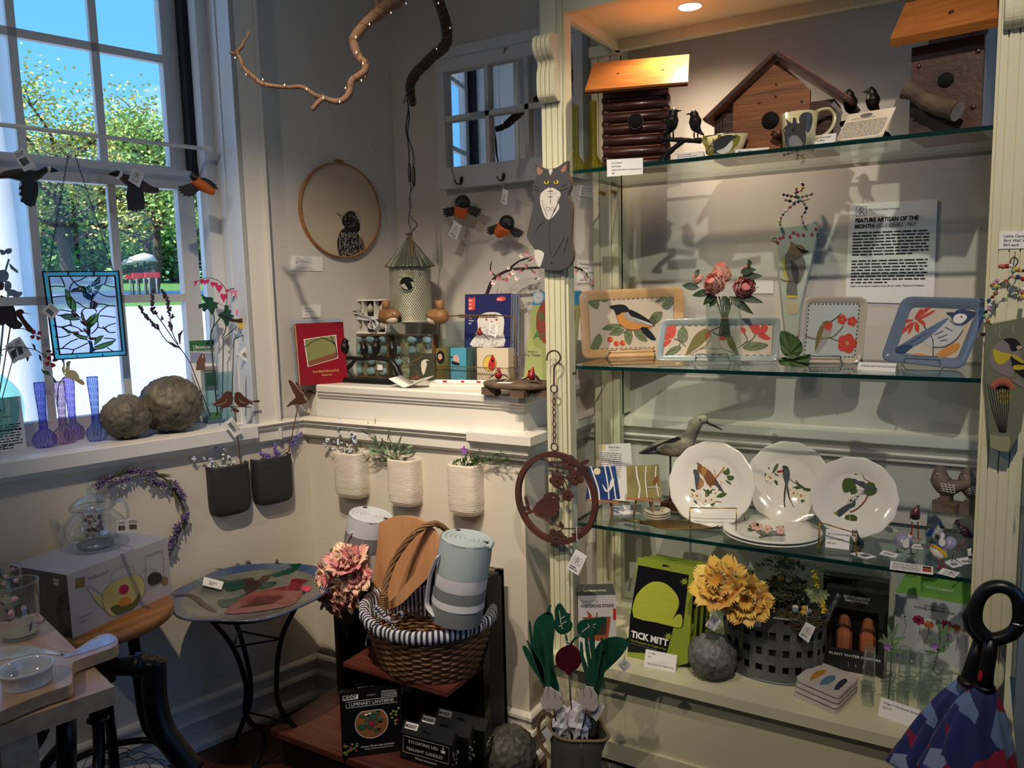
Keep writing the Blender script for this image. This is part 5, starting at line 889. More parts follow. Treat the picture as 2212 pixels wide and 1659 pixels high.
for i in range(4):
 t=T('owl_book',('front pop up pet book with a snowy owl on navy' if i==0 else('second','third','rearmost')[i-1]+' copy in the stack of navy pet books'),'book','navy pop up pet books on the ledge');Yo=2.31+.016*i;fr=Fr(V((onY(1000,748,Yo).x+.012*i,Yo,ZL)),(1,0,0),(0,1,0),(0,0,1)).rz(4).rx(-5);z1=fr.hit(1050,635,0)[1]+(.0 if i==0 else-.002);w_=fr.hit(1103,700,0)[0]-(0 if i==0 else.012*0)if i==0 else w_
 m=t('cover');m.box(fr,0,w_,0,.002,0,z1,NAVY if i==0 else MQ((110,126,160),.5));m.box(fr,0,w_,.009,.011,0,z1,MT['navy cover']);m=t('pages');m.box(fr,.001,w_-.001,.002,.009,.002,z1-.002,PAPER)
 if i==0:
  p=t('print');C_=MQ((220,76,64),.6);k='k'
  p.pslab(fr,px(k,'1368,235 1378,205 1395,225 1415,225 1428,203 1442,235 1435,345 1372,355'),-.0006,.0003,C_);p.pslab(fr,sm(px(k,'1672,225 1700,207 1760,208 1772,235 1740,252 1680,252'),2,True),-.0006,.0003,C_)
  for s_,a,b in(('POP','1372','258'),('UP','1372','300'),('PET','1370','342')):q=fr.hit(*px(k,a+','+b)[0]);p.text(fr,s_,q[0],q[1],.0085,PAPER,bold=.03,y=-.0010)
  q=fr.hit(*px(k,'1682,243')[0]);p.text(fr,'OWL',q[0],q[1],.0078,PAPER,bold=.03,ital=.1,y=-.0010)
  for s_,b in(('HAVE',412),('YOU',443),('COULD',472),('PET!',503)):q=fr.hit(*px(k,'1372,%d'%b)[0]);p.text(fr,s_,q[0],q[1],.0058,PAPER,bold=.03,y=-.0010)
  o=t('owl_picture');o.pslab(fr,sm(px(k,'1410,745 1400,690 1470,560 1462,470 1500,400 1580,375 1680,378 1745,420 1755,500 1745,600 1750,745'),2,True),-.0006,.0003,OWLW)
  for ex in(1562,1672):
   p0=QX(fr,k,'%d,455'%ex,-.0008)[0];o.ell(p0,(.0046,.0006,.0046),MQ((214,120,30),.4),fr);o.ell(p0-fr.y*.0006,(.0022,.0006,.0022),BLK,fr);o.pline(fr,px(k,'%d,440 %d,428 %d,440'%(ex-24,ex,ex+24)),-.0008,.0012,mat('owl bars',(96,84,96),.7))
  rr_=random.Random(5)
  for j in range(150):
   x_,y_=rr_.uniform(1415,1745),rr_.uniform(500,740)
   if x_<1480 and y_<600:continue
   o.pline(fr,px(k,'%f,%f %f,%f %f,%f'%(x_,y_,x_+5,y_+4,x_+11,y_)),-.0008,.0009,MT['owl bars'],.0003,1)
  o.pslab(fr,px(k,'1610,470 1625,470 1618,500'),-.001,.0003,BLK)
 t.done()
t=T('picture_book','picture book with a brown planet cover behind the post','book');Yo=2.20;fr=Fr(V((onY(1127,750,Yo).x,Yo,ZL)),(1,0,0),(0,1,0),(0,0,1)).rx(-14);fr=Fr(fr.o+V((.0,0,0)),fr.x,fr.y,fr.z);z1=fr.hit(1180,630,0)[1];w_=fr.hit(1249,700,0)[0];x0=fr.hit(1152,640,0)[0];CVR=MQ((150,158,96),.35);m=t('cover');m.slab(fr,[(.0,0),(w_,0),(w_,z1),(x0,z1)],0,.003,CVR);m=t('pages');m.slab(fr,[(.004,.002),(w_-.003,.002),(w_-.003,z1-.002),(x0+.003,z1-.002)],.003,.012,PAPER)
p=t('print');SKB=MQ((40,130,176),.4);p.slab(fr,[(x0,z1),(w_,z1),(w_,z1*.86),(x0*.86,z1*.86)],-.0005,0,SKB);PLN=MQ((132,60,36),.4);k='P'
q=fr.hit(1200,690,0);p.slab(fr,[(q[0]+.075*cos(a)*.95,q[1]+.088*sin(a))for a in[i*.2094 for i in range(30)]],-.0009,-.0005,PLN);GT=MQ((60,110,60),.5);GO=MQ((196,190,150),.5)
for s_,c,sz in(('Become','1163,692',.040),('the','1194,704',.022),('Artist','1152,732',.040)):a=fr.hit(*[float(v)for v in c.split(',')],0);p.text(fr,s_,a[0],a[1],sz,GT,y=-.0014,bold=.008)
for s_,c,sz in(('Written by','1140,761',.010),('Amy Tietjen','1131,769',.0165),('Illustrated by','1215,762',.010),('Fitts','1229,769',.0165)):a=fr.hit(*[float(v)for v in c.split(',')],0);p.text(fr,s_,a[0],a[1],sz*.8,MQ((40,50,76),.6),y=-.0014)
a=fr.hit(1163,643,0);p.slab(fr,[(a[0]+.020*cos(v),a[1]+.020*sin(v))for v in[i*.314 for i in range(20)]],-.0018,-.0012,MQ((196,204,210),.3,metal=.3));p.stroke(fr,[(a[0]+.016*cos(v),a[1]+.016*sin(v))for v in[i*.314 for i in range(21)]],-.0018,.001,GREY,.0003);p.text(fr,'N',a[0]-.005,a[1]-.006,.015,GREY,y=-.0022);t.done()
CRD=MQ((150,24,26),.5,c2=(128,16,22));YBK=MQ((232,168,40),.4);WNG=MQ((40,22,24),.5,c2=(66,22,24))
def cardinal(lb,c,s,fr,wings,head_dir=0,tag=None,hang=None,folded=False):
 t=T('cardinal_ornament',lb,'figurine','carved red cardinal ornaments');m=t('body');up=fr.z;X=fr.x;F_=-fr.y;hd=(F_*cos(rad(head_dir))+X*sin(rad(head_dir)))
 pts=[c-up*.2*s-hd*.5*s,c-up*.05*s-hd*.1*s,c+up*.3*s+hd*.15*s,c+up*.75*s+hd*.12*s,c+up*1.15*s-hd*.02*s,c+up*1.75*s-hd*.22*s];q=sm(pts,4);rr=[.25,.72,.78,.52,.36,.03];m.tb(q,[s*(rr[min(i//4,5)]*(1-(i%4)/4)+rr[min(i//4+1,5)]*(i%4)/4)for i in range(len(q))],CRD,14)
 hc=c+up*.85*s+hd*.2*s;b=t('mask');b.ell(hc+hd*.30*s,(.40*s,.26*s,.24*s),BLK,Fr(hc,X,fr.y,up));b=t('beak');b.tb([hc+hd*.4*s,hc+hd*.95*s-up*.12*s],[.2*s,.02*s],YBK,8);e=t('eyes');sd=hd.cross(up)
 for g in(-1,1):e.ell(hc+sd*g*.34*s+hd*.34*s+up*.2*s,.07*s,BLK,n=6,k=4)
 for wpts in wings:w_=t('wing');w_.tb(sm([c+V(a)*s for a in wpts],4),[s*v for v in((.30,.34,.36,.36,.34,.30,.26,.2,.1)if not folded else(.2,.3,.42,.45,.45,.4,.3,.2,.1))],WNG,8,flat=.22)
 if hang:h=t('string');h.tb(hang,.0006,STRING,5)
 if tag:g=t('price_tag');tag(g)
 t.done()
Yc=onz(1095,810,ZL+.05)
t=T('wood_riser','round rustic wooden riser with short legs under the cardinals','riser');RW=wood('rustic wood',(112,90,70),(74,60,48),rough=.8,bump=.5);zt2=ZL+.038;fc=onz(1118,822,zt2+.0);c0=V((onz(1045,822,zt2).x+.125,onz(1118,832,zt2).y+.075,0));m=t('top');fr=G.at(c0.x,c0.y,0);m.lathe(fr,[(0,zt2-.016),(.115,zt2-.016),(.122,zt2-.012),(.122,zt2-.003),(.118,zt2),(0,zt2)],RW,40,sy=.62)
for dx,dy in((-.085,-.03),(.03,-.055),(.09,-.02),(0,.05)):l=t('leg');l.box(fr,dx-.024,dx+.024,dy-.018,dy+.018,ZL,zt2-.016,RW,.002)
t.done();zt2+=.0
ca=V((onY(1077,800,c0.y-.02).x,c0.y-.02,zt2+.018));sC=.0155
cardinal('red cardinal ornament facing forward on the wood riser',ca,sC,G,[((-.3,0,.4),(-1.3,.2,.1),(-2.6,.3,-.7)),((.3,0,.4),(1.3,.2,.1),(2.6,.3,-.6))],8,hang=sm([ca+V((0,0,.022)),ca+V((.02,-.01,.03)),ca+V((.05,-.02,.0)),ca+V((.03,-.03,-.016))],3),tag=lambda g:g.box(Fr(ca+V((.02,-.045,-.0165)),(1,.15,0),(-.15,1,0)),0,.045,0,.022,0,.0012,PAPER))
cb_=V((onY(1150,800,c0.y-.02).x,c0.y-.02,zt2+.020));cardinal('red cardinal ornament turned left at the right end of the riser',cb_,sC*1.1,G,[((.5,-.6,.5),(1.2,-.8,0),(2.2,-.6,-.9)),((-.4,.3,.2),(-1.4,.6,-.3),(-2.6,.8,-.8))],-70,folded=True)
hb_=fw_.w((hx0+hx1)/2+.022,ym-.012,zt_-.056);cardinal('red cardinal ornament hanging from the wire basket handle',hb_,.0125,G,[((-.3,0,.4),(-1.2,.1,-.3),(-2.9,.2,-1.9)),((.3,0,.4),(1.2,.1,-.3),(2.9,.2,-1.9))],0,hang=[hb_+V((0,0,.02)),fw_.w((hx0+hx1)/2+.02,ym-.006,zt_)],tag=lambda g:tagcard(g,G,px('k','1608,480 1690,520 1665,650 1583,600'),hb_.y-.012,'rc'))
t=T('folded_dish','white folded ceramic dish with a red coral print','dish');p=onz(870,838,ZL);fr=Fr((onz(832,838,ZL).x,p.y,ZL));L_=onz(920,838,ZL).x-fr.o.x;m=t('dish');vs=[];n=16
for j in range(2):
 for i in range(n+1):u=i/n;z=.028*abs(2*u-.95)**1.1+.003;vs.append(fr.w(L_*u,(0 if j==0 else.07),z+(.004 if j else 0)))
for j in range(2):
 for i in range(n+1):u=i/n;z=.028*abs(2*u-.95)**1.1;vs.append(fr.w(L_*u,(0 if j==0 else.07),max(0,z)+(.004 if j else 0)))
m.add(vs,[(i,i+1,n+2+i,n+1+i)for i in range(n)]+[(2*n+2+i,2*n+3+i,3*n+4+i,3*n+3+i)[::-1]for i in range(n)]+[(i,2*n+2+i,2*n+3+i,i+1)for i in range(n)]+[(n+1+i,n+2+i,3*n+4+i,3*n+3+i)for i in range(n)],GLAZE,True);m.add([vs[0],vs[n+1],vs[3*n+3],vs[2*n+2]],[(0,1,2,3)],GLAZE);m.add([vs[n],vs[2*n+1],vs[4*n+3],vs[3*n+2]],[(3,2,1,0)],GLAZE)
p=t('coral_print');CO=MQ((190,60,50),.5)
for s in('740,1095 790,1085 840,1060','765,1090 785,1110','780,1085 775,1065','800,1080 825,1095','815,1070 800,1055','750,1092 745,1075'):p.tb([CAM+(q-CAM)*.998 for q in QX(G,'k',s,fr.o.y+.065)],.0009,CO,4)
t.done()
t=T('rectangular_dish','white rectangular dish painted with red flowers','dish');a=onz(922,836,ZL);b=onz(1048,838,ZL);fr=Fr(a,(b-a).normalized(),V((-(b-a).normalized().y,(b-a).normalized().x,0)));L_=(b-a).length;m=t('dish');m.box(fr,.008,L_-.008,.004,.07,0,.004,GLAZE,.001)
for q in(((0,0),(L_,0),(.008,.006),(L_-.008,.006)),((0,.078),(L_,.078),(.008,.07),(L_-.008,.07)),((0,0),(0,.078),(.008,.006),(.008,.07)),((L_,0),(L_,.078),(L_-.008,.006),(L_-.008,.07))):
 o_=[fr.w(q[0][0],q[0][1],.016),fr.w(q[1][0],q[1][1],.016),fr.w(q[3][0],q[3][1],.003),fr.w(q[2][0],q[2][1],.003)];m.add(o_,[(0,1,2,3)],GLAZE);m.add([p-V((0,0,.002))for p in o_],[(3,2,1,0)],GLAZE)
p=t('painted_flowers')
for u in(.18,.48,.76,.88):[p.ell(fr.w(L_*u+U_(-.006,.006),.07+U_(0,.003),.008+U_(0,.004)),(.0045,.0008,.003),RED,n=6,k=4)for _ in range(4)]
t.done()
t=T('blossom_branch','artificial cherry blossom branch leaning behind the books','flower');yB=2.36;m=t('branch')
for s,r_ in(('1050,640 1065,605 1095,585 1130,580 1165,578 1200,575',4),('1095,585 1120,565 1150,555',2.5),('1075,600 1060,585 1062,565',2),('1225,575 1250,580 1265,590 1275,605',3)):q=sm(QX(G,'q',s,yB),4);m.tb(q,[mpp_(q[0])*r_*(1-.5*i/len(q))for i in range(len(q))],MQ((52,34,34),.8),6)
BL=[MQ((236,222,214),.6),MQ((214,160,164),.6),MQ((186,110,120),.6)];lf=t('leaves')
for x,y in((1068,610),(1080,600),(1062,588),(1102,595),(1110,588),(1125,585),(1138,575),(1150,560),(1140,548),(1128,552),(1100,578),(1155,590),(1165,600),(1232,575),(1238,582),(1262,590),(1272,600),(1280,610),(1266,604),(1095,605),(1118,600),(1245,588)):
 p=P3(G,[(x,y)],yB-.02)[0];f=t('blossom');sc_=U_(.7,1.1);cm=R.choice(BL)
 for i in range(5):a=i*1.2566+x;f.leaf(p,(cos(a),-.6,sin(a)),(0,-1,0),.0125*sc_,.011*sc_,cm,.0)
 f.ell(p-V((0,.003,0)),.002*sc_,BL[2],n=6,k=4)
 if R.random()<.5:lf.leaf(p,(U_(-1,1),-.3,U_(-.3,1)),(0,-1,0),.02,.007,GRN,.1)
t.done()
wallcard(G,YR-.002,'1255,400 1283,402 1283,427 1251,423','small white label right of the mirror',('Ron Fidler Window M','Made in Wilmington,','$140'),.005)
wallcard(G,YR-.002,'1247,560 1284,563 1284,612 1247,612','white notice half hidden behind the rear post',('THE REBOLI CEN','IS UNDER','VIDEO SURVEILL','','SHOP'),.0085)
wallcard(G,YR-.002,'1600,604 1671,605 1671,634 1600,634','white label behind the peonies',('','       /Hanging Wall Vase'.strip(),''),.0055)
def stk(p,y=None):return Fr(p,(1,0,0),(0,1,0),(0,0,1))
BW1=wood('roof cedar',(196,124,62),(170,100,46),rough=.35,coat=.2);LOG=wood('log mahogany',(70,34,28),(48,22,18),rough=.35,coat=.2);STR=wood('chink wood',(150,96,58),(126,76,44),rough=.5)
GBW=wood('birdhouse oak',(150,92,48),(112,66,32),rough=.5,bump=.4);DKW=MQ((48,34,34),.4,c2=(84,46,32),coat=.35,bump=.25);DAYLIT=wood('side plank',(150,150,160),(130,130,142),axis=2,rough=.4,coat=.2,bump=.5);HOLE=MQ((4,4,5),.9)  # side plank tone has the blue daylight from the right painted into it
t=T('log_birdhouse','small log cabin birdhouse with a slanted cedar roof on the top shelf','birdhouse');y=2.06;fr=Fr((onY(1303,300,y).x,y,0)).rz(17);x0=fr.hit(1303,300,0)[0];x1=fr.hit(1444,300,0)[0];ztop=fr.hit(1370,188,0)[1];D_=.105
m=t('core');m.box(fr,x0+.008,x1-.008,.006,D_-.006,Z1,ztop,STR);n=7;hgt=(ztop-Z1)/n
for i in range(n):
 z=Z1+hgt*(i+.5);l=t('log')
 for yy in(.004,D_-.004):l.tb([fr.w(x0+.0,yy,z),fr.w(x0+.003,yy,z),fr.w(x1-.003,yy,z),fr.w(x1,yy,z)],[hgt*.30,hgt*.42,hgt*.42,hgt*.30],LOG,12)
 for xx in(x0+.008,x1-.008):l.tb([fr.w(xx,.0,z-hgt*.5 if i else z),fr.w(xx,D_,z-hgt*.5 if i else z)],hgt*.40,LOG,10)
c=P3(fr,[(1373,262)],-.014)[0];m=t('entrance_hole');m.tb([c,c+fr.y*.02],.0205,HOLE,24);m.tb([c+fr.x*.0205*cos(a)+fr.z*.0205*sin(a)for a in AR(12,24)],.0018,LOG,6,closed=True)
m=t('roof');f0=fr.at(0,-.05,0);rx0=f0.hit(1263,190,0)[0];rx1=f0.hit(1486,182,0)[0];rz0=f0.hit(1380,185,0)[1];rz1=fr.at(0,.14,0).hit(1370,128,0)[1];sl=math.atan2(rz1-rz0,.19);fR=Fr(fr.w(0,-.05,rz0),fr.x,fr.y*cos(sl)+fr.z*sin(sl),fr.z*cos(sl)-fr.y*sin(sl));m.box(fR,rx0,rx1,0,math.hypot(.19,rz1-rz0),-.012,.0,BW1,.0015);m.box(fR,rx0,rx1,-.003,.004,-.0085,-.0055,LOG)
for xx in(.3,.75):m.tb([fR.w(rx0+(rx1-rx0)*xx,.11,-.004),fR.w(rx0+(rx1-rx0)*xx,.11,.0012)],.004,LOG,10)
t.done()
t=T('gabled_birdhouse','oak birdhouse with a steep gabled roof in the middle of the top shelf','birdhouse');y=2.10;fr=Fr((0,y,0));bx0=fr.hit(1583,300,0)[0];bx1=fr.hit(1748,290,0)[0];ap=fr.hit(1680,125,0);el_=fr.hit(1583,225,0)[1];er=fr.hit(1748,205,0)[1];er=el_=(er+el_)/2
m=t('front');m.slab(fr,[(bx0,Z1),(bx1,Z1),(bx1,er+.01),(ap[0],ap[1]-.006),(bx0,el_+.01)],0,.014,GBW)
for a,b in((1677,182),(1676,208),(1640,222),(1732,219)):m.ell(P3(fr,[(a,b)],-.0004)[0],(.0035,.001,.0035),LOG)
m=t('sides');sx0=fr.hit(1542,300,.0)[0];sx1=fr.hit(1800,290,0)[0];m.box(fr,sx0,bx0+.002,.004,.12,Z1,el_-.018,LOG);m.box(fr,bx1-.002,sx1,.004,.12,Z1,er-.018,LOG);m.box(fr,bx0,bx1,.11,.12,Z1,el_,LOG);
for k_ in range(3):m.box(fr,sx0+.005+k_*.008,sx0+.0065+k_*.008,.002,.005,Z1,el_-.02,HOLE)
m=t('roof');lo=fr.hit(1530,268,0);ro=fr.hit(1808,226,0);th=.011
for e_ in(lo,ro):
 A=V((ap[0],ap[1]+.002));B=V(e_);
 if e_ is ro:B=V((ap[0]+(ap[0]-lo[0])*.98,lo[1]+.004))
 else:B=V(lo)
 d=(B-A).normalized();nn=V((-d.y,d.x));nn=nn if nn.y>0 else-nn;m.slab(fr,[A,B,B+nn*th,A+nn*th],-.03,.135,wood('gable roof wood',(150,84,50),(112,58,32),rough=.6))
 m.slab(fr,[A,B,B+nn*th*.8,A+nn*th*.8],-.031,-.0295,LOG)
m=t('price_tag');m.slab(fr,[fr.hit(a,b,-.033)for a,b in((1802,219),(1822,243),(1818,248),(1795,226))],-.034,-.033,GREY)
c=P3(fr,[(1664,260)],-.001)[0];m=t('entrance_hole');m.tb([c-V((0,.001,0)),c+V((0,.01,0))],.0215,HOLE,24);m=t('perch');q=P3(fr,[(1681,296),(1668,287)],-.02);m.tb([c+V((.022,.0,-.045)),q[0],q[1]],[.006,.006,.007],LOG,8);t.done()
t=T('dark_birdhouse','large dark birdhouse with a cut branch perch at the right of the top shelf','birdhouse');fr,w_=B2((1963,297),(2116,276),Z1);y=2.07;A=G.hit(1963,290,y);fr=Fr(V((A[0],y,Z1)),(1,0,0),(0,1,0),(0,0,1)).rz(-8);w_=fr.hit(2118,270,0)[0];zl=fr.hit(1971,103,0)[1];m=t('front');zr2=zl
m.box(fr,0,w_,0,.02,.004,zl,DKW,.001);m=t('left_side');m.box(fr,0,.016,.02,.17,.004,zl,DKW);m=t('right_side',None,'pale side plank with blue daylight painted into its colour');m.box(fr,w_-.016,w_,.02,.028,.004,zl,DAYLIT);m.box(fr,w_-.015,w_,.03,.19,.004,zl,DAYLIT);m.add([fr.w(xx,yy,zz)for xx in(w_-.0155,w_-.0005)for yy,zz in((.028,zl),(.185,zl),(.185,zl+.13),(.028,zl+.0))],[(0,1,2,3),(7,6,5,4),(0,4,5,1),(1,5,6,2),(2,6,7,3),(3,7,4,0)],DAYLIT);m=t('back');m.box(fr,0,w_,.17,.185,.004,zl+.12,DAYLIT);m=t('floor_board');m.box(fr,-.0,w_,.0,.17,0,.004,BW1)
m=t('roof');q0=fr.hit(1942,100,-.045);sl=rad(40);fR=Fr(fr.w(0,-.05,zl+.0-.004),fr.x,fr.y*cos(sl)+fr.z*sin(sl),fr.z*cos(sl)-fr.y*sin(sl));m.box(fR,-.032,w_+.032,0,.27,0,.02,BW1,.0015)
for xx,yy in((w_*.55,.07),(w_*.95,.24)):m.ell(fR.w(xx,yy,.021),(.006,.006,.003),LOG,fR)
for a,b in((1984,143),(2113,110),(1976,257),(2102,231)):m=t('dowel');m.ell(P3(fr,[(a,b)],-.0005)[0],(.006,.003,.006),LOG,fr)
c=P3(fr,[(2043,173)],0)[0];m=t('entrance_hole');m.tb([c-fr.y*.001,c+fr.y*.015],.0165,HOLE,26);m=t('branch_perch');BKB=MQ((112,92,74),.8,c2=(70,56,46),bump=.9);q=QX(fr,'c','640,1180 760,1220 900,1330 1100,1400 1250,1420',-.035);q[-1]=QX(fr,'c','1330,1470',-.05)[0];s_=mpp_(q[0]);m.tb(sm(q,5),[s_*v*(1+.08*noise.noise(V((i,0,0))))for i,v in enumerate([20,20,19,19,18,17,17,17,16,16,17,18,18,18,19,20,20,20,20,20,20])],BKB,18,cap=False);dd=(q[-1]-q[-2]).normalized();e=t('cut_end');u=dd.orthogonal().normalized();w2=dd.cross(u)
e.add([q[-1]+dd*.001+(u*cos(a)+w2*sin(a))*20*s_ for a in AR(9,18)],[tuple(range(18))],MQ((186,172,160),.7,c2=(150,138,130)));dd=(q[0]-q[1]).normalized();u=dd.orthogonal().normalized();w2=dd.cross(u);e.add([q[0]+(u*cos(a)+w2*sin(a))*20*s_ for a in AR(9,18)],[tuple(range(18))],BKB);t.done()
for i,(bx,by,h_,lb)in enumerate(((1243,367,140,'shorter yellow ribbed bud vase behind the cat plaque'),(1281,361,142,'taller yellow ribbed bud vase left of the log birdhouse'))):
 p=onz(bx,by-6,Z1);p=onY(bx,340,2.06+.02*i);p.z=Z1;s_=mpp_(p);hp=(p.z,onY(bx,by-h_,p.y).z);h_=(hp[1]-Z1)/s_;fr=G.at(p.x,p.y,Z1);t=T('bud_vase',lb,'vase','yellow ribbed bud vases on the top shelf');m=t('vase');rw,rn=21,8
 pf=sm([V(a)for a in((0,0),(rw*.7*s_,0),(rw*s_,.016),(rw*.9*s_,.028),(rn*1.2*s_,.044),(rn*s_,.06),(rn*s_,h_*s_*.6),(rn*1.05*s_,h_*s_))],3);m.lathe(fr,[(a.x,a.y)for a in pf],glassy('yellow glass',(236,234,150),.14,solid=.25),32,rib=.04,ribn=16,twist=25)
 for k_ in range(16):
  a0=k_*PI_/8;m.tb([fr.w(v.x*1.03*cos(a0+v.y*10),v.x*1.03*sin(a0+v.y*10),v.y)for v in pf],.0005,glassy('yellow stripe',(190,180,60),.1,solid=.6),4,cap=False)
 t.done()
def sc2(lb,k,br,y,birds,extra=None):sculpt(lb,G,y,k,br,extra,birds)
sc2('bronze sculpture of two birds on a branch beside the log birdhouse','G',[('1075,1175 1180,1190 1300,1195 1440,1200',(16,24)),('1300,1200 1240,1240 1180,1290 1130,1340 1110,1385',(18,28)),('1075,1385 1110,1378 1160,1385',(14,16))],2.035,[('1185,1165',240,1),('1395,1165',230,-1)])
sc2('bronze sculpture of two birds behind the tilted artist card','H',[('650,1060 720,1040 800,1060 900,1080 1000,1120 1060,1190',(22,30)),('1000,1120 1050,1150 1068,1188',(20,24))],2.16,[('740,1010',250,-1),('930,990',250,-1)])
def decal(mb,surf,pp,m_,k=3,lift=.0006,grid=None):
 q=[V((p.x,p.y))for p in(sm(pp,k,True)if k>1 else[V(p)for p in pp])];n=len(q);xs=[p.x for p in q];ys=[p.y for p in q];st=grid or max((max(xs)-min(xs))/7,2);extra=[];x=min(xs)
 while x<max(xs):
  y=min(ys)
  while y<max(ys):
   c=False;j=n-1
   for i in range(n):
    if(q[i].y>y)!=(q[j].y>y)and x<(q[j].x-q[i].x)*(y-q[i].y)/(q[j].y-q[i].y)+q[i].x:c=not c
    j=i
   if c:extra.append(V((x,y)))
   y+=st
  x+=st
 r=geometry.delaunay_2d_cdt(q+extra,[],[tuple(range(n))],1,1e-4);vs=[]
 for p in r[0]:w=surf(p.x,p.y);vs.append(w+(CAM-w).normalized()*lift)
 mb.add(vs,[tuple(f)for f in r[2]],m_)
def conesurf(fr,r0,r1,h,sx=1,sy=1):
 def f(a,b):
  d=ray(a,b);o=fr.loc(CAM);dd=V((d.dot(fr.x),d.dot(fr.y),d.dot(fr.z)));o=V((o.x/sx,o.y/sy,o.z));dd=V((dd.x/sx,dd.y/sy,dd.z));k=(r1-r0)/h
  A=dd.x**2+dd.y**2-(k*dd.z)**2;B=2*(o.x*dd.x+o.y*dd.y-(r0+k*o.z)*k*dd.z);C_=o.x**2+o.y**2-(r0+k*o.z)**2;D_=B*B-4*A*C_
  t_=(-B-math.sqrt(D_))/(2*A)if D_>0 else-B/(2*A);return CAM+d*t_
 return f
OLG=MQ((150,142,60),.2,coat=.6);CGL=MQ((214,204,160),.2,coat=.6);INKG=MQ((40,40,50),.25,coat=.4);GRG=MQ((140,138,134),.25);DGG=MQ((70,68,70),.3)
t=T('bird_bowl','small olive bowl painted with a perched bird on the top shelf','bowl');p=onY(1563,310,2.04);s_=mpp_(p);fr=G.at(p.x,2.04+.03,Z1);h_=onY(1563,290,2.04).z-Z1;r0,r1=28*s_,46*s_;m=t('bowl');m.lathe(fr,[(0,.0),(r0,0),(r1,h_),(r1-.003,h_),(r0-.003,.004),(0,.004)],CGL,36,sy=.7);sf=conesurf(fr,r0,r1,h_,1,.7)
m=t('painting');decal(m,sf,px('G','1455,1160 1740,1145 1770,1200 1700,1280 1500,1330 1475,1260'),OLG,2,.0004);decal(m,sf,px('G','1480,1290 1540,1210 1620,1160 1690,1150 1750,1168 1710,1185 1690,1230 1650,1280 1580,1310 1520,1300 1490,1320'),DGG,3,.0008);decal(m,sf,px('G','1570,1290 1640,1260 1700,1200 1710,1230 1680,1290 1620,1315'),PAPER,3,.001)
m=t('rim');m.tb([fr.w((r1-.0015)*cos(a),(r1-.0015)*.7*sin(a),h_)for a in AR(18,36)],.0014,INKG,6,closed=True);t.done()
t=T('squirrel_mug','tall cream mug painted with a grey squirrel on the top shelf','mug');p=onY(1722,300,2.03);s_=mpp_(p);fr=G.at(p.x,2.03+.02,Z1);h_=onY(1722,243,2.03).z-Z1;r0,r1=32*s_,39*s_;m=t('cup');m.lathe(fr,[(0,0),(r0,0),(r1,h_),(r1-.003,h_),(r0-.003,.004),(0,.004)],CGL,40);sf=conesurf(fr,r0,r1,h_)
m=t('painting');decal(m,sf,px('H','175,1150 165,1100 200,1055 185,1010 240,1050 250,1000 275,1010 280,1045 320,1050 350,1100 360,1180 340,1240 250,1270 190,1230'),DGG,3,.0006);decal(m,sf,px('H','300,1030 310,980 350,955 400,960 415,1010 400,1090 370,1130 340,1080'),DGG,3,.0006);decal(m,sf,px('H','210,1180 260,1150 300,1170 330,1230 290,1270 230,1260'),GRG,3,.0009);decal(m,sf,[(a+3*cos(i*.9),b+3*sin(i*.9))for a,b in px('H','248,1108')for i in range(7)],BLK,1,.0012,2)
hd=t('handle');q=[CAM+ray(a,b)*((fr.w(r1*.86,0,.0)-CAM).dot(_fw))for a,b in px('H','415,1175 480,1165 540,1130 590,1060 600,980 560,930 500,930 450,950 415,985')];hd.tb(sm(q,4),.0058,CGL,10,flat=.7)
m=t('rim');m.tb([fr.w((r1-.0015)*cos(a),(r1-.0015)*sin(a),h_)for a in AR(18,36)],.0013,INKG,6,closed=True);t.done()
card('small price card in front of the left bronze bird pair',(1456,350),(1519,344),Z1,18,('Hannah Niswonger','/Black Capped Vireo Bowl','$85'),.0048,grp='shelf cards on the top shelf',tilt=14)
card('narrow card reading Made Locally beside the bowl',(1588,335),(1661,330),Z1,12,('Made Locally',),.006,grp='shelf cards on the top shelf',tilt=10)
card('price card in front of the squirrel mug',(1741,321),(1803,313),Z1,26,('Hannah Niswonger','/Squirrel Mug','$125'),.0065,grp='shelf cards on the top shelf',tilt=20)
wallcard(G,1.9985,'1311,345 1389,341 1389,376 1312,382','white price card taped over the top glass shelf edge',('Chris Kelsch','/Bird House','Hand-crafted from reclaimed wood','$95'),.0058)
t=T('artist_card','cream artist card tilted on the top shelf beside the dark birdhouse','card');fr,w_=B2((1806,311),(1903,298),Z1,32,.03);h_=fr.hit(1900,232,0)[1];m=t('card');PC=MQ((240,226,204),.8);m.slab(fr,[fr.hit(a,b,0)for a,b in((1806,304),(1905,297),(1936,231),(1833,247))],0,.0012,PC);p=t('print');q=fr.hit(1828,262,0);p.text(fr,'HANNAH NISWONGER CERAMICS',q[0]+.012,q[1],.0036,INK,y=-.0008)
for i in range(11):a=fr.hit(1826-i*1.7,267+i*3.3,0);p.words(fr,a[0],a[1],w_*.98,1,.01,.0026,GREY,y=-.0008,last=1)
c_=fr.hit(1872,249,0);p.slab(fr,[(c_[0]+.014*cos(a),c_[1]+.006*sin(a))for a in[i*.45 for i in range(14)]],-.0012,-.0006,GREY);s_=t('acrylic_stand');s_.box(fr,-.002,w_+.004,-.004,-.002,-.002,.012,ACR);s_.box(fr,-.002,w_+.004,-.004,.02,-.004,-.002,ACR);t.done()
PY=FY-.012
t=T('cat_plaque','flat ceramic plaque of a grey and white cat hung on the left post','plaque');CG=MQ((74,72,74),.35,coat=.4);m=t('body')
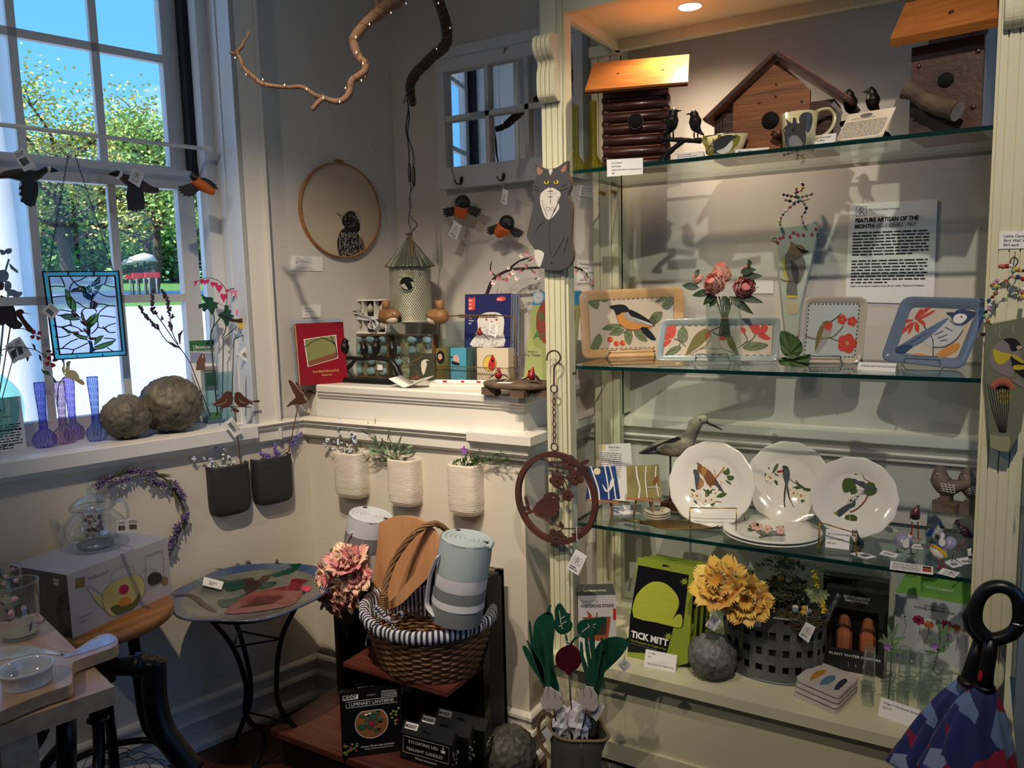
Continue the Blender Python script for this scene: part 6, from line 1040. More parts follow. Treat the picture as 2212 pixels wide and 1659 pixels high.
m.pslab(G,sm(px('I','180,70 240,108 300,108 340,95 400,55 400,130 425,200 420,250 400,290 425,340 432,420 425,600 440,680 435,740 400,790 330,812 215,795 205,770 215,720 135,610 125,540 175,330 160,280 162,220 190,150 182,100'),2,True),PY-.012,.014,CG,MQ((120,96,74),.6))
WHG=MQ((206,200,190),.35,coat=.4);y=PY-.0122;p=t('glaze_marks')
p.paint(G,px('I','215,290 240,262 280,250 340,262 355,290 340,330 345,380 320,420 280,460 245,440 215,350'),y,WHG);p.paint(G,px('I','235,268 262,245 285,240 310,245 340,268 310,285 285,282 262,285'),y-.0004,WHG);p.paint(G,px('I','272,115 300,113 290,145 282,155'),y,WHG,2);p.paint(G,px('I','170,680 200,668 240,690 230,740 210,790 185,750'),y,WHG,2)
EY=MQ((196,176,60),.3)
for s in('238,205 255,190 275,200 265,215 250,215','305,205 320,188 342,195 335,213 318,216'):p.paint(G,px('I',s),y-.0004,EY,2)
for s in('250,192 262,192 260,210 253,210','315,192 325,191 325,208 317,210'):p.paint(G,px('I',s),y-.0008,BLK,2)
for s in('193,95 235,125 215,150 197,150','392,80 390,120 370,135 355,120'):p.paint(G,px('I',s),y,MQ((150,110,90),.5),2)
p.paint(G,px('I','275,238 292,238 284,248'),y-.0008,MQ((150,100,84),.5),2)
ln=MQ((26,24,26),.6)
for s in('285,250 285,290','265,270 285,262 305,270','270,300 285,305 300,298','285,300 284,350','280,470 275,560 285,700','345,330 310,400 280,465','240,470 200,510 180,560','380,580 350,640 300,720','410,570 390,640 375,690','225,320 240,380 262,440','340,300 330,360 310,410','170,225 215,245','170,250 210,262','400,210 355,235','405,240 350,262'):p.pline(G,px('I',s),y-.001,.0012,ln)
for a in(266,298):p.stroke(G,[(q.x,q.y)for q in[V(G.hit(*px('I','%f,%f'%(a+12*cos(i*.52),388+12*sin(i*.52)))[0],y))for i in range(13)]],y-.001,.001,ln,0)
p.ell(QX(G,'I','292,756',y)[0],(.003,.001,.003),BLK);w_=t('wire');w_.tb(QX(G,'I','400,60 425,20 440,-15',PY-.006),.0008,BRASS,5);w_.box(Fr(QX(G,'I','415,30',PY-.008)[0],(.6,0,.8),(0,1,0)),-.008,.008,0,.001,-.004,.004,MQ((150,130,90),.7));t.done()
RST=MQ((84,44,34),.7,c2=(54,28,24),bump=.3);t=T('rusty_bird_ring','rusty ring with a bird on a flowering branch, hung on the left post','hanging decoration');yr=FY-.03;m=t('hook');s_=mpp_(onY(1197,900,yr));m.tb(sm(QX(G,'P','235,730 232,680 260,610 330,572 400,590 440,650 440,720 400,770 355,820 345,900 345,1110',yr),4),.0024,RST,8)
def ringt(k,c,r_,m_,th=.002,yy=yr):a,b=px(k,c)[0];q=[CAM+ray(a+r_*cos(i),b+r_*sin(i))*0 for i in()];ctr=G.hit(a,b,yy);rm=r_*mpp_(onY(a,b,yy));m_.tb([V((ctr[0]+rm*cos(i*PI_/10),yy,ctr[1]+rm*sin(i*PI_/10)))for i in range(20)],th,RST,6,closed=True)
c=t('chain');ringt('P','345,1180',8.2,c);ringt('S','720,855',8.2,c);top=QX(G,'P','345,1245',yr)[0];bot=QX(G,'S','718,795',yr)[0];n=9
for i in range(n):
 a=top.lerp(bot,i/n);b=top.lerp(bot,(i+1)/n);L_=(b-a).length*.62;mid=(a+b)/2;sx=V((1,0,0))if i%2 else V((.25,1,0)).normalized();c.tb([mid+sx*.0042*cos(u)+V((0,0,1))*L_*sin(u)for u in AR(6,12)],.0016,RST,6,closed=True)
m=t('ring');cx,cy=1200,1076;ctr=G.hit(cx,cy,yr);rx_=(G.hit(1288,cy,yr)[0]-G.hit(1112,cy,yr)[0])/2;rz_=(G.hit(cx,978,yr)[1]-G.hit(cx,1176,yr)[1])/2;r_=(rx_+rz_)/2;N_=60;vs=[]
for i in range(N_):
 a=i*2*PI_/N_
 for rr_,yy in((1.0,-.006),(1.0,.008),(.885,.008),(.885,-.006)):vs.append(V((ctr[0]+rx_*rr_*cos(a)*.997,yr+yy,ctr[1]+rz_*rr_*sin(a))))
m.add(vs,[(4*i+j,4*i+(j+1)%4,4*((i+1)%N_)+(j+1)%4,4*((i+1)%N_)+j)for i in range(N_)for j in range(4)],RST)
b=t('bird');b.pslab(G,sm(px('K','120,1065 180,1040 215,985 270,940 280,915 310,900 350,900 385,925 403,958 392,970 398,1000 385,1050 350,1090 300,1100 240,1090 190,1060 140,1080'),2,True),yr-.001,.003,RST);b.ell(QX(G,'K','352,940',yr-.0015)[0],.0018,WAIN,n=6,k=4)
f=t('branch')
for s in('240,630 330,660 400,740 440,800 465,870 468,920','330,655 400,668 450,690 500,700','380,700 378,760','205,1075 260,1100 310,1120 370,1155 430,1185 520,1185 600,1175 660,1165','430,1185 390,1220 380,1250','600,1180 560,1200 530,1240','570,700 600,690 620,700'):f.tb(sm(QX(G,'K',s,yr),3),.0022,RST,6)
f=t('leaves')
for s in('120,940 135,930 155,985 160,1030 140,1010','105,1015 135,1010 175,1040 150,1050','400,1135 410,1130 432,1160 430,1180 400,1175','570,660 600,640 635,640 620,670 590,680','590,690 625,690 635,725 610,715','490,1230 530,1225 560,1260 530,1310 520,1260','300,1095 320,1130 280,1115'):f.pslab(G,sm(px('K',s),2,True),yr-.001,.002,RST)
for x,y_,r_ in((380,800,60),(527,775,66),(465,920,48),(480,665,62),(370,1260,70)):
 f=t('flower');a0,b0=px('K','%d,%d'%(x,y_))[0]
 for i in range(5):a=i*1.2566+x;f.ell(P3(G,[(a0+r_*.155*cos(a),b0+r_*.155*sin(a))],yr-.003)[0],(r_*.00016*1.2,.0016,r_*.00016*1.2),RST,n=10,k=6)
 f.ell(P3(G,[(a0,b0)],yr-.006)[0],.004,RST)
g=t('price_tag');tagcard(g,G,px('K','530,1350 620,1405 550,1560 455,1500'),yr-.012,'rc');g.tb(QX(G,'K','535,1175 540,1260 530,1360',yr-.011),.0008,PAPER,5);g.tb(QX(G,'K','538,1262 560,1310',yr-.011),.0007,PAPER,5);t.done()
def ipoly(q,k):c=V((sum(p[0]for p in q)/len(q),sum(p[1]for p in q)/len(q)));return[c+(V(p)-c)*k for p in q]
def rquad(q,r,n=5):
 out=[];N_=len(q)
 for i in range(N_):
  a,b,c=V(q[i-1]),V(q[i]),V(q[(i+1)%N_]);u=(a-b).normalized()*r;v=(c-b).normalized()*r
  for j in range(n+1):t_=j/n;out.append((b+u)*(1-t_)**2+b*2*t_*(1-t_)+(b+v)*t_*t_)
 return out
def platter(lb,base,tilt,corners,rimw,rimm,inm,r_px,deco,dy=0,th=.018,name='platter'):
 fr,w_=B2(base[0],base[1],Z2+.006,tilt,dy);q=[V(fr.hit(a,b,0))for a,b in corners];s_=mpp_(fr.o);out=rquad(q,r_px*s_);t=T(name,lb,'dish');m=t('dish');n=len(out)
 cen=sum((V(p)for p in q),V((0,0)))/4;inn=[];
 q2=[]
 for i in range(4):
  a,b,c=q[i-1],q[i],q[(i+1)%4];n1=V((-(b-a).y,(b-a).x)).normalized();n2=V((-(c-b).y,(c-b).x)).normalized()
  if n1.dot(cen-b)<0:n1=-n1
  if n2.dot(cen-b)<0:n2=-n2
  bs=(n1+n2);bs=bs/(bs.dot(n1));q2.append(b+bs*rimw*s_)
 inn=rquad(q2,r_px*s_*.45);d=.011
 rings=[(out,.002),([V(p)*1.0 for p in out],-.0015),([V(p).lerp(V(i_),.22)for p,i_ in zip(out,inn)],-.002),(inn,d),]
 vs=[]
 for rg,y_ in rings:vs+=[fr.w(p[0],y_,p[1])for p in rg]
 m.add(vs,[(k_*n+i,k_*n+(i+1)%n,(k_+1)*n+(i+1)%n,(k_+1)*n+i)for k_ in range(3)for i in range(n)],rimm,True);m.add([fr.w(p[0],d,p[1])for p in inn],[tuple(range(n))],inm)
 bk=[fr.w(p[0]*1,.002,p[1])for p in out]+[fr.w(p[0],d+.005,p[1])for p in[V(p).lerp(V(i_),.8)for p,i_ in zip(out,inn)]];m.add(bk,[(i,(i+1)%n,n+(i+1)%n,n+i)for i in range(n)]+[tuple(range(n,2*n))],rimm,True)
 p=t('painting');deco(p,fr,d-.0004);t.done()
 return fr,w_,q2,d
def dashes(p,fr,q2,d,m_,k=1.0,n=16,wd=.0026,y=None):
 for i in range(4):
  a,b=q2[i],q2[(i+1)%4]
  for j in range(n):u=(j+.3)/n;v=u+.45/n;p.stroke(fr,[a.lerp(b,u),a.lerp(b,v)],d-.0012,wd,m_,0)
def wirestand(lb,pts_,fr,y0,foot,gr='twisted wire plate stands',m_=CHROME,nm='plate_stand',z=Z2):
 t=T(nm,lb,'stand',gr);m=t('wire');a=fr.hit(*pts_[0],y0);b=fr.hit(*pts_[1],y0);A=fr.w(a[0],y0,a[1]);B=fr.w(b[0],y0,b[1])
 for u in(0,PI_):m.tb([A.lerp(B,i/60)+fr.z*.0011*cos(i*1.1+u)+fr.y*.0011*sin(i*1.1+u)for i in range(61)],.0011,m_,5)
 hx=fr.x
 for P_,e in((A,-1),(B,1)):
  dn=V((P_.x,P_.y,z+.016));m.tb([P_,dn],.0016,m_,5);bk=dn+V((0,foot,-.0));m.tb([dn,dn+V((0,foot*.9,-.004))],.0016,m_,5);m.tb([dn,V((dn.x,dn.y-.008,z+.002))+hx*e*.008],.0016,m_,5);m.tb([dn+V((0,foot*.9,-.004)),V((dn.x,dn.y+foot,z+.002))+hx*e*.008],.0016,m_,5);m.tb([dn+V((0,foot*.9,-.004)),dn+V((0,foot,.07))],.0016,m_,5)
 m.tb([V((A.x,A.y+foot*.9,z+.012)),V((B.x,B.y+foot*.9,z+.012))],.0016,m_,5);t.done()
TANR=MQ((214,168,112),.18,c2=(226,190,144),coat=.6);CRI=MQ((214,200,178),.16,c2=(206,192,170),coat=.6,bump=.05);BLR=MQ((156,168,164),.15,c2=(172,180,176),coat=.7);PGR=MQ((122,134,96),.25);PGD=MQ((60,76,52),.3);PRD=MQ((206,74,60),.25);POR=MQ((210,144,74),.25);PBK=MQ((38,38,44),.25);PBR=MQ((120,112,64),.25);DSH=MQ((84,92,104),.3);PGY=MQ((168,160,150),.3)
def leafp(p,fr,y,k,s,n=4):pp=px(k,s);p.paint(fr,pp,y,PGR,2);a,b=pp[0],pp[len(pp)//2];p.pline(fr,[a,b],y-.0006,.001,PGD,.0006,1);[p.pline(fr,[(a[0]+(b[0]-a[0])*u,a[1]+(b[1]-a[1])*u),pp[j]],y-.0006,.0008,PGD,.0006,1)for j,u in zip([i for i in range(1,len(pp))if i!=len(pp)//2],(.2,.4,.6,.5,.3,.2,.3))];p.pline(fr,pp+[pp[0]],y-.0007,.0007,PGD,.0006,2)
def dA(p,fr,y):
 for s in('540,995 570,985 620,1020 610,1075 570,1060 545,1030','610,1000 650,990 680,1015 650,1030','1130,975 1145,990 1130,1040 1090,1080 1050,1060 1080,1010','1050,990 1100,975 1060,1020 1005,1030','640,1215 680,1185 740,1180 780,1190 740,1220 690,1222','690,1250 740,1210 790,1215 780,1240 750,1260','790,1235 830,1210 850,1260 830,1325 800,1290','860,1225 900,1225 940,1270 950,1300 900,1290 870,1260','560,1350 580,1290 620,1245 640,1290 620,1340 590,1355','970,1140 1000,1100 1055,1098 1040,1150 1000,1180','940,1180 1010,1180 1000,1130 960,1150'):leafp(p,fr,y,'I',s)
 for x,y_ in((695,1288),(738,1315),(780,1312)):a,b=px('I','%d,%d'%(x,y_))[0];p.paint(fr,[(a+6*cos(i),b+6*sin(i))for i in(0,1,2,3,4,5)],y,PRD,2);p.paint(fr,[(a+4+3*cos(i),b-2+4*sin(i))for i in(0,1.2,2.5,3.7,5)],y-.0004,POR,2)
 p.paint(fr,px('I','735,1115 780,1090 850,1085 1000,1190 880,1225 830,1220 780,1200 750,1160'),y-.0006,POR);p.paint(fr,px('I','790,1110 850,1090 960,1150 1003,1185 990,1195 860,1170 810,1150'),y-.0010,PGY);p.paint(fr,px('I','690,1058 770,1045 810,1060 830,1095 780,1100 740,1120 722,1085'),y-.0012,PBK);p.paint(fr,px('I','820,1080 880,1100 960,1150 1003,1190 960,1180 900,1150 840,1130'),y-.0013,PBK,2);p.paint(fr,px('I','900,1210 950,1205 1010,1280 990,1292 950,1270'),y-.0010,PBK,2);p.pline(fr,px('I','735,1115 760,1180 830,1222 920,1210 1000,1192'),y-.0014,.001,PBK)
 for k_ in range(5):p.pline(fr,px('I','%d,%d %d,%d'%(815+k_*28,1120+k_*12,985,1180+k_*3)),y-.0016,.0008,PAPER,.0004,1)
frA,wA,qA,dA_=platter('large cream platter painted with a black and orange bird',((1258,773),(1480,765)),10,[(1258,775),(1480,768),(1476,619),(1250,629)],21,TANR,CRI,18,lambda p,fr,y:(dA(p,fr,y)),dy=.04)
def dB(p,fr,y):
 for s in('1200,1195 1230,1240 1225,1290 1190,1310 1160,1280 1165,1230','1075,1395 1110,1350 1160,1330 1185,1340 1150,1380','1610,1340 1660,1305 1740,1310 1785,1325 1730,1355 1650,1360'):leafp(p,fr,y,'I',s)
 for s in('1090,1200 1130,1185 1150,1210 1140,1260 1115,1280 1085,1240','1055,1240 1080,1240 1110,1270 1090,1290 1050,1275','1050,1310 1090,1290 1120,1290 1080,1335 1055,1335','1650,1178 1700,1175 1725,1190 1720,1240 1690,1250 1665,1220','1715,1240 1740,1190 1775,1185 1780,1220 1750,1250','1710,1250 1760,1245 1800,1280 1770,1290 1730,1275','1590,1210 1610,1200 1630,1220 1625,1240 1600,1235'):p.paint(fr,px('I',s),y,PRD,2)
 for s in('1135,1280 1180,1300 1215,1335','1700,1250 1670,1290 1630,1310','1615,1240 1640,1280 1625,1310 1580,1345','1180,1310 1170,1330'):p.pline(fr,px('I',s),y-.0006,.0022,PGD)
 p.paint(fr,px('I','1215,1395 1270,1270 1330,1220 1360,1212 1380,1235 1370,1270 1330,1320 1270,1360'),y-.0004,PBR);p.paint(fr,px('I','1290,1345 1350,1290 1385,1250 1385,1290 1350,1330'),y-.0002,CRI,2);p.pline(fr,px('I','1385,1230 1388,1280 1350,1330 1290,1365 1240,1390'),y-.0008,.0009,PBK);p.paint(fr,px('I','1350,1260 1385,1232 1380,1270 1355,1278'),y-.001,PRD,2);p.pline(fr,px('I','1375,1232 1420,1212 1460,1195'),y-.001,.002,PBK);p.ell(QX(fr,'I','1362,1222',y-.001)[0],.001,BLK,n=5,k=3)
 p.paint(fr,px('I','1455,1250 1480,1232 1515,1240 1555,1310 1580,1380 1580,1400 1510,1330 1500,1290 1465,1275'),y-.0004,PBR);p.paint(fr,px('I','1447,1265 1480,1268 1488,1290 1455,1292'),y-.0008,PRD,2);p.pline(fr,px('I','1445,1285 1450,1330 1490,1360 1540,1375 1575,1400'),y-.0008,.0009,PBK);p.pline(fr,px('I','1395,1232 1430,1252 1460,1262'),y-.001,.002,PBK);p.pline(fr,px('I','1310,1355 1360,1345 1420,1352 1460,1348'),y-.0006,.0012,PBR)
platterB=platter('long pale blue platter painted with two hummingbirds',((1415,781),(1682,779)),12,[(1415,780),(1682,781),(1687,686),(1428,689)],14,BLR,CRI,12,dB,dy=-.0)
def flowerp(p,fr,k,c,r_,y,n=5,m_=None):
 a,b=px(k,c)[0];
 for i in range(n):u=i*2*PI_/n;p.paint(fr,[(a+r_*(.5*cos(u)+.5*cos(v)),b+r_*(.5*sin(u)+.5*sin(v)))for v in(0,1.05,2.1,3.1,4.2,5.2)],y-.0002*i,m_ or PRD,2)
 p.paint(fr,[(a+r_*.22*cos(v),b+r_*.22*sin(v))for v in(0,1.2,2.5,3.7,5)],y-.0014,POR,2)
SKG=MQ((190,198,192),.18,coat=.6)
def dC(p,fr,y):
 flowerp(p,fr,'J','660,1070',11,y);flowerp(p,fr,'J','740,1085',11,y);flowerp(p,fr,'J','700,1260',22,y);p.pline(fr,px('J','345,1175 420,1220 560,1215 620,1180 670,1120'),y-.0008,.0026,PBR);p.pline(fr,px('J','560,1215 640,1245'),y-.0008,.0018,PBR)
 p.paint(fr,px('J','445,1320 450,1240 470,1160 500,1100 540,1080 578,1090 580,1150 560,1210 470,1330'),y-.0004,PGY);p.paint(fr,px('J','445,1325 450,1240 465,1170 500,1110 515,1140 470,1270'),y-.0009,PBR);p.paint(fr,px('J','515,1110 575,1085 580,1130 560,1155 520,1140'),y-.0012,PRD,2);p.paint(fr,px('J','500,1100 530,1080 560,1085 540,1105'),y-.0015,PBR,2);p.pline(fr,px('J','565,1090 610,1060 652,1022'),y-.0012,.002,PBK);p.ell(QX(fr,'J','536,1095',y-.002)[0],.0012,BLK,n=6,k=4)
frC,wC,qC,dC_=platter('square pale dish painted with a hummingbird and pink flowers',((1724,785),(1862,785)),8,[(1722,783),(1862,786),(1876,641),(1735,641)],13,MQ((196,184,166),.2,coat=.6),SKG,22,dC,dy=.06,name='square_dish')
def dD(p,fr,y):
 for s in('1235,1070 1270,1000 1300,985 1290,1030','1240,1065 1330,975 1370,975 1280,1050','1250,1070 1380,1000 1395,1010 1290,1070','1225,1070 1170,1070 1160,1100 1215,1085','1225,1085 1150,1140 1140,1185 1200,1130','1235,1085 1185,1160 1195,1185 1230,1120','1245,1085 1240,1150 1270,1175 1275,1120','1255,1075 1300,1110 1325,1120 1310,1080'):p.paint(fr,px('J',s),y,PRD,2)
 p.pline(fr,px('J','1310,1120 1350,1170 1385,1240 1385,1380'),y-.0004,.0024,PGD);p.paint(fr,px('J','1390,1380 1430,1330 1500,1280 1595,1255 1585,1310 1520,1350 1450,1380'),y,POR,2);p.paint(fr,px('J','1190,1380 1240,1340 1330,1350 1370,1375 1300,1395'),y,POR,2)
 BJ=MQ((104,122,150),.25);BJ2=MQ((58,74,108),.25)
 p.paint(fr,px('J','1300,1200 1360,1130 1430,1080 1510,1060 1560,1110 1640,1110 1620,1160 1560,1230 1480,1280 1390,1290 1320,1260'),y-.0004,MQ((200,202,200),.25));p.paint(fr,px('J','1070,1310 1450,1080 1500,1075 1330,1230 1220,1290 1110,1370 1080,1365'),y-.0008,BJ);p.paint(fr,px('J','1070,1310 1150,1270 1200,1270 1220,1290 1110,1370 1080,1365'),y-.0011,BJ2,2);p.paint(fr,px('J','1530,1050 1570,1000 1620,988 1680,1000 1730,1020 1650,1100 1610,1110 1560,1100'),y-.0008,BJ2);p.paint(fr,px('J','1545,1060 1580,1025 1640,1030 1655,1060 1610,1100 1560,1095'),y-.0013,PAPER);p.paint(fr,px('J','1490,1015 1540,1012 1570,1022 1545,1050 1510,1035'),y-.0013,BJ2,2);p.ell(QX(fr,'J','1612,1047',y-.0016)[0],.0022,BLK,n=8,k=4)
 for s in('1520,1075 1560,1110 1620,1115 1650,1090','1390,1290 1480,1285 1570,1230 1625,1150','1400,1190 1470,1160','1420,1220 1500,1190','1480,1130 1540,1160','1440,1240 1500,1230','1200,1260 1330,1180'):p.pline(fr,px('J',s),y-.0016,.0016,BJ2)
JR=MQ((112,128,150),.12,coat=.8)
frD,wD,qD,dD_=platter('large square dish painted with a blue jay and a red flower',((1905,786),(2084,796)),10,[(1901,779),(2080,799),(2142,645),(1950,640)],22,JR,CRI,22,dD,dy=.02,name='square_dish')
def dashobj(root_name,fr,q2,d,m_,n):
 mb=MB();dashes(mb,fr,q2,d,m_,1,n);r_=[o for o in col.objects if o.name.startswith(root_name[0])and o.get('label')==root_name[1]][0];mkobj('rim_marks',mb,r_)
dashobj(('platter','large cream platter painted with a black and orange bird'),frA,ipoly(qA,1.0),dA_,DSH,18);dashobj(('platter','long pale blue platter painted with two hummingbirds'),platterB[0],ipoly(platterB[2],1.0),platterB[3],DSH,16);dashobj(('square_dish','square pale dish painted with a hummingbird and pink flowers'),frC,ipoly(qC,.97),dC_,PBK,13)
wirestand('twisted wire stand before the large cream platter',((1316,757),(1412,753)),frA,-.008,.06);wirestand('twisted wire stand before the long pale blue platter',((1503,765),(1573,765)),platterB[0],-.008,.05);wirestand('twisted wire stand before the square hummingbird dish',((1750,769),(1815,769)),frC,-.008,.05);wirestand('twisted wire stand before the blue jay dish',((1954,768),(2030,770)),frD,-.008,.06)
t=T('peony_bouquet','bouquet of artificial pink peonies in a clear glass','flower');yP=2.20;PE=[MQ((246,200,172),.6,c2=(240,176,156),sheen=.3),MQ((236,166,164),.6,c2=(226,144,146),sheen=.3)];PGL=MQ((44,66,40),.5)
def peony(t,c,r_,m_,face,layers=4):
 f=t('peony');face=V(face).normalized();u=face.orthogonal().normalized();w_=face.cross(u);f.ell(c,r_*.5,PE[1],n=12,k=8,wob=.2)
 for L_ in range(layers):
  n=6+L_;open_=.15+.85*L_/(layers-1)
  for i in range(n):
   a=i*2*PI_/n+L_*.7+U_(-.1,.1);out=u*cos(a)+w_*sin(a);sd=face.cross(out);b=c-face*r_*.45;vs=[];K=6;J=4
   for j in range(K+1):
    v=j/K;ang=v*(2.0-1.05*open_);rad_=r_*(.25+.75*open_)*sin(min(ang,1.9))*.98;hh=r_*(1.0-.1*open_)*(1-cos(ang));wv=r_*.55*sin(PI_*min(.9,.15+.75*v))*(1.05)
    for k_ in range(-J,J+1):s_=k_/J;q=b+out*(rad_*(1-.22*s_*s_))+face*(hh+r_*.05*sin(k_*2.1+i)*(v>.8))+sd*wv*s_;vs.append(q)
   W_n=2*J+1;f.add(vs,[(j*W_n+k_,j*W_n+k_+1,(j+1)*W_n+k_+1,(j+1)*W_n+k_)for j in range(K)for k_ in range(2*J)],m_ if R.random()<.75 else PE[1],True)
ps=mpp_(onY(1560,600,yP))
vb=onY(1566,720,yP);peony(t,onY(1558,592,yP+.03),31*ps,PE[0],(.1,-.5,.9));peony(t,onY(1543,612,yP-.02),32*ps,PE[0],(-.1,-1,.45));peony(t,onY(1608,620,yP-.01),32*ps,PE[1],(.4,-1,.2));peony(t,onY(1508,602,yP),17*ps,PE[0],(-.8,-.5,.8),3);peony(t,onY(1612,584,yP+.02),16*ps,PE[1],(.5,-.3,.9),3)
l=t('leaves')
for s in('1540,630 1500,636','1545,635 1522,655','1560,640 1575,660','1575,640 1620,672','1590,640 1640,650','1548,640 1535,660','1600,600 1640,595','1510,622 1478,616','1510,592 1502,588','1615,570 1624,568','1580,645 1600,655','1600,590 1628,582'):
 a,b=[onY(x,y,yP-.01)for x,y in px('q',s)];l.leaf(a,b-a+V((0,-.004,0)),(0,-1,.3),(b-a).length*1.15,.026,PGL,.15)
st=t('stems')
for dx in(-12,-7,-3,2,6,10):st.tb([onY(1566+dx*1.8,640,yP),onY(1566+dx*.5,685,yP),onY(1566+dx,722,yP)],.0022,STEM,6)
st.tb([onY(1566,682,yP)-V((0,0,.004)),onY(1566,690,yP)],.010,MQ((150,120,80),.9,bump=.4),12);t.done()
def glasscyl(t,fr,r_,h_,m_=None,nm='glass',th=.0015):m=t(nm);m.lathe(fr,[(0,.001),(r_,.0),(r_,h_),(r_-th,h_),(r_-th,.004),(0,.004)],m_ or CLEAR,32);m.tb([fr.w((r_-th/2)*cos(a),(r_-th/2)*sin(a),h_)for a in AR(14,28)],th*.5,glassy('glass rim',(226,234,232),.3,solid=.2),5,closed=True)
t=T('glass_vase','clear cylinder vase holding the peonies','vase');p=onY(1563,745,yP);fr=G.at(p.x,yP,Z2);glasscyl(t,fr,38*ps,onY(1563,659,yP).z-Z2);t.done(True)
t=T('leaf_spray','green geranium leaves on the middle shelf by the square dish','plant');y=2.03;GLF=MQ((66,96,44),.55)
for s in('170,1165 230,1170 300,1210 340,1260 345,1320 300,1370 230,1370 180,1330 165,1250','155,1390 200,1370 260,1380 330,1360 410,1345 390,1390 400,1430 350,1450 250,1445 170,1430'):
 m=t('leaf');pp=[V(q)for q in px('J',s)];c0_=V((px('J','230,1400')[0]if '155' in s else px('J','250,1340')[0]));fan=[P3(G,[(c0_.x,c0_.y)],y)[0]];bd=sm(pp,3,True)
 for i,b in enumerate(bd):fan.append(P3(G,[(b.x,b.y)],y-.008+.006*sin(i*1.4))[0])
 n=len(bd);m.add(fan,[(0,1+i,1+(i+1)%n)for i in range(n)],GLF,True)
 for i in range(0,n,4):m.tb([fan[0]-V((0,.001,0)),fan[1+i]-V((0,.001,0))],.0006,MQ((110,136,80),.6),4)
t.done()
card('long card reading please ask for assistance on the middle shelf',(1851,799),(1934,803),Z2,17,('PLEASE ASK FOR ASSISTANCE',),.0062,tilt=25,name='notice_card',italic=(0,))
def poster(p,f2,W,H):
 rc(p,f2,W*.08,-H*.125,W*.12);p.text(f2,'The Reboli Center Presents...',W*.23,-H*.078,.009,INK,ital=.1,wid=W*.36);p.text(f2,'FEATURE ARTISAN OF THE',W*.075,-H*.19,.0165,INK,bold=.035,wid=W*.73);p.text(f2,'MONTH:',W*.075,-H*.25,.0165,INK,bold=.035,wid=W*.235);p.text(f2,'LESLIE CAVELL | MAY',W*.33,-H*.25,.0165,INK,wid=W*.45)
 p.words(f2,W*.055,-H*.29,W*.88,8,H*.0315,.0062,INK,last=.8);p.words(f2,W*.055,-H*.575,W*.88,8,H*.0315,.0062,INK,last=.5)
 p.text(f2,"Learn more about Leslie's story & our other Featured Artisans:",W*.055,-H*.845,.0068,INK,bold=.02,wid=W*.86)
wallcard(G,YR-.003,'1836,441 2025,430 2017,657 1826,652','white poster about the featured artisan on the rear wall',(),.01,extra=poster,name='poster')
BEADS=[mat('bead %d'%i,c_,.15,coat=.5)for i,c_ in enumerate(((150,30,34),(34,110,104),(180,90,60),(40,60,110),(200,170,60),(30,28,34),(190,120,160),(110,160,120),(220,220,214),(150,96,56)))]
def beads(t,k,paths,y,fr=G,loose=()):
 for pt,n in paths:
  w_=t('bead_wire');q=sm(P3(fr,px(k,pt),y),4);w_.tb(q,.0011,BLK,5)
  for i in range(n):b=t('bead');u=(i+.5)/n*(len(q)-1);j=int(u);c=q[j].lerp(q[j+1],u-j);r_=U_(.003,.0052);b.ell(c,(r_,r_,r_),R.choice(BEADS),n=10,k=6)
 for x,y_ in loose:b=t('bead');b.ell(P3(fr,px(k,'%d,%d'%(x,y_)),y-.006)[0],U_(.0035,.005),R.choice(BEADS),n=10,k=6)
yV=YR-.045;t=T('wall_vase','tapered hanging wall vase painted with a crested waxwing','wall vase');VG=MQ((184,192,180),.3,coat=.3);m=t('vase');m.pslab(G,sm(px('J','140,375 250,335 360,322 470,335 350,850 320,1000 310,1150 290,1210 250,1215 210,1180 150,560'),2,True),yV,.035,VG)
p=t('painting');y=yV-.0002;RBY=MQ((170,54,60),.4)
for x,y_ in((190,415),(245,412),(275,380),(308,397),(352,398),(420,392),(452,350),(165,425),(147,458)):a,b=px('J','%d,%d'%(x,y_))[0];p.paint(G,[(a+3.6*cos(i),b+3.6*sin(i))for i in(0,1,2,3,4,5)],y,RBY,2)
p.paint(G,px('J','180,560 190,700 250,820 220,720 205,600'),y-.0004,MQ((190,180,90),.4));p.paint(G,px('J','205,560 245,530 330,560 365,600 360,680 330,760 300,800 300,890 225,890 220,800 235,760 210,680'),y-.0006,MQ((112,108,104),.4));p.paint(G,px('J','250,445 290,470 340,480 365,510 340,555 300,565 240,545 215,550 248,480'),y-.001,MQ((138,112,88),.4));p.paint(G,px('J','290,490 340,510 398,525 360,545 330,530'),y-.0014,BLK,2);p.paint(G,px('J','222,878 303,880 300,898 224,898'),y-.0012,MQ((214,190,60),.4),1);p.pline(G,px('J','170,748 220,765 300,760'),y-.0012,.003,MQ((90,70,50),.5));p.paint(G,px('J','250,600 300,640 320,740 290,790 260,700'),y-.001,MQ((62,60,62),.4),2);p.paint(G,px('J','215,950 260,920 310,950 310,1010 270,1030 225,1010'),y,MQ((200,180,150),.5))
beads(t,'J',[('180,350 165,300 180,250 230,190 290,140',8),('355,318 340,250 375,200 360,150 310,110 290,60 300,20',9),('185,75 240,85 300,95 360,90 430,70',8),('200,115 260,130 330,130 400,110',6),('290,60 340,40 350,0 330,-20',5)],yV-.004);e=t('wire_loop');e.tb(sm(QX(G,'J','140,425 115,420 108,445 130,455 135,430',yV),3),.0012,BLK,5);e.tb(sm(QX(G,'J','455,380 470,400 455,415 470,385',yV),3),.0012,BLK,5);t.done()
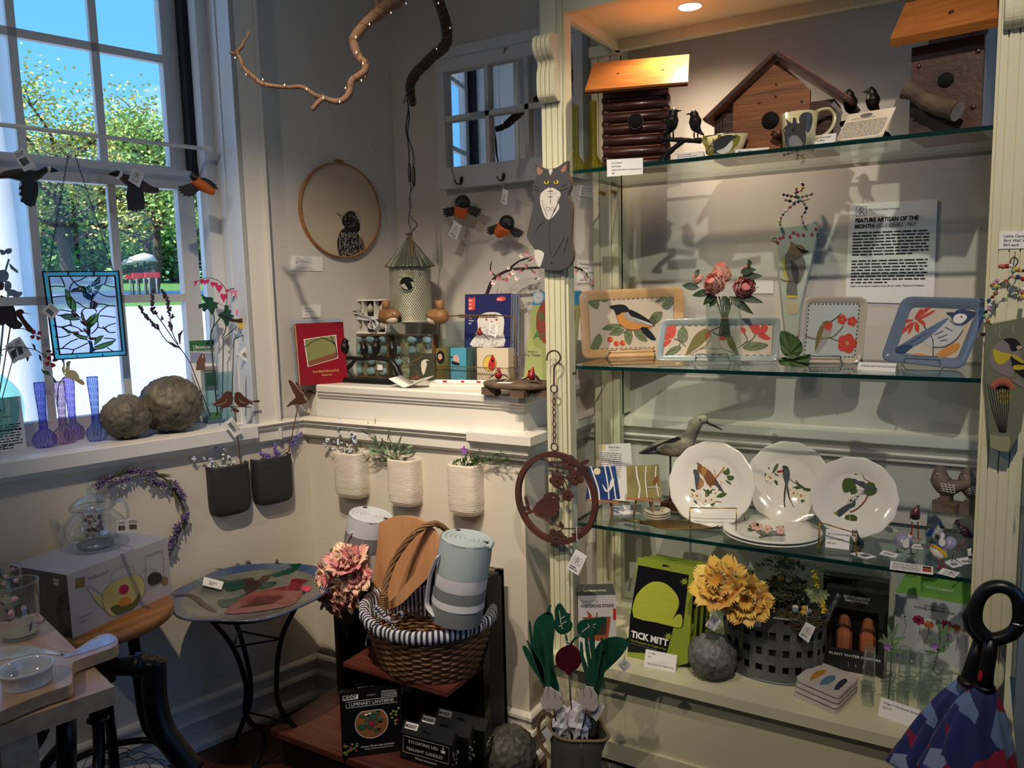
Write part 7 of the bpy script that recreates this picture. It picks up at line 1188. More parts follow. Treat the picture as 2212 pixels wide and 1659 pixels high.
yW=FY-.045;t=T('wall_vase','hanging wall vase painted with a goldfinch and thistle on the right post','wall vase');GVG=MQ((112,116,96),.25,coat=.4);m=t('vase');out=px('g','200,885 300,865 400,840 480,820 560,812 560,1100 540,1500 530,1750 470,1930 430,1960 400,1965 330,1950 220,1890 205,1720 200,1640 190,1300');KX['g2']=KX['g']
m.pslab(G,px('q','2131,702 2225,684 2228,790 2206,930 2180,976 2138,965 2128,780'),yW,.045,GVG);p=t('painting');y=yW-.0002;k='T'
FG=MQ((128,118,118),.4);p.paint(G,px(k,'1500,620 1560,510 1660,400 1800,320 1950,290 2080,330 2170,440 2180,500 2100,560 2170,700 2180,800 2000,950 1980,1100 1700,1010 1560,900 1500,780'),y,FG);YF=MQ((186,168,52),.4);p.paint(G,px(k,'1590,505 1750,580 1960,620 1920,700 1840,780 1720,840 1640,790 1580,650'),y-.0006,YF);p.paint(G,px(k,'1790,320 1900,285 2040,310 2130,400 2175,490 2080,500 2060,545 1950,550 1920,440 1850,360'),y-.0008,PBK);p.paint(G,px(k,'2050,465 2130,440 2180,490 2090,530'),y-.0012,MQ((180,150,130),.4),2);p.paint(G,px(k,'1930,660 2050,740 2200,800 2400,840 2400,1200 2040,980 1960,820'),y-.0008,PBK,2);p.paint(G,px(k,'1960,640 2050,640 2200,760 2190,810 2040,730'),y-.0012,YF,2);p.paint(G,px(k,'2000,850 2212,850 2212,930 2010,940'),y-.0012,YF,2);p.paint(G,px(k,'1940,1150 2080,1130 2212,1240 2212,1320'),y-.0008,FG,2);p.ell(QX(G,k,'1945,375',y-.0012)[0],.002,BLK,n=6,k=4)
TH_=MQ((176,100,76),.4)
for i in range(26):a=PI_*(.02+.96*i/25);p.pline(G,px(k,'%f,%f %f,%f'%(1770-150*cos(a)*.5,1360-40*sin(a),1770-250*cos(a),1330-230*sin(a))),y-.0004,.0022,TH_,.0006,1)
p.paint(G,px(k,'1650,1420 1720,1370 1850,1370 1940,1430 1940,1560 1860,1650 1740,1650 1650,1560'),y-.0006,MQ((140,130,76),.4));
for s in('1680,1470 1740,1400 1800,1460 1860,1390 1920,1450','1690,1580 1740,1500 1790,1570 1850,1500 1900,1570'):p.pline(G,px(k,s),y-.0012,.0014,PBK,.0006,1)
for i in range(9):p.pline(G,px('L','%d,%d %d,%d %d,%d'%(1860+i*22,40+i*7%30,1900+i*16,250,1960+i*6,430)),y-.0004,.0014,PBK)
for s in('1700,20 1720,120 1700,220 1740,300','2000,20 1980,120 2010,200','1620,60 1640,200'):p.pline(G,px(k,s),y-.0004,.001,PGY)
f=t('foot');f.pslab(G,px('q','2138,940 2180,945 2184,957 2179,976 2160,974 2138,966'),yW-.006,.04,MQ((150,148,112),.3,coat=.4));beads(t,'g',[('240,870 190,820 185,780 210,750 240,725 215,690 235,650 270,625 290,580 330,520 400,480 425,440 430,400',12),('310,375 340,378 380,375 420,372',4),('440,400 480,410 520,415',4),('430,470 480,470 520,490',4)],yW-.002,loose=((270,520),(280,545),(290,500),(265,560),(250,540),(512,570),(505,600),(512,640)))
e=t('wire_loop');e.tb(sm(QX(G,'g','430,395 405,350 415,310 440,300 465,320 465,350 430,395',yW),4),.0012,BLK,5);e.tb(QX(G,'g','445,255 437,320',yW+.03),.0014,BRASS,5);e.ell(QX(G,'g','170,955',yW)[0],(.005,.003,.004),BLK);t.done()
wallcard(G,FY-.001,'2159,500 2230,499 2230,536 2157,538','white label for the bird wall vases on the right post',('Leslie Cavell','/Bird Wall Vases','$50 each'),.0078)
PLW=MQ((232,228,218),.1,coat=.6)
def plate(lb,cx,cy,rx_,ry_,ylow,deco,yaw=0,grp='white bird plates on the lowest glass shelf'):
 Yc=ylow;th=rad(18)
 for _ in range(4):c=onY(cx,cy,Yc);r_=rx_*mpp_(c)*(1/max(.6,1));Yc=ylow+r_*sin(th)
 f0=Fr(c).rz(yaw).rx(-18);fr=Fr(c,f0.x,f0.y,f0.z);foreshort=abs((fr.x).dot(cR));r_=r_/max(.75,math.sqrt(foreshort));t=T('plate',lb,'plate',grp);m=t('dish');ax=Fr(c,fr.x,fr.z*-1,fr.y*-1);n=60;vs=[]
 pr=[(0,-.003),(.56,-.003),(.64,.0),(.70,.004),(.96,.009),(1.0,.0095),(1.0,.0065),(.72,.0),(.6,-.007),(0,-.007)]
 for(q,z)in pr:
  for j in range(n):
   a=j*2*PI_/n;k=q*r_*(1+(.012*cos(a*14)if q>.9 else 0));emb=.0016*noise.noise(V((cos(a)*6,sin(a)*6,q*9)))if.7<q<.98 else 0;vs.append(fr.w(k*cos(a),-(z+emb),k*sin(a)))
 m.add(vs,[(i*n+j,(i+1)*n+j,(i+1)*n+(j+1)%n,i*n+(j+1)%n)for i in range(len(pr)-1)for j in range(n)],PLW,True)
 if deco:p=t('painting');deco(p,fr,.0026)
 t.done();return fr,r_
PB1=MQ((128,82,52),.2);PB2=MQ((170,126,70),.2);PSL=MQ((74,80,88),.2);PLF=MQ((72,92,48),.2);PFL=MQ((232,222,204),.2);PPK=MQ((222,170,160),.2)
def lf_(p,fr,y,k,ss,m_=PLF):
 for s in ss:p.paint(fr,px(k,s),y,m_,2)
def fw(p,fr,k,x,y_,r_,y,m_=PFL,n=5):
 a,b=px(k,'%d,%d'%(x,y_))[0]
 for i in range(n):u=i*6.283/n+x;p.paint(fr,[(a+r_*(.55*cos(u)+.5*cos(v)),b+r_*(.55*sin(u)+.5*sin(v)))for v in(0,1.25,2.5,3.75,5)],y-.0002*i,m_,2)
 p.paint(fr,[(a+r_*.25*cos(v),b+r_*.25*sin(v))for v in(0,1.25,2.5,3.75,5)],y-.0014,PB2,2)
def q1(p,fr,y):
 lf_(p,fr,y,'K',('1445,870 1480,880 1500,910 1465,905','1560,920 1580,870 1600,900 1580,940','1590,900 1620,870 1650,880 1640,910','1640,930 1700,900 1735,910 1690,940','1540,870 1570,880 1570,900','1740,700 1760,740 1740,760 1715,750','1735,765 1790,770 1780,800 1745,800','1700,740 1720,720 1725,760','1720,800 1750,810 1770,835 1740,825','1550,960 1580,990 1540,990','1480,960 1500,990 1460,980','1600,990 1640,980 1620,1010','1660,880 1690,860 1700,885'));p.pline(fr,px('K','1600,860 1640,790 1690,730 1712,695'),y-.0004,.0035,PB2);p.pline(fr,px('K','1650,780 1630,710'),y-.0004,.002,PB2);p.pline(fr,px('K','1560,900 1620,960 1690,975'),y-.0004,.0025,PB2)
 p.paint(fr,px('K','1490,662 1520,670 1550,700 1590,720 1640,780 1720,912 1640,840 1600,850 1570,820 1545,770 1500,720 1500,680'),y-.0006,PB1);p.paint(fr,px('K','1530,700 1560,695 1575,730 1550,770 1530,740'),y-.0010,PB2,2);p.paint(fr,px('K','1465,720 1500,720 1520,780 1515,840 1490,880 1475,770'),y-.0008,PSL,2);p.paint(fr,px('K','1520,780 1545,800 1550,830 1530,860 1500,875 1510,830'),y-.0009,PB2,2);p.paint(fr,px('K','1650,800 1680,850 1715,908 1680,880 1640,830'),y-.0012,PSL,2);p.pline(fr,px('K','1488,662 1505,672'),y-.001,.002,BLK,k=1)
 for x,y_,r_ in((1495,925,11),(1565,965,10),(1610,955,9),(1640,905,8),(1690,815,7),(1455,910,6)):fw(p,fr,'K',x,y_,r_,y-.0004)
def q2_(p,fr,y):
 lf_(p,fr,y,'L',('105,760 130,700 158,683 150,720 120,760','30,770 60,765 80,790 50,790','60,710 80,700 85,735','110,800 150,830 150,862 125,840','130,760 165,790 130,775','270,880 320,865 370,875 300,895','350,880 425,890 425,910 370,905','330,940 370,980 360,1018 340,990','290,940 330,1010 320,990','295,815 330,850 355,870 310,860','250,890 290,930 240,930','45,810 70,850 60,830','80,820 95,858 90,840'));p.pline(fr,px('L','240,800 280,835 340,870 380,890'),y-.0004,.002,PSL);p.pline(fr,px('L','145,750 200,745'),y-.0006,.006,MQ((150,50,36),.2))
 p.paint(fr,px('L','190,705 215,703 235,715 250,760 245,810 228,860 210,840 195,790 192,745'),y-.0008,PSL);p.paint(fr,px('L','190,703 215,702 235,715 225,730 200,720'),y-.0012,BLK,2);p.paint(fr,px('L','212,850 222,860 208,1000 222,1062 212,1068 200,1000 202,920'),y-.001,BLK,2);p.paint(fr,px('L','222,855 235,870 250,960 280,1030 305,1058 295,1062 235,950'),y-.001,BLK,2)
 for x,y_,r_ in((92,800,11),(280,925,11),(340,945,11),(75,790,6)):fw(p,fr,'L',x,y_,r_,y-.0006)
def q3(p,fr,y):
 lf_(p,fr,y,'L',('675,850 700,805 750,805 790,830 795,880 740,910 690,920','700,1110 745,1098 790,1110 795,1150 720,1203 700,1160','880,840 930,840 955,890 950,930 880,950 860,900','740,890 790,890 800,920 750,935','770,755 800,752 805,770 780,775'));p.pline(fr,px('L','740,1080 800,1050 860,990 885,940'),y-.0006,.0035,PB1);p.pline(fr,px('L','840,770 860,810 900,830'),y-.0006,.0018,PB1);p.pline(fr,px('L','735,1100 745,1180'),y-.0006,.001,PFL)
 p.paint(fr,px('L','755,815 780,808 810,825 850,830 900,870 958,885 950,895 810,890 785,860'),y-.0008,PSL);p.paint(fr,px('L','785,850 820,870 860,895 820,900 795,880'),y-.0012,PFL,2);p.paint(fr,px('L','625,1080 660,1050 710,1020 765,1000 775,965 785,990 780,1030 740,1050 640,1130 600,1130'),y-.0008,PSL);p.paint(fr,px('L','565,1090 610,1080 640,1080 610,1120 570,1135'),y-.0012,MQ((150,140,60),.2),2)
 for i in range(46):a,b=U_(715,860),0;b=1020-(a-715)*.75+U_(-28,22);p.pline(fr,px('L','%f,%f %f,%f'%(a,b,a+7,b-5)),y-.0008,.0018,PSL,.0004,1)
plate('left standing white plate printed with two brown doves',1537,1046,86,85,2.115,q1);plate('middle standing white plate printed with a long tailed flycatcher',1702,1042,82,81,2.22,q2_);pf3,pr3=plate('right standing white plate printed with two cuckoos',1844,1074,83,84,2.12,q3,6)
def flatplate(lb,z,deco):
 t=T('plate',lb,'plate','white bird plates on the lowest glass shelf');c=onz(1668,1144,Z3+.02);r_=96*mpp_(c)/.93;fr=G.at(c.x,c.y,z);m=t('dish');m.lathe(fr,[(0,.002),(r_*.55,.0),(r_*.62,.003),(r_*.98,.012),(r_,.014),(r_*.98,.0155),(r_*.7,.007),(r_*.62,.004),(0,.004)],PLW,56)
 if deco:
  p=t('painting');hz=Fr((0,0,z+.0062),(1,0,0),(0,0,-1),(0,1,0));
  lf_(p,hz,0,'K',('1895,1190 1930,1175 1960,1190 1920,1205','1905,1165 1930,1155 1950,1170','2000,1240 2060,1230 2090,1245','2040,1180 2080,1175 2100,1190','2120,1175 2180,1165 2180,1185','1970,1215 2020,1205 2100,1210 2140,1225 2060,1220','1990,1250 2060,1240 2000,1258'));p.paint(hz,px('K','1990,1225 2050,1205 2120,1205 2180,1225 2200,1240 2100,1235 2030,1240'),-.0006,PSL);p.pline(hz,px('K','1950,1205 2030,1235 2120,1240'),-.0008,.002,PB1)
  for x,y_ in((1985,1172),(2055,1190),(2160,1200),(1955,1165)):fw(p,hz,'K',x,y_,9,-.0008,PPK)
 t.done()
flatplate('lower of the two stacked flat white plates',Z3,None);flatplate('upper of the two stacked flat white plates, printed with pink blossoms',Z3+.009,True)
def brassstand(lb,a,b,foot,Yf):
 t=T('brass_plate_stand',lb,'stand','brass plate stands');m=t('wire');A,B=onY(a[0],a[1],Yf),onY(b[0],b[1],Yf);g=BRASS;r_=.0017
 m.tb([A,B],r_,g,6);
 for P_,e in((A,1),(B,-1)):d1_=V((P_.x,P_.y,Z3+.016));m.tb([P_,d1_,V((P_.x,P_.y+.012,Z3+.006)),V((P_.x+e*.0,P_.y+foot,Z3+.002))],r_,g,6);m.tb([d1_,V((P_.x-e*.004,P_.y-.012,Z3+.002))],r_,g,6);m.tb([V((P_.x,P_.y+foot,Z3+.002)),V((P_.x+e*.01,P_.y+foot*.8,Z3+.1))],r_,g,6)
 m.tb([V((A.x,A.y+foot*.8,Z3+.004)),V((B.x,B.y+foot*.8,Z3+.004))],r_,g,6);t.done()
brassstand('brass wire stand before the dove plate',(1490,1097),(1591,1098),.1,2.075);brassstand('brass wire stand holding the right standing plate',(1770,1128),(1850,1152),.12,2.06)
t=T('shorebird_decoy','carved black and white shorebird decoy on a thin post','figurine');y=2.26;m=t('body');q=QX(G,'K','1030,583 1100,570 1180,545 1260,540 1340,540 1400,510 1440,450 1480,380 1510,330 1545,318',y);s_=mpp_(q[0])*.27125;qq=sm(q,4);rr=[6,26,52,68,74,72,52,42,40,32];DCK=MQ((44,42,46),.5,c2=(186,174,150),stretch=(1,1,1.6));m.tb(qq,[s_*(rr[min(i//4,9)]*(1-(i%4)/4)+rr[min(i//4+1,9)]*(i%4)/4)for i in range(len(qq))],DCK,18);m.ell(q[-1],s_*36,DCK)
w_=t('wing');w_.pslab(G,sm(px('K','1030,588 1300,468 1350,460 1378,490 1370,530 1330,575 1240,590 1130,585'),2,True),y-.021,.004,MQ((30,30,34),.5))
for i in range(34):a=U_(1120,1350);w_.ell(P3(G,px('K','%f,%f'%(a,U_(585-(a-1100)*.36,580))),y-.0215)[0],.0009,PAPER,n=5,k=3)
b=t('beak');b.tb([q[-1]+V((.004,0,-.002))]+QX(G,'K','1600,355 1698,400',y),[s_*14,s_*9,s_*4],BLK,8);e=t('eye');e.ell(QX(G,'K','1518,318',y-.017)[0],.0022,BLK);p_=t('post');c=QX(G,'K','1283,610',y)[0];p_.tb([c,V((c.x,c.y,Z3+.02))],.0032,BLKM,8);bs_=t('base');fb2=G.at(c.x+.01,y,Z3);bs_.slab(fb2,[(-.035,0),(.055,0),(.05,.018),(.02,.026),(-.03,.022)],-.03,.03,wood('decoy base',(96,58,34),(70,42,26),rough=.6));t.done()
t=T('artist_card','tall printed card behind the two birch tree tiles','card');y=2.25;fr=Fr((onY(1295,1060,y).x,y,Z3)).rz(8).rx(-6);m=t('card');a=[fr.hit(*c,0)for c in((1301,1100),(1371,1100),(1362,957),(1293,961))];m.slab(fr,[(a[0][0],0.004),(a[1][0],0.004),a[2],a[3]],0,.001,PAPER);p=t('print');c=fr.hit(1327,968,0);p.text(fr,'Amy Keller',c[0],c[1],.0085,INK,al='c',bold=.01);p.text(fr,'Artist/Beekeeper'.replace('/Beekeeper',' Statement'),c[0],c[1]-.008,.004,INK,al='c');p.words(fr,a[3][0]+.006,c[1]-.016,.07,14,.0062,.0034,GREY,last=.6);p.pslab(fr,px('K','715,520 770,518 765,560 722,565'),-.0006,.0003,MQ((228,208,160),.7));t.done()
EAS=wood('easel wood',(170,112,76),(150,94,60),rough=.6)
def easel(lb,grp_,base,sz,fr,x0,x1,z0):
 t=T('mini_easel',lb,'easel','mini easels under the tiles');m=t('ledge');m.box(fr,x0-.004,x1+.004,-.012,-.0,z0-.006,z0,EAS,.001)
 for u,e in((.25,-.006),(.75,.006)):
  l=t('leg');xx=x0+(x1-x0)*u;a=fr.w(xx,.006,z0-.002);b=V((a.x+e,a.y-.012,Z3+.001));l.tb([b,a,fr.w(xx-e*2,.008,z0+.06)],.003,EAS,4)
 l=t('rear_leg');a=fr.w((x0+x1)/2,.012,z0+.05);l.tb([a,V((a.x,a.y+.05,Z3+.001))],.003,EAS,4);t.done()
def tile(lb,corners,y,tiltd,deco,basem,rz=10):
 fr=Fr((onY(corners[3][0],corners[3][1],y).x,y,0)).rz(rz);z0=fr.hit((corners[3][0]+corners[2][0])/2,(corners[3][1]+corners[2][1])/2,0)[1];fr=Fr(fr.w(0,0,z0),fr.x,fr.y,fr.z).rx(-tiltd);q=[fr.hit(*c,0)for c in corners];t=T('art_tile',lb,'art tile','birch tree art tiles');m=t('tile');m.slab(fr,q,0,.008,basem,PLW);p=t('painting');deco(p,fr);t.done();return fr,min(q[3][0],q[0][0]),q[2][0]
NV_=MQ((34,54,104),.25,c2=(48,76,132),coat=.4);BIR=MQ((222,220,214),.4)
def ta(p,fr):
 p.slab(fr,[(lambda c:(c[0]+.0105*cos(a),c[1]+.0105*sin(a)))(fr.hit(1290,1018,0))for a in[i*.39 for i in range(16)]],-.0008,0,MQ((226,214,160),.4))
 for s,w_ in(('650,690 680,780 710,870 718,960',.0045),('760,690 785,830 795,955',.004),('800,688 830,820 850,950',.004),('620,800 640,900 650,965',.004)):p.pline(fr,px('K',s),-.0006,w_,BIR)
 p.paint(fr,px('K','742,830 770,870 790,880 810,800 835,790 830,840 800,885 770,895 750,860'),-.001,BIR,2)
fA_,ax0,ax1=tile('blue night birch tile with a moon and white bird',px('K','630,700 845,688 882,950 608,968'),2.08,12,ta,NV_)
def tb(p,fr):
 for s,w_ in(('1010,690 1020,780 1040,860 1030,950',.0045),('1090,690 1085,800 1100,940',.003),('1170,690 1165,780 1190,930',.003)):p.pline(fr,px('K',s),-.0006,w_,BIR)
 p.paint(fr,px('K','1145,820 1160,780 1185,765 1180,810 1160,838'),-.001,PB1,2);p.pline(fr,px('K','1100,860 1150,855 1190,860'),-.001,.002,BIR)
fB_,bx0_,bx1_=tile('golden brown birch tile with a small bird',px('K','932,688 1188,675 1213,942 940,955'),2.12,12,tb,MQ((160,150,96),.25,c2=(116,104,66),coat=.4))
easel('mini wooden easel under the blue night tile',0,0,0,fA_,ax0+.01,ax1-.005,0.0);easel('mini wooden easel under the golden birch tile',0,0,0,fB_,bx0_+.01,bx1_-.005,0.0)
card('price card in front of the birch tiles',(1326,1113),(1387,1109),Z3,19,('Amy Keller','/mini encaustic mixed media art','$45'),.0052,tilt=12)
for i in range(3):
 t=T('small_dish',('lowest','middle','top')[i]+' of three small stacked cream dishes','dish','small stacked dishes');c=onz(1420,1112,Z3+.01);r_=28.5*mpp_(c);fr=G.at(c.x,c.y,Z3+i*.008);m=t('dish');m.lathe(fr,[(0,.0),(r_*.7,.0),(r_,.009),(r_*.97,.0095),(r_*.7,.0025),(0,.0025)],MQ((214,206,184),.12,coat=.7),36)
 if i==2:p=t('painting');hz=Fr((0,0,fr.o.z+.0035),(1,0,0),(0,0,-1),(0,1,0));[p.pline(hz,px('K',s),-.0004,.0016,DGRN)for s in('1100,1030 1125,1040 1140,1045','1180,1030 1190,1045','1230,1030 1250,1025','1150,1015 1180,1008','1120,1025 1130,1040')];p.paint(hz,px('K','1155,1005 1185,1003 1190,1015 1165,1018'),-.0004,PSL,2)
 t.done()
t=T('leaf_tray','long antique brass leaf shaped tray on the lowest glass shelf','tray');LFB=MQ((112,88,46),.4,metal=.5);m=t('leaf');up_=px('K','1040,1122 1120,1118 1200,1122 1280,1115 1360,1120 1440,1135 1520,1145 1600,1148 1685,1158');lo_=px('K','1040,1122 1100,1150 1170,1175 1240,1188 1330,1192 1440,1192 1540,1188 1620,1175 1685,1158');vs=[]
for(a,b),(c,d)in zip(up_,lo_):
 P_,Q_=onz(a,b,Z3+.012),onz(c,d,Z3+.014);M_=(P_+Q_)/2;vs+=[P_,M_-V((0,0,.008)),Q_]
m.add(vs+[v-V((0,0,.002))for v in vs],[(3*i+j,3*i+j+1,3*i+j+4,3*i+j+3)for i in range(8)for j in range(2)]+[(27+3*i+j,27+3*i+j+3,27+3*i+j+4,27+3*i+j+1)for i in range(8)for j in range(2)]+[(3*i,3*i+3,30+3*i,27+3*i)for i in range(8)]+[(3*i+2,29+3*i,32+3*i,3*i+5)for i in range(8)],LFB,True)
for i in range(1,8):m.tb([vs[3*i],vs[3*i+1],vs[3*i+2]],.0007,LFB,4)
s=t('stem');s.tb([onz(*px('K','915,1118')[0],Z3+.006),onz(*px('K','980,1130')[0],Z3+.007),onz(*px('K','1050,1128')[0],Z3+.011)],[.0035,.003,.004],LFB,8);t.done()
card('price card below the right standing plate',(1782,1182),(1834,1188),Z3,36,('Birds of America Plates','made in England','$25 each'),.0058,tilt=24,italic=(0,))
WDB=wood('greywashed wood',(120,104,88),(92,78,66),rough=.6);zr3=None
t=T('acrylic_riser','clear acrylic riser under the wooden bird holders','riser');Yr3=2.20;a=onY(2003,1110,Yr3);zr3=a.z;m=t('riser');xb=-.0;m.box(G,a.x,.015,Yr3,Yr3+.12,zr3-.003,zr3,ACR);m.box(G,a.x,.015,Yr3,Yr3+.003,Z3,zr3-.003,ACR);m.box(G,a.x,a.x+.003,Yr3,Yr3+.12,Z3,zr3-.003,ACR);m.box(G,.012,.015,Yr3,Yr3+.12,Z3,zr3-.003,ACR);t.done(True)
def birdholder(lb,xc,yb,k=1,specs=False):
 Yh=Yr3+.055;c=onY(xc,yb,Yh);c.z=zr3;s_=mpp_(c);t=T('bird_holder',lb,'figurine','wooden bird spectacle holders');fr=Fr(c).rz(-22);b=t('base');b.box(fr,-.022,.036,-.022,.022,0,.026,WDB,.001);n=t('neck');n.box(fr,-.008,.016,-.012,.012,.026,.042,WDB);m=t('body');q=sm([fr.w(.062,0,.082),fr.w(.03,0,.07),fr.w(.004,0,.062),fr.w(-.012,0,.078),fr.w(-.014,0,.104),fr.w(-.012,0,.116)],4);rr=[.006,.016,.025,.024,.014,.003];m.tb(q,[(rr[min(i//4,5)]*(1-(i%4)/4)+rr[min(i//4+1,5)]*(i%4)/4)for i in range(len(q))],WDB,16)
 g=t('wing');
 for i in range(4):g.tb([fr.w(.0+i*.009,-.0245+.0008*i,.076),fr.w(.008+i*.009,-.024,.054)],.0008,PAPER,4);g.tb([fr.w(.0,-.0245,.074-.006*i),fr.w(.034,-.0225,.074-.006*i)],.0008,PAPER,4)
 bk=t('beak');bk.tb([fr.w(-.028,-.002,.078),fr.w(-.038,-.004,.074)],[.005,.0008],WDB,8);e=t('eye');e.ell(fr.w(-.014,-.0155,.095),.003,PAPER);e.ell(fr.w(-.014,-.0175,.095),.0018,BLK);t.done();return fr
fh1=birdholder('left wooden bird holder on the clear riser',2040,1100);birdholder('right wooden bird holder partly behind the post',2098,1118)
KX['n']=KX['i']
def minibird(lb,foot,Y_,body,rr,bm,legm,parts=(),legs=None,toes=True):
 t=T('tin_bird',lb,'figurine','tiny painted metal birds');f=onz(*px('n',foot)[0],Z3);Yb_=f.y;q=P3(G,px('n',body),Yb_);s_=mpp_(f)*.1085;qq=sm(q,4);m=t('body');n=len(rr)-1;m.tb(qq,[s_*(rr[min(i//4,n)]*(1-(i%4)/4)+rr[min(i//4+1,n)]*(i%4)/4)for i in range(len(qq))],bm,12)
 for nm,s,c_,off in parts:
  p=t(nm)
  if nm=='beak':pp=QX(G,'n',s,Yb_-.004);p.tb(pp,[s_*13,s_*3],c_,7)
  elif nm=='eye':p.ell(QX(G,'n',s,Yb_-off*s_)[0],s_*11,c_,n=7,k=5)
  else:p.pslab(G,sm(px('n',s),2,True),Yb_-off*s_,.0022,c_)
 for s in legs or():
  l=t('leg');pp=QX(G,'n',s,Yb_);pp[-1].z=Z3+.001;l.tb(pp,s_*11,legm,5)
  if toes:
   for a in(-2.4,-1.2,0,1.6):l.tb([pp[-1],pp[-1]+V((cos(a)*.010,sin(a)*.010,0))],s_*8,legm,4)
 t.done()
def C_(n,c):return mat('tin '+n,c,.3,coat=.5)
TWH,TBK,TMR,TRD,TBL,TYE,TLV=C_('white',(222,220,214)),C_('black',(24,24,30)),C_('maroon',(92,40,46)),C_('red',(176,34,40)),C_('blue',(36,74,150)),C_('yellow',(220,176,40)),MQ((150,146,172),.35)
minibird('upright maroon tin bird with white belly, farthest back','820,760',0,'810,380 880,330 900,230 945,150 945,105',[50,100,85,32,26],TMR,TRD,(('belly','830,305 970,310 965,380 830,375',TBK,105),('tail','805,370 965,380 960,420 900,440 820,430',TWH,80),('beak','955,120 970,155',TBK,0)),('830,430 830,560 815,640','935,430 950,500 960,560'))
minibird('blue and white tin jay with a pointed crest','1215,840',0,'1150,680 1250,640 1310,690 1350,640 1410,540',[60,90,130,90,62],TWH,TBK,(('wing','1140,640 1200,560 1290,540 1260,620 1190,740 1110,700',TBL,120),('crest','1375,425 1410,425 1430,500 1385,500',TBL,10),('mask','1370,520 1430,515 1460,560 1410,570',TBK,70),('patch','1280,730 1330,700 1400,715 1385,770 1320,785',C_('dark olive',(60,66,36)),130)),('1215,760 1215,850',))
minibird('dark wine coloured tin bird with a thin raised neck','1730,910',0,'2040,740 1950,670 1850,600 1780,520 1720,430',[40,95,90,40,28],C_('wine',(80,46,60)),TRD,(('head','1690,400 1750,395 1755,450 1700,460',TMR,30),('beak','1700,440 1625,510',TBK,0),('highlight','1970,590 2030,640 2040,680 2000,640',TWH,92)),('1910,720 1720,1000 1750,1010',),False)
minibird('round lavender tin guinea fowl on the left','810,1070',0,'590,900 660,830 700,800 790,760 815,690',[130,175,150,60,36],TLV,TBK,(('breast','640,860 690,790 760,770 770,930 700,960 650,920',TWH,170),('head','755,690 820,650 835,720 790,750 755,730',TWH,50),('cap','780,655 825,645 835,700 790,690',TRD,56),('beak','755,745 740,800',TRD,0)),('535,960 545,1060','810,960 810,1070'))
minibird('white necked tin guinea fowl with lavender back','1620,1230',0,'1640,940 1560,880 1480,860 1430,780 1440,680',[130,170,110,60,48],TLV,TBK,(('breast','1360,870 1400,760 1470,800 1500,860 1440,930',TWH,130),('neck','1400,680 1450,650 1480,690 1450,780 1410,760',TWH,62),('beak','1400,690 1345,680',C_('pink',(230,160,150)),0),('eye','1473,668',TBK,60)),('1655,1050 1620,1220',))
minibird('white tin bird with yellow and blue back and long red beak','1450,1350',0,'1520,1140 1440,1090 1340,1020 1260,950 1235,900',[25,110,125,85,30],TWH,TRD,(('wing','1210,900 1260,880 1380,940 1480,1020 1530,1100 1510,1140 1430,1060 1330,990',TYE,128),('back','1230,870 1320,875 1440,950 1500,1040 1400,960',TBL,122),('beak','1230,900 1070,945',TRD,0),('eye','1248,905',TBK,132)),('1375,1150 1385,1320','1445,1160 1455,1350'))
minibird('white and black tin bird with a big red beak by the right post','2080,1470',0,'2140,1260 2080,1180 2020,1080 1975,970',[60,95,75,44],TWH,TRD,(('wing','2010,980 2120,990 2200,1080 2200,1230 2100,1170 2030,1070',TBK,96),('collar','1955,1120 2070,1130 2060,1160 1965,1150',TBK,98),('beak','1935,930 1800,950',TRD,0),('eye','1962,955',TBK,48)),('2110,1300 2105,1470',))
minibird('black and white tin bird standing alone by the price card','-190,1050',0,'-170,960 -200,880 -270,800 -300,700 -320,590',[30,78,90,66,44],TBK,TBK,(('breast','-350,660 -290,650 -260,760 -280,860 -350,780',TWH,92),('head','-350,600 -310,570 -280,610 -330,640',TWH,46),('beak','-340,600 -365,620',TBK,0)),('-330,850 -345,960','-230,900 -215,1020'))
def flatcard(lb,pp,k='i',kind='bar',nm='price_tag',m_=None,extra=None,z=Z3):
 q=[onz(a,b,z)for a,b in px(k,pp)];t=T(nm,lb,'tag','loose tags on the lowest glass shelf');m=t('tag');fz=Fr((0,0,z),(1,0,0),(0,0,-1),(0,1,0));m.slab(fz,[(v.x,v.y)for v in q],-.0016,-.0004,PAPER);p=t('print');f2=Fr(q[3]+V((0,0,.0017)),(q[2]-q[3]),(0,0,-1),(q[0]-q[3]));W,H=(q[2]-q[3]).length,(q[0]-q[3]).length
 if kind=='bar':
  x=W*.2
  while x<W*.8:wd=W*R.choice((.015,.03));p.box(f2,x,x+wd,-.0002,0,H*.2,H*.6,INK);x+=wd+W*.03
 elif kind=='rc':rc(p,f2,W*.3,H*.15,H*.7)
 else:p.words(f2,W*.05,H*.85,W*.68,8,H*.1,H*.07,GREY,y=-.0002);p.box(f2,W*.76,W*.96,-.0002,0,H*.2,H*.85,MQ((150,96,80),.6));p.box(f2,W*.76,W*.96,-.0004,0,H*.62,H*.74,BLK);p.box(f2,W*.76,W*.96,-.0004,0,H*.2,H*.42,RED)
 t.done()
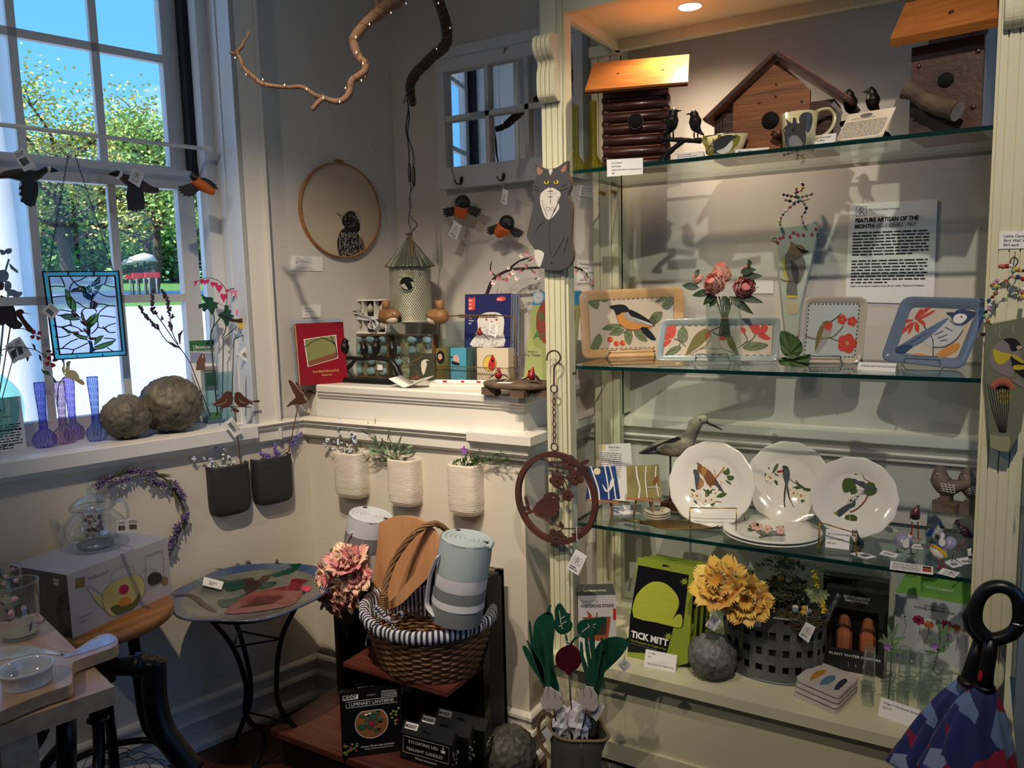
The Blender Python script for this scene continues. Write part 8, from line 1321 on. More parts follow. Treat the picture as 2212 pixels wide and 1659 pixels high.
flatcard('tag under the round lavender bird','255,1010 570,1090 510,1160 175,1085');flatcard('tag between the blue jay bird and the lavender bird','850,890 1000,885 1050,985 810,960');flatcard('printed artist strip with a portrait at the shelf edge','405,1225 1250,1340 1250,1495 385,1385',kind='blurb',nm='printed_strip');flatcard('monogram tag at the shelf edge near the right post','1440,1365 1790,1460 1680,1560 1340,1465',kind='rc');flatcard('barcode tag behind the yellow backed bird','1460,1250 1640,1180 1850,1310 1650,1360');flatcard('tag beneath the black and white bird at the post','1700,1185 1950,1140 2060,1270 1840,1290');flatcard('cream tag behind the brass stand','215,560 430,540 550,625 380,650',kind='rc');flatcard('tag lying below the lone black and white bird','-400,1075 -210,1040 120,1140 -80,1180',k='i')
def boxf(t,fr,w_,h_,d_,front,side,top,nm='box'):
 m=t(nm);b=len(m.v);vs=[fr.w(a,b_,c)for c in(0,h_)for b_ in(0,d_)for a in(0,w_)];m.add(vs,[(0,1,5,4)],front);m.add(vs,[(4,5,7,6)],top);m.add(vs,[(0,4,6,2),(1,3,7,5),(2,6,7,3),(0,2,3,1)],side);return m
LGR=MQ((196,192,190),.6);DGY=MQ((44,50,46),.5);TCO=MQ((150,70,40),.6)
t=T('watering_stake_box','terracotta watering stake box left of the green mitt packs','box');fr,w_=B2((1250,1408),(1332,1406),Z0);fr=Fr(onz(1250,1409,Z0),fr.x,fr.y,fr.z).rz(0);w_=fr.hit(1331,1340,0)[0];h_=fr.hit(1290,1286,0)[1];boxf(t,fr,w_,h_,.05,LGR,DGY,DGY);m=t('lid');m.add([fr.w(0,0,h_),fr.w(w_,0,h_),fr.w(w_*.95,.03,h_+.022),fr.w(-.00,.03,h_+.022)],[(0,1,2,3)],DGY)
p=t('print');p.text(fr,'TERRACOTTA',w_*.07,h_*.87,.011,GREY,wid=w_*.45);p.text(fr,'WATERING STAKE',w_*.06,h_*.79,.0135,MQ((50,50,54),.7),bold=.025,wid=w_*.88);p.slab(fr,[(w_*.18,h_*.2),(w_*.78,h_*.2),(w_*.86,h_*.62),(w_*.12,h_*.62)],-.0006,0,TCO);p.slab(fr,[(w_*.26,h_*.3),(w_*.72,h_*.3),(w_*.76,h_*.54),(w_*.2,h_*.54)],-.001,-.0004,MQ((52,34,36),.7));p.slab(fr,[(w_*.2,h_*.54),(w_*.3,h_*.54),(w_*.36,h_*.66),(w_*.22,h_*.74),(w_*.27,h_*.64)],-.0014,-.0008,TCO);p.box(fr,w_*.92,w_*.995,-.0006,0,h_*.56,h_*.76,RED);p.stroke(fr,[(w_*.5,h_*.5),(w_*.48,h_*.62),(w_*.5,h_*.7)],-.001,.003,PLF,.0004)
f3=Fr(fr.w(w_*.15,.004,h_+.004),fr.x,(0,.6,-.8),fr.y*.8+V((0,0,.6)));p.text(f3,'WATERING STAKE',0,.006,.008,MQ((206,190,140),.6),bold=.02,y=-.001,wid=w_*.6);t.done()
YG_=MQ((150,166,58),.5,c2=(138,156,48));YG2=MQ((178,188,54),.9,bump=.5,sheen=.4);MBK=MQ((18,20,24),.35)
for i in range(4):
 t=T('tick_mitt_pack',('front','second','third','rearmost')[i]+' green tick mitt pack standing on the bookcase base','packet','green tick mitt packs');fr,w0=B2((1352,1417),(1472,1445),Z0,7);o=fr.o+fr.y*.022*i+fr.x*.010*i;fr=Fr(o,fr.x,fr.y,fr.z);q=[fr.hit(a,b,0)for a,b in px('M','885,800 1185,805 1280,890 1310,640 1385,160 960,85')]if i==0 else q;m=t('pack');pr=[(q[0][0],0.001),(q[1][0]+.02,.001),(q[4][0]-.006,0.02),q[4],q[5]];pr=[(a,b*(1-.012*i)+(.004*i if b>.1 else 0))for a,b in pr]
 m.slab(fr,pr,0,.008,YG_)
 if i==0:
  p=t('print');p.pslab(fr,px('M','965,140 1345,215 1300,600 905,525'),-.0006,.0004,MBK);p.pslab(fr,px('M','905,525 1230,605 1175,810 885,790'),-.0008,.0004,MBK);s_=t('hang_slot');s_.pslab(fr,px('M','1142,142 1155,135 1190,145 1200,155 1150,150'),-.001,.0004,BLK);g=t('mitt');g.pslab(fr,sm(px('M','930,530 935,410 970,340 1040,280 1110,265 1180,290 1240,350 1268,410 1260,470 1215,560 1250,515 1290,520 1290,600 1240,605 1100,570'),2,True),-.004,.0038,YG2)
  c=fr.hit(*px('M','912,665')[0]);f4=Fr(fr.w(c[0],0,c[1]),fr.x,fr.y,fr.z);e=fr.hit(*px('M','1195,735')[0]);sl=math.atan2(e[1]-c[1]-.01,e[0]-c[0]);f4=f4.ry(-math.degrees(sl)*.3);p.text(f4,'TiCK MiTT',0,-.004,.026,PAPER,bold=.045,y=-.0014,wid=(e[0]-c[0])*.98);p.text(f4,'Tick Protection for People & Pets',0,-.017,.0085,YG_,bold=.02,ital=.2,y=-.0014,wid=(e[0]-c[0])*.95);p.words(f4,0,-.022,(e[0]-c[0])*.7,1,.01,.003,GREY,y=-.0014)
  for cx_ in('1190,675','1310,265'):a,b=px('M',cx_)[0];p.pslab(fr,[(a+6*cos(v),b+6*sin(v))for v in(0,.8,1.6,2.4,3.2,4,4.8,5.6)],-.0018,.0005,YG_);[p.pline(fr,[(a,b),(a+10*cos(v),b+10*sin(v))],-.0018,.001,YG_,.0003,1)for v in(.2,.9,2.2,2.9,3.4,4.2,5.2,5.9)]
 elif i==1:p=t('print');c0,c1=pr[3][0],pr[3][1];p.slab(fr,[(c0-.035,c1-.12),(c0-.008,c1-.12),(c0-.006,c1-.02),(c0-.03,c1-.02)],-.0005,0,MBK)
 t.done()
card('price card in front of the tick mitt packs',(1391,1439),(1459,1453),Z0,33,('Tick Mitt','$25','','tick protection for People & Pets'),.0056,tilt=22)
NS=MQ((84,70,58),.9)
def nest(t,c,rx_,rz_,m_,n=140,nm='nest'):
 m=t(nm)
 for i in range(n):a0=U_(0,6.28);hz_=U_(-1,1);rr=rx_*math.sqrt(max(.1,1-hz_*hz_*.6))*U_(.86,1.05);m.tb([c+V((rr*cos(a0+k*.35),rr*sin(a0+k*.35),hz_*rz_+U_(-.002,.002)))for k in range(5)],.0009,m_,4,cap=False)
GST=MQ((120,120,116),.5,c2=(84,84,82),bump=.6)
p,r_=stoneball(1539,1417,50,Z0,'grey carved stone ball with a monogram tag on the bookcase base',2.4,5,GST,tag=lambda t,p,r:(lambda g:(tagcard(g,G,px('M','1525,505 1585,555 1535,635 1465,590'),p.y-r*1.05,'rc'),g.tb(QX(G,'M','1540,385 1532,510',p.y-r*1.04),.0006,STRING,5)))(t('price_tag')))
GAL=MQ((126,132,134),.45,metal=.55,c2=(100,106,110));t=T('galvanised_basket','woven galvanised metal basket filled with nests and moss','basket');bL,bR,bB=(1558,1450),(1782,1465),(1668,1480);yB_=onz(1664,1478,Z0).y;xl=onY(1560,1400,yB_+.09).x;xr_=onY(1786,1400,yB_+.09).x;rX=(xr_-xl)/2;rY=rX*.74;cB=V(((xl+xr_)/2,yB_+rY*.98,Z0));hB=onY(1668,1333,yB_+.004).z-Z0;fr=G.at(*cB);
def eli(a,k,z,off=0):return fr.w((rX*k+off)*cos(a),(rY*k+off)*sin(a),z)
for i in range(4):
 m=t('band');z0=hB*(.02+.25*i);z1=z0+hB*.15;n=72;vs=[]
 for zz in(z0,z1):
  for j in range(n):a=j*2*PI_/n;vs.append(eli(a,.93+.07*zz/hB,zz,.0018*sin(a*12+(PI_ if i%2 else 0))))
 m.add(vs,[(j,(j+1)%n,n+(j+1)%n,n+j)for j in range(n)],GAL,True)
m=t('strips')
for j in range(24):
 a=j*2*PI_/24;vs=[]
 for k_ in range(9):
  z=hB*k_/8
  for da in(-.068,.068):vs.append(eli(a+da,.93+.07*z/hB,z,.0018*cos(z/hB*12.5+(PI_ if j%2 else 0))))
 m.add(vs,[(2*i,2*i+1,2*i+3,2*i+2)for i in range(8)],GAL);m.ell(eli(a,.995,hB*.95,.002),.002,GAL,n=5,k=3)
m=t('rim');m.tb([eli(j*2*PI_/48,1.0,hB)for j in range(48)],.004,GAL,8,closed=True);m.tb([eli(j*2*PI_/48,.94,.003)for j in range(48)],.0035,GAL,8,closed=True)
m=t('handle');hq=sm([eli(-.15,1,hB*.8,.004),eli(-.1,1.03,hB*1.05),eli(.0,1.10,hB*1.25),eli(.15,1.04,hB*1.05),eli(.2,1,hB*.8,.004)],5);m.tb(QX(G,'q','1778,1352 1786,1338 1800,1308 1812,1284',cB.y-.01),.0055,GAL,8)
lb_=t('label');fl2=Fr(onY(1604,1360,yB_-.006));q=[fl2.hit(a,b,0)for a,b in((1603,1323),(1645,1330),(1644,1354),(1602,1348))];lb_.slab(fl2,q,-.001,0,PAPER);lb_.text(fl2,'Crafted Bird Nest',q[0][0]+.006,q[0][1]-.013,.0055,INK,y=-.0016);lb_.text(fl2,'$19 each',q[0][0]+.006,q[0][1]-.021,.0055,INK,y=-.0016)
m=t('liner');m.lathe(Fr(fr.o,fr.x,fr.y,fr.z),[(0,.01),(rX*.86,.01),(rX*.9,hB*.86),(0,hB*.86)],MQ((26,26,24),.9),36,sy=.74)
g=t('price_tag');tagcard(g,G,px('N','350,565 422,605 370,722 293,665'),yB_-.01,'rc');g.tb(QX(G,'N','362,440 350,565',yB_-.009),.0007,PAPER,5);t.done()
MOSS=MQ((76,92,44),.95,c2=(52,66,32),bump=1,sheen=.3);NEST=MQ((92,58,46),.9);EG2=[MQ((206,206,180),.5),MQ((110,124,134),.5),MQ((190,150,62),.5)];BERR=[MQ((112,124,132),.4),MQ((190,200,186),.4)];YB_=MQ((214,186,40),.7)
def tuft(m,c,r_,n,m_=MOSS,ln=.02):
 for i in range(n):d=V((R.gauss(0,1),R.gauss(0,1),abs(R.gauss(0,1))*.8)).normalized();a=c+V((d.x*r_[0],d.y*r_[1],d.z*r_[2]));m.leaf(a*.98+c*.02,d+V((U_(-1,1),U_(-1,1),0)),d,ln*U_(.5,1),.0035,m_,.2,2)
zT=Z0+hB
for cx_,cy_,rr,lb in((1732,1335,.055,'front bird nest of reddish twigs with moss in the galvanised basket'),(1700,1265,.05,'rear mossy bird nest with pale eggs in the galvanised basket'),(1610,1290,.045,'left bird nest of moss behind the yellow tulips')):
 t=T('bird_nest',lb,'bird nest','crafted bird nests');yN=cB.y-(.045 if cx_==1732 else-.03);c=onY(cx_,cy_,yN);m=t('twigs');nest(t,c+V((0,0,-.004)),rr,.022,NEST if cx_==1732 else NS,150,'twigs');m=t('moss');m.ell(c+V((0,0,-.012)),(rr*.95,rr*.95,.026),MOSS,wob=.3);tuft(m,c,(rr,rr,.022),160)
 for k_ in range(5):e=t('egg');a=k_*1.3;e.ell(c+V((cos(a)*rr*.35,sin(a)*rr*.3-.01,.026)),(.009,.008,.0075),EG2[(k_+cx_)%3],n=12,k=8)
 t.done()
for s in('1758,1235 1765,1265','1775,1300 1780,1325','1652,1290 1668,1318','1640,1318 1650,1332'):a,b=QX(G,'q',s,cB.y-.06);[m.ell(a.lerp(b,R.random())+V((U_(-1,1),U_(-1,1),U_(-1,1)))*.006,.003,YB_,n=6,k=4)for _ in range(34)]
m=t('leaves')
for x,y_ in((1752,1275),(1772,1290),(1760,1290),(1780,1282),(1700,1225),(1690,1215),(1710,1218),(1640,1225),(1622,1240),(1680,1228)):
 c=onY(x,y_,cB.y-.04)
 for i in range(6):a=i*1.05;m.leaf(c,(cos(a),-.4,sin(a)),(0,-1,0),.017,.011,MQ((136,150,110),.7),.1)
m=t('moss');[tuft(m,onY(x,y_,cB.y),(.05,.04,.02),120)for x,y_ in((1650,1290),(1700,1290),(1740,1240),(1600,1300),(1690,1225))];m=t('stems');[m.tb([onY(x,1340,cB.y),onY(x+8,1260,cB.y)],.0015,STEM,5)for x in(1600,1640,1680,1720,1760)];t.done()
t=T('yellow_tulips','two ruffled yellow artificial tulips in front of the galvanised basket','flower');YT=MQ((238,196,84),.6,c2=(226,166,74),sheen=.3);YT2=MQ((240,210,110),.6,c2=(232,180,90))
def tulip(t,c,r_,m_,face,n=9,nm='tulip',tip=.25):
 f=t(nm);face=V(face).normalized();u=face.orthogonal().normalized();w_=face.cross(u)
 for L_ in range(3):
  for i in range(n-2+L_):
   a=i*6.283/(n-2+L_)+L_*.5;out=u*cos(a)+w_*sin(a);sd=face.cross(out);op=.35+.42*L_;vs=[];K=6;J=4
   for j in range(K+1):
    v=j/K
    for k_ in range(-J,J+1):
     s_=k_/J;wv=r_*.62*sin(PI_*min(.93,.12+.78*v));ruf=tip*r_*v*v*sin(s_*9+i*2+L_)*.5;vs.append(c-face*r_*.4+out*(r_*op*(.25+v)+ruf)+face*(r_*1.45*v*(1-.25*op*v)+abs(s_)*-.1*r_*v)+sd*wv*s_)
   W_n=2*J+1;f.add(vs,[(j*W_n+k_,j*W_n+k_+1,(j+1)*W_n+k_+1,(j+1)*W_n+k_)for j in range(K)for k_ in range(2*J)],m_[(i+L_)%len(m_)],True)
yT=yB_-.055;cT=onY(1560,1260,yT);sT=mpp_(cT);tulip(t,onY(1560,1268,yT),44*sT,[YT,YT2],(-.25,-.75,.75));tulip(t,onY(1610,1290,yT-.01),38*sT,[YT,YT,YT2],(.25,-1,.1));s=t('stem');s.tb(sm([onY(1560,1275,yT+.01),onY(1590,1330,yT+.03),onY(1600,1400,yT+.035)],3),.004,STEM,6);s.tb(sm([onY(1612,1295,yT+.01),onY(1605,1340,yT+.03),onY(1602,1400,yT+.035)],3),.004,STEM,6)
l=t('leaf');[l.leaf(onY(a,b,yT+.02),onY(c,d,yT+.01)-onY(a,b,yT+.02),(0,-1,0),.06,.016,GRN,.1)for a,b,c,d in((1595,1280,1600,1212),(1615,1270,1622,1208),(1540,1275,1512,1270))];t.done()
KB=MQ((32,33,36),.5);TC2=MQ((176,104,70),.7,c2=(160,92,62));TC3=MQ((138,78,56),.7)
for i in range(2):
 t=T('plant_dripper_box',('front','rear')[i]+' black plant dripper box with white lettering','box','black plant dripper boxes');fr,w0=B2((1779,1441),(1892,1462),Z0,3);
 if i:fr=Fr(fr.w(-.012,.055,0),fr.x,fr.y,fr.z)
 w_=.135 if 0 else fr.hit(1922,1330,0)[0]-.004;h_=fr.hit(1860,(1277,1253)[i],0)[1];q=None;m=t('box')
 if i==0:
  wx0,wx1,wz0,wz1=w_*.12,w_*.86,h_*.27,h_*.76
  for a,b,c,d in((0,w_,0,wz0),(0,w_,wz1,h_),(0,wx0,wz0,wz1),(wx1,w_,wz0,wz1)):m.box(fr,a,b,0,.003,c,d,KB)
  m.box(fr,0,w_,.045,.048,0,h_,BLK);m.box(fr,0,.002,.003,.045,0,h_,KB);m.box(fr,w_-.002,w_,.003,.045,0,h_,KB);m.box(fr,0,w_,.003,.045,h_-.002,h_,KB)
  for xx in(.31,.69):
   c=t('terracotta_dripper');f5=fr.at(w_*xx,.024,wz0-.01);c.lathe(f5,[(.0,0),(.020,.0),(.021,.045),(.012,.092),(.004,.098),(0,.099)],TC2,8);c.s[-len(c.f):]=[False]*len(c.f)
 else:m.box(fr,0,w_,0,.048,0,h_,KB)
 p=t('print');p.text(fr,"GENTLEMEN'S",w_*.5,h_*.895,.0105,PAPER,al='c',bold=.02,y=-.0006);p.text(fr,'HARDWARE',w_*.5,h_*.855,.0105,PAPER,al='c',bold=.02,y=-.0006);p.words(fr,w_*.42,h_*.842,w_*.16,1,.01,.0022,GREY)
 if i==0:
  p.text(fr,'PLANT WATER DRIPPERS',w_*.5,h_*.185,.0095,PAPER,al='c',bold=.02,y=-.0006,wid=w_*.82)
  p.text(fr,'2',w_*.52,h_*.075,.009,PAPER,al='c',y=-.0006);[p.box(fr,w_*xx,w_*xx+.0008,-.0005,0,h_*.06,h_*.12,PAPER)for xx in(.40,.64)]
 t.done()
t=T('flower_vase_box','tall white box with green top for a hinged tube flower vase','box');VBX=MQ((206,203,206),.5);LIM=MQ((112,160,54),.5);fr,w0=B2((1925,1424),(2082,1459),Z0,2);fr=Fr(fr.w(0,.03,0),fr.x,fr.y,fr.z);q=[fr.hit(a,b,0)for a,b in px('N','995,310 1600,475 1510,965')];w_=.205;w_=fr.hit(2105,1380,0)[0];h_=(q[0][1]+q[1][1])/2;boxf(t,fr,w_,h_,.075,VBX,LIM,LIM);m=t('lid');tp=[fr.w(0,0,h_),fr.w(w_,0,h_),fr.w(w_,.05,h_+.05),fr.w(.02,.05,h_+.05)];m.add(tp,[(0,1,2,3)],LIM)
p=t('print');p.text(fr,'HINGED TUBE',w_*.5,h_*.86,.008,GREY,al='c',bold=.02,y=-.0006);p.text(fr,'FLOWER ARRANGER VASE',w_*.5,h_*.81,.0095,MQ((60,60,66),.7),al='c',bold=.02,y=-.0006,wid=w_*.5);f6=Fr(fr.w(w_*.36,.02,h_+.0205),fr.x,(0,.7,-.7),(0,.7,.7));p.text(f6,'TOPS COMPANY'.replace('TOPS','TWO\'S'),0,0,.0085,PAPER,y=-.0008,bold=.01)
FLc=[MQ((170,34,84),.5),MQ((206,90,44),.5),MQ((236,232,226),.5),MQ((196,120,70),.5),MQ((96,70,120),.5)]
for i,(u,v,ci,ri)in enumerate(((.07,.64,2,.010),(.25,.635,0,.016),(.38,.60,1,.013),(.36,.64,2,.009),(.50,.64,4,.007),(.60,.655,0,.013),(.60,.60,3,.011),(.72,.625,1,.012),(.82,.61,2,.017),(.92,.62,4,.006))):
 cx_,cz_=w_*u+.012,h_*v-.0;[p.ell(fr.w(cx_+ri*.6*cos(a),-.0006,cz_+ri*.6*sin(a)*.8),(ri*.42,.0005,ri*.3),FLc[ci],Fr((0,0,0),fr.x*cos(a)+fr.z*sin(a),fr.y,fr.z*cos(a)-fr.x*sin(a)),n=8,k=5)for a in[k_*.785 for k_ in range(8)]];p.ell(fr.w(cx_,-.0012,cz_),(ri*.3,.0005,ri*.25),BLK if ci in(0,)else FLc[3],fr,n=8,k=5)
 p.stroke(fr,sm([(cx_,cz_-ri*.3),(cx_+.004,cz_-.03),(cx_-.006+(i%3)*.006,h_*.28)],3),-.0004,.0011,INK,.0003)
t.done()
CST=MQ((206,196,190),.3,c2=(190,178,174),coat=.3)
for i in range(4):
 t=T('feather_coaster',('bottom','second','third','top')[i]+(' square ceramic coaster in the stack of four' if i<3 else ' square coaster of the stack, printed with three feathers'),'coaster','stacked square coasters');zz=Z0+.001+i*.0125;q=[onz(a,b,Z0+.04)for a,b in px('N','435,872 752,995 595,1140 270,1000')];q=[V((v.x,v.y))+V((-.0015*(3-i),-.003*(3-i)))for v in q];hz=Fr((0,0,zz),(1,0,0),(0,0,-1),(0,1,0));m=t('tile');rq=rquad(q,.012);m.slab(hz,[tuple(v)for v in rq],-.008,0,CST)
 if i==3:
  p=t('feathers');hz2=Fr((0,0,zz+.0082),(1,0,0),(0,0,-1),(0,1,0))
  for s,m_ in(('380,1005 395,965 430,935 500,925 490,950 440,980',MQ((176,124,40),.5)),('450,1040 470,1000 520,970 570,968 565,1000 510,1035 470,1035',MQ((84,120,146),.5)),('560,1070 590,1020 640,990 660,1010 620,1050 590,1075',MQ((46,50,70),.5))):p.paint(hz2,px('N',s),0,m_,2)
 t.done()
t=T('tube_vase_set','hinged set of clear glass test tube vases','vase');zt=Z0
TB=[(815,1200,755,48),(968,1180,770,46),(1075,1205,760,0),(1130,1150,800,48),(1235,1250,885,60),(1225,1180,790,0),(1390,1200,935,56),(1310,1160,880,0)]
ctr=[]
for i,(x,yb,yt,w_)in enumerate(TB):
 a,b=px('N','%d,%d'%(x,yb))[0];c=onz(a,b-2,zt);s_=mpp_(c);r_=.0135;h_=onY(*px('N','%d,%d'%(x,yt))[0],c.y).z-zt;fr=G.at(c.x,c.y,zt);m=t('tube');m.lathe(fr,[(0,.0),(r_*.6,.001),(r_,.008),(r_,h_),(r_-.001,h_),(r_-.001,.01)],CLEAR,24);m.tb([fr.w(r_*cos(u),r_*sin(u),h_)for u in AR(12,24)],.0009,MT['glass rim'],5,closed=True);ctr.append((c,r_,h_))
h=t('hinge_wire')
for i in range(len(ctr)):
 c,r_,h_=ctr[i]
 for zf in((.55,.28)if i<5 else(.55,)):h.tb([c+V(((r_+.0015)*cos(u),(r_+.0015)*sin(u),h_*zf))for u in AR(10,20)],.0011,MT['glass rim'],6,closed=True)
 if i:d=ctr[i-1][0];h.tb([d+V((0,-.014,ctr[i-1][2]*.55)),c+V((0,-.014,h_*.55))],.0011,MT['glass rim'],6)
t.done()
for lb,k_,s in(('green leafy stem with a lilac flower in the second tube',1,('968,1140 985,900 990,700 965,590','985,780 930,660','990,700 1035,580','985,770 1045,710')),('tall green leafy stem with a purple flower in the rear tube',7,('1300,930 1340,780 1360,650 1335,545','1350,700 1415,570','1345,740 1440,710','1330,800 1240,780','1345,790 1400,760'))):
 t=T('leafy_stem',lb,'plant','leafy stems in the tube vases');yy=ctr[k_][0].y;m=t('stem');q=P3(G,px('N',s[0]),yy);m.tb(sm(q,4),.0014,STEM,5);l=t('leaves')
 for e in s[1:]+(s[0].split()[-2]+' '+s[0].split()[-1],):a,b=P3(G,px('N',e),yy);l.leaf(a,b-a+V((0,-.006,0)),(0,-1,0),(b-a).length*1.1,.011,SAGE,.1);l.leaf(a,a-b+V((0,0,.04)),(0,-1,0),.035,.010,SAGE,.1)
 f=t('flower');c=P3(G,px('N','960,748' if k_==1 else '1315,742'),yy-.01)[0];[f.leaf(c,(cos(a),-.3,sin(a)),(0,-1,0),.011,.009,MQ((150,110,190),.6),0)for a in(0,1.25,2.5,3.75,5)];t.done()
card('price card for the tube vases at the base front',(1896,1545),(1981,1575),Z0,36,('Hinged Tube Flower Arranger Vase','$23.75',''),.0072,tilt=22)
t=T('bird_bath','glass bird bath bowl with a red cardinal on a black metal stand','bird bath');c=onz(545,1272,.60);Rb=165*mpp_(c)/1.0;fb_=Fr(c)
def bz(r):return.60-.045*(1-(r/Rb)**2)
m=t('bowl');BBG=MQ((56,74,112),.15,c2=(84,96,116),coat=.7,bump=.5);SLV=MQ((150,150,136),.2,metal=.5,c2=(116,120,116),coat=.5,bump=.8);n=72
def ring_(rs,m_,mb,dz=0):
 vs=[]
 for r in rs:
  for j in range(n):a=j*2*PI_/n;rr=r*(1+.012*sin(a*7)*(r/Rb)**4);vs.append(V((c.x+rr*cos(a),c.y+rr*sin(a),bz(r)+dz+(.004*sin(a*5+1)if r>Rb*.97 else 0))))
 mb.add(vs,[(i*n+j,i*n+(j+1)%n,(i+1)*n+(j+1)%n,(i+1)*n+j)for i in range(len(rs)-1)for j in range(n)],m_,True)
ring_([Rb*.001]+[Rb*k/10 for k in range(1,9)]+[Rb*.86],SLV,m);ring_([Rb*.86,Rb*.93,Rb*1.0],BBG,m);ring_([Rb,Rb*.99,Rb*.8,Rb*.4,Rb*.01],BBG,m,-.007)
vs=[V((c.x+Rb*cos(j*6.2832/n)*(1+.012*sin(j*6.2832/n*7)),c.y+Rb*sin(j*6.2832/n)*(1+.012*sin(j*6.2832/n*7)),bz(Rb)-.0035+.004*sin(j*6.2832/n*5+1)))for j in range(n)];m.tb(vs,.004,BBG,8,closed=True)
def bowlsurf(a,b):
 z=.56
 for _ in range(12):p=onz(a,b,z);z=bz(min(Rb,(p-V((c.x,c.y,p.z))).length))+.0012
 return onz(a,b,z)
p=t('cardinal_picture');CRG=MQ((128,18,24),.2,metal=.3,coat=.7);BRF=MQ((60,36,26),.2,metal=.4,coat=.7);LFF=MQ((16,70,52),.2,metal=.3,coat=.7)
for s,m_ in(('1170,575 1230,575 1290,600 1340,620 1350,560 1330,540 1355,530 1370,560 1385,640 1430,610 1420,550 1440,560 1450,600 1490,560 1500,525 1515,530 1505,580 1440,650 1390,690 1350,720 1330,690 1270,650 1260,590 1180,580',BRF),('955,715 1030,710 1080,730 1130,770 1180,800 1160,808 1100,780 1030,725 960,722',BRF),('1280,560 1300,545 1340,590 1360,640 1340,650 1300,600',BRF)):decal(p,bowlsurf,px('C',s),m_,2,.001)
for s in('1185,625 1240,640 1320,640 1335,670 1290,690 1230,695','1475,600 1510,545 1560,555 1640,545 1600,590 1540,610 1490,618','1400,670 1440,650 1505,645 1480,670 1420,685','1185,745 1240,740 1300,725 1345,705 1330,740 1270,775 1200,782'):decal(p,bowlsurf,px('C',s),LFF,2,.0012)
decal(p,bowlsurf,px('C','1220,815 1290,750 1380,700 1560,670 1580,640 1610,628 1680,640 1640,655 1650,700 1620,745 1560,780 1340,815'),CRG,2,.0016);decal(p,bowlsurf,px('C','1580,655 1620,650 1660,680 1655,712 1610,700'),BLK,2,.002);decal(p,bowlsurf,px('C','1635,672 1685,668 1690,690 1660,700'),MQ((206,60,90),.3),2,.0024);decal(p,bowlsurf,px('C','1596,662 1608,658 1616,668 1605,676'),PAPER,1,.0026,3)
for i in range(9):a0,b0=1290+i*18,800-i*3;pts=[bowlsurf(*q)+V((0,0,.002))for q in px('C','%d,%d %d,%d'%(a0,b0,a0+130,b0-80+i*3))];p.tb(pts,.0009,BRF,4)
g=t('price_tag');q=[bowlsurf(a,b)+V((0,0,.01))for a,b in px('C','1110,635 1218,662 1205,705 1102,680')];g.add(q,[(0,1,2,3)],PAPER);g.add([v-V((0,0,.001))for v in q],[(3,2,1,0)],PAPER);u=q[1]-q[0];v_=q[3]-q[0]
for i in range(12):a=q[0]+u*(.3+.035*i)+v_*.35+V((0,0,.0004));g.add([a,a+u*.015,a+u*.015+v_*.45,a+v_*.45],[(0,1,2,3)],INK)
g.tb([q[0].lerp(q[3],.5),bowlsurf(*px('C','1030,622')[0])+V((0,0,.003))],.0008,STRING,5)
sd=t('ring');RR=Rb*.62;sd.tb([V((c.x+RR*cos(a),c.y+RR*sin(a),.553))for a in AR(18,36)],.004,BLKM,6,closed=True)
feet=[onz(505,1612,0),onz(546,1668,0),onz(697,1662,0)];fc=sum(feet,V((0,0,0)))/3
tops=[]
for i,f in enumerate(feet):
 d=(f-fc).normalized();l=t('leg');top=V((c.x,c.y,.555))+V((d.x,d.y,0))*RR*1.0;mid=V((c.x,c.y,.30)).lerp(V((fc.x,fc.y,.30)),.5)+V((d.x,d.y,0))*.055;q=sm([top,top.lerp(mid,.45)+V((d.x,d.y,0))*-.02,mid,V((mid.x,mid.y,.2))+V((d.x,d.y,0))*.008,f+V((0,0,.09))-V((d.x,d.y,0))*.05,f+V((0,0,.005))],5);l.tb(q,.008,BLKM,8);tops.append(q)
for kk in(5,17):
 for i in range(3):b=t('brace');a=tops[i][kk];bb_=tops[(i+1)%3][kk];b.tb([a,bb_],.0035,BLKM,6)
t.done()
CBL=MQ((24,22,22),.6);CHIP=MQ((104,92,76),.8,c2=(36,32,28));RDW=wood('reddish board',(108,56,44),(78,38,30),axis=0,rough=.45,coat=.15)
t=T('display_cabinet','distressed black open cabinet with reddish wooden shelves','cabinet');Ycab=1.93;yb=1.99;xL=onY(741,1350,Ycab).x;xR=onY(1070,1400,Ycab).x;zT_=onY(742,1165,yb).z;depth=.24;yF=1.76
m=t('back');m.box(G,xL,xR,yb-.015,yb,0,zT_,CBL);m=t('right_side');m.box(G,xR-.018,xR,yb-.10,yb,0,zT_+.002,CBL);m=t('left_side');m.box(G,xL,xL+.014,yb-.10,yb,0,zT_,CBL)
m=t('chipped_edges');m.box(G,xR-.019,xR+.001,yb-.102,yb-.099,0,zT_+.002,CHIP);m.box(G,xL-.001,xL+.015,yb-.102,yb-.099,0,zT_,CHIP);m.box(G,xL,xR,yb-.03,yb-.014,zT_-.012,zT_+.002,CHIP)
zs=.0;A=onY(742,1440,1.70);zs=A.z;sf=t('shelf');xs0=onY(742,1440,1.70).x;xs1=onY(1040,1440,1.70).x;sf.box(G,xs0,xR-.02,1.70,yb-.015,zs,zs+.014,RDW,.002)
zb_=.0;bsf=t('base_board');xb0=onz(714,1650,.14).x;bsf.box(G,xL-.02,xR-.03,1.60,yb-.015,.12,.14,RDW,.002);bsf.box(G,xL-.01,xR-.04,1.64,yb-.015,0,.12,CBL);t.done()
t=T('wicker_basket','large wicker basket with a striped lining and an arched handle','basket');WK=MQ((136,98,62),.6,c2=(106,74,46),bump=.3);WKD=MQ((84,58,38),.7);zb0=zs+.014;yB0=1.80;cb=onY(915,1340,yB0);cx0=cb.x;Rx0=150*mpp_(cb)
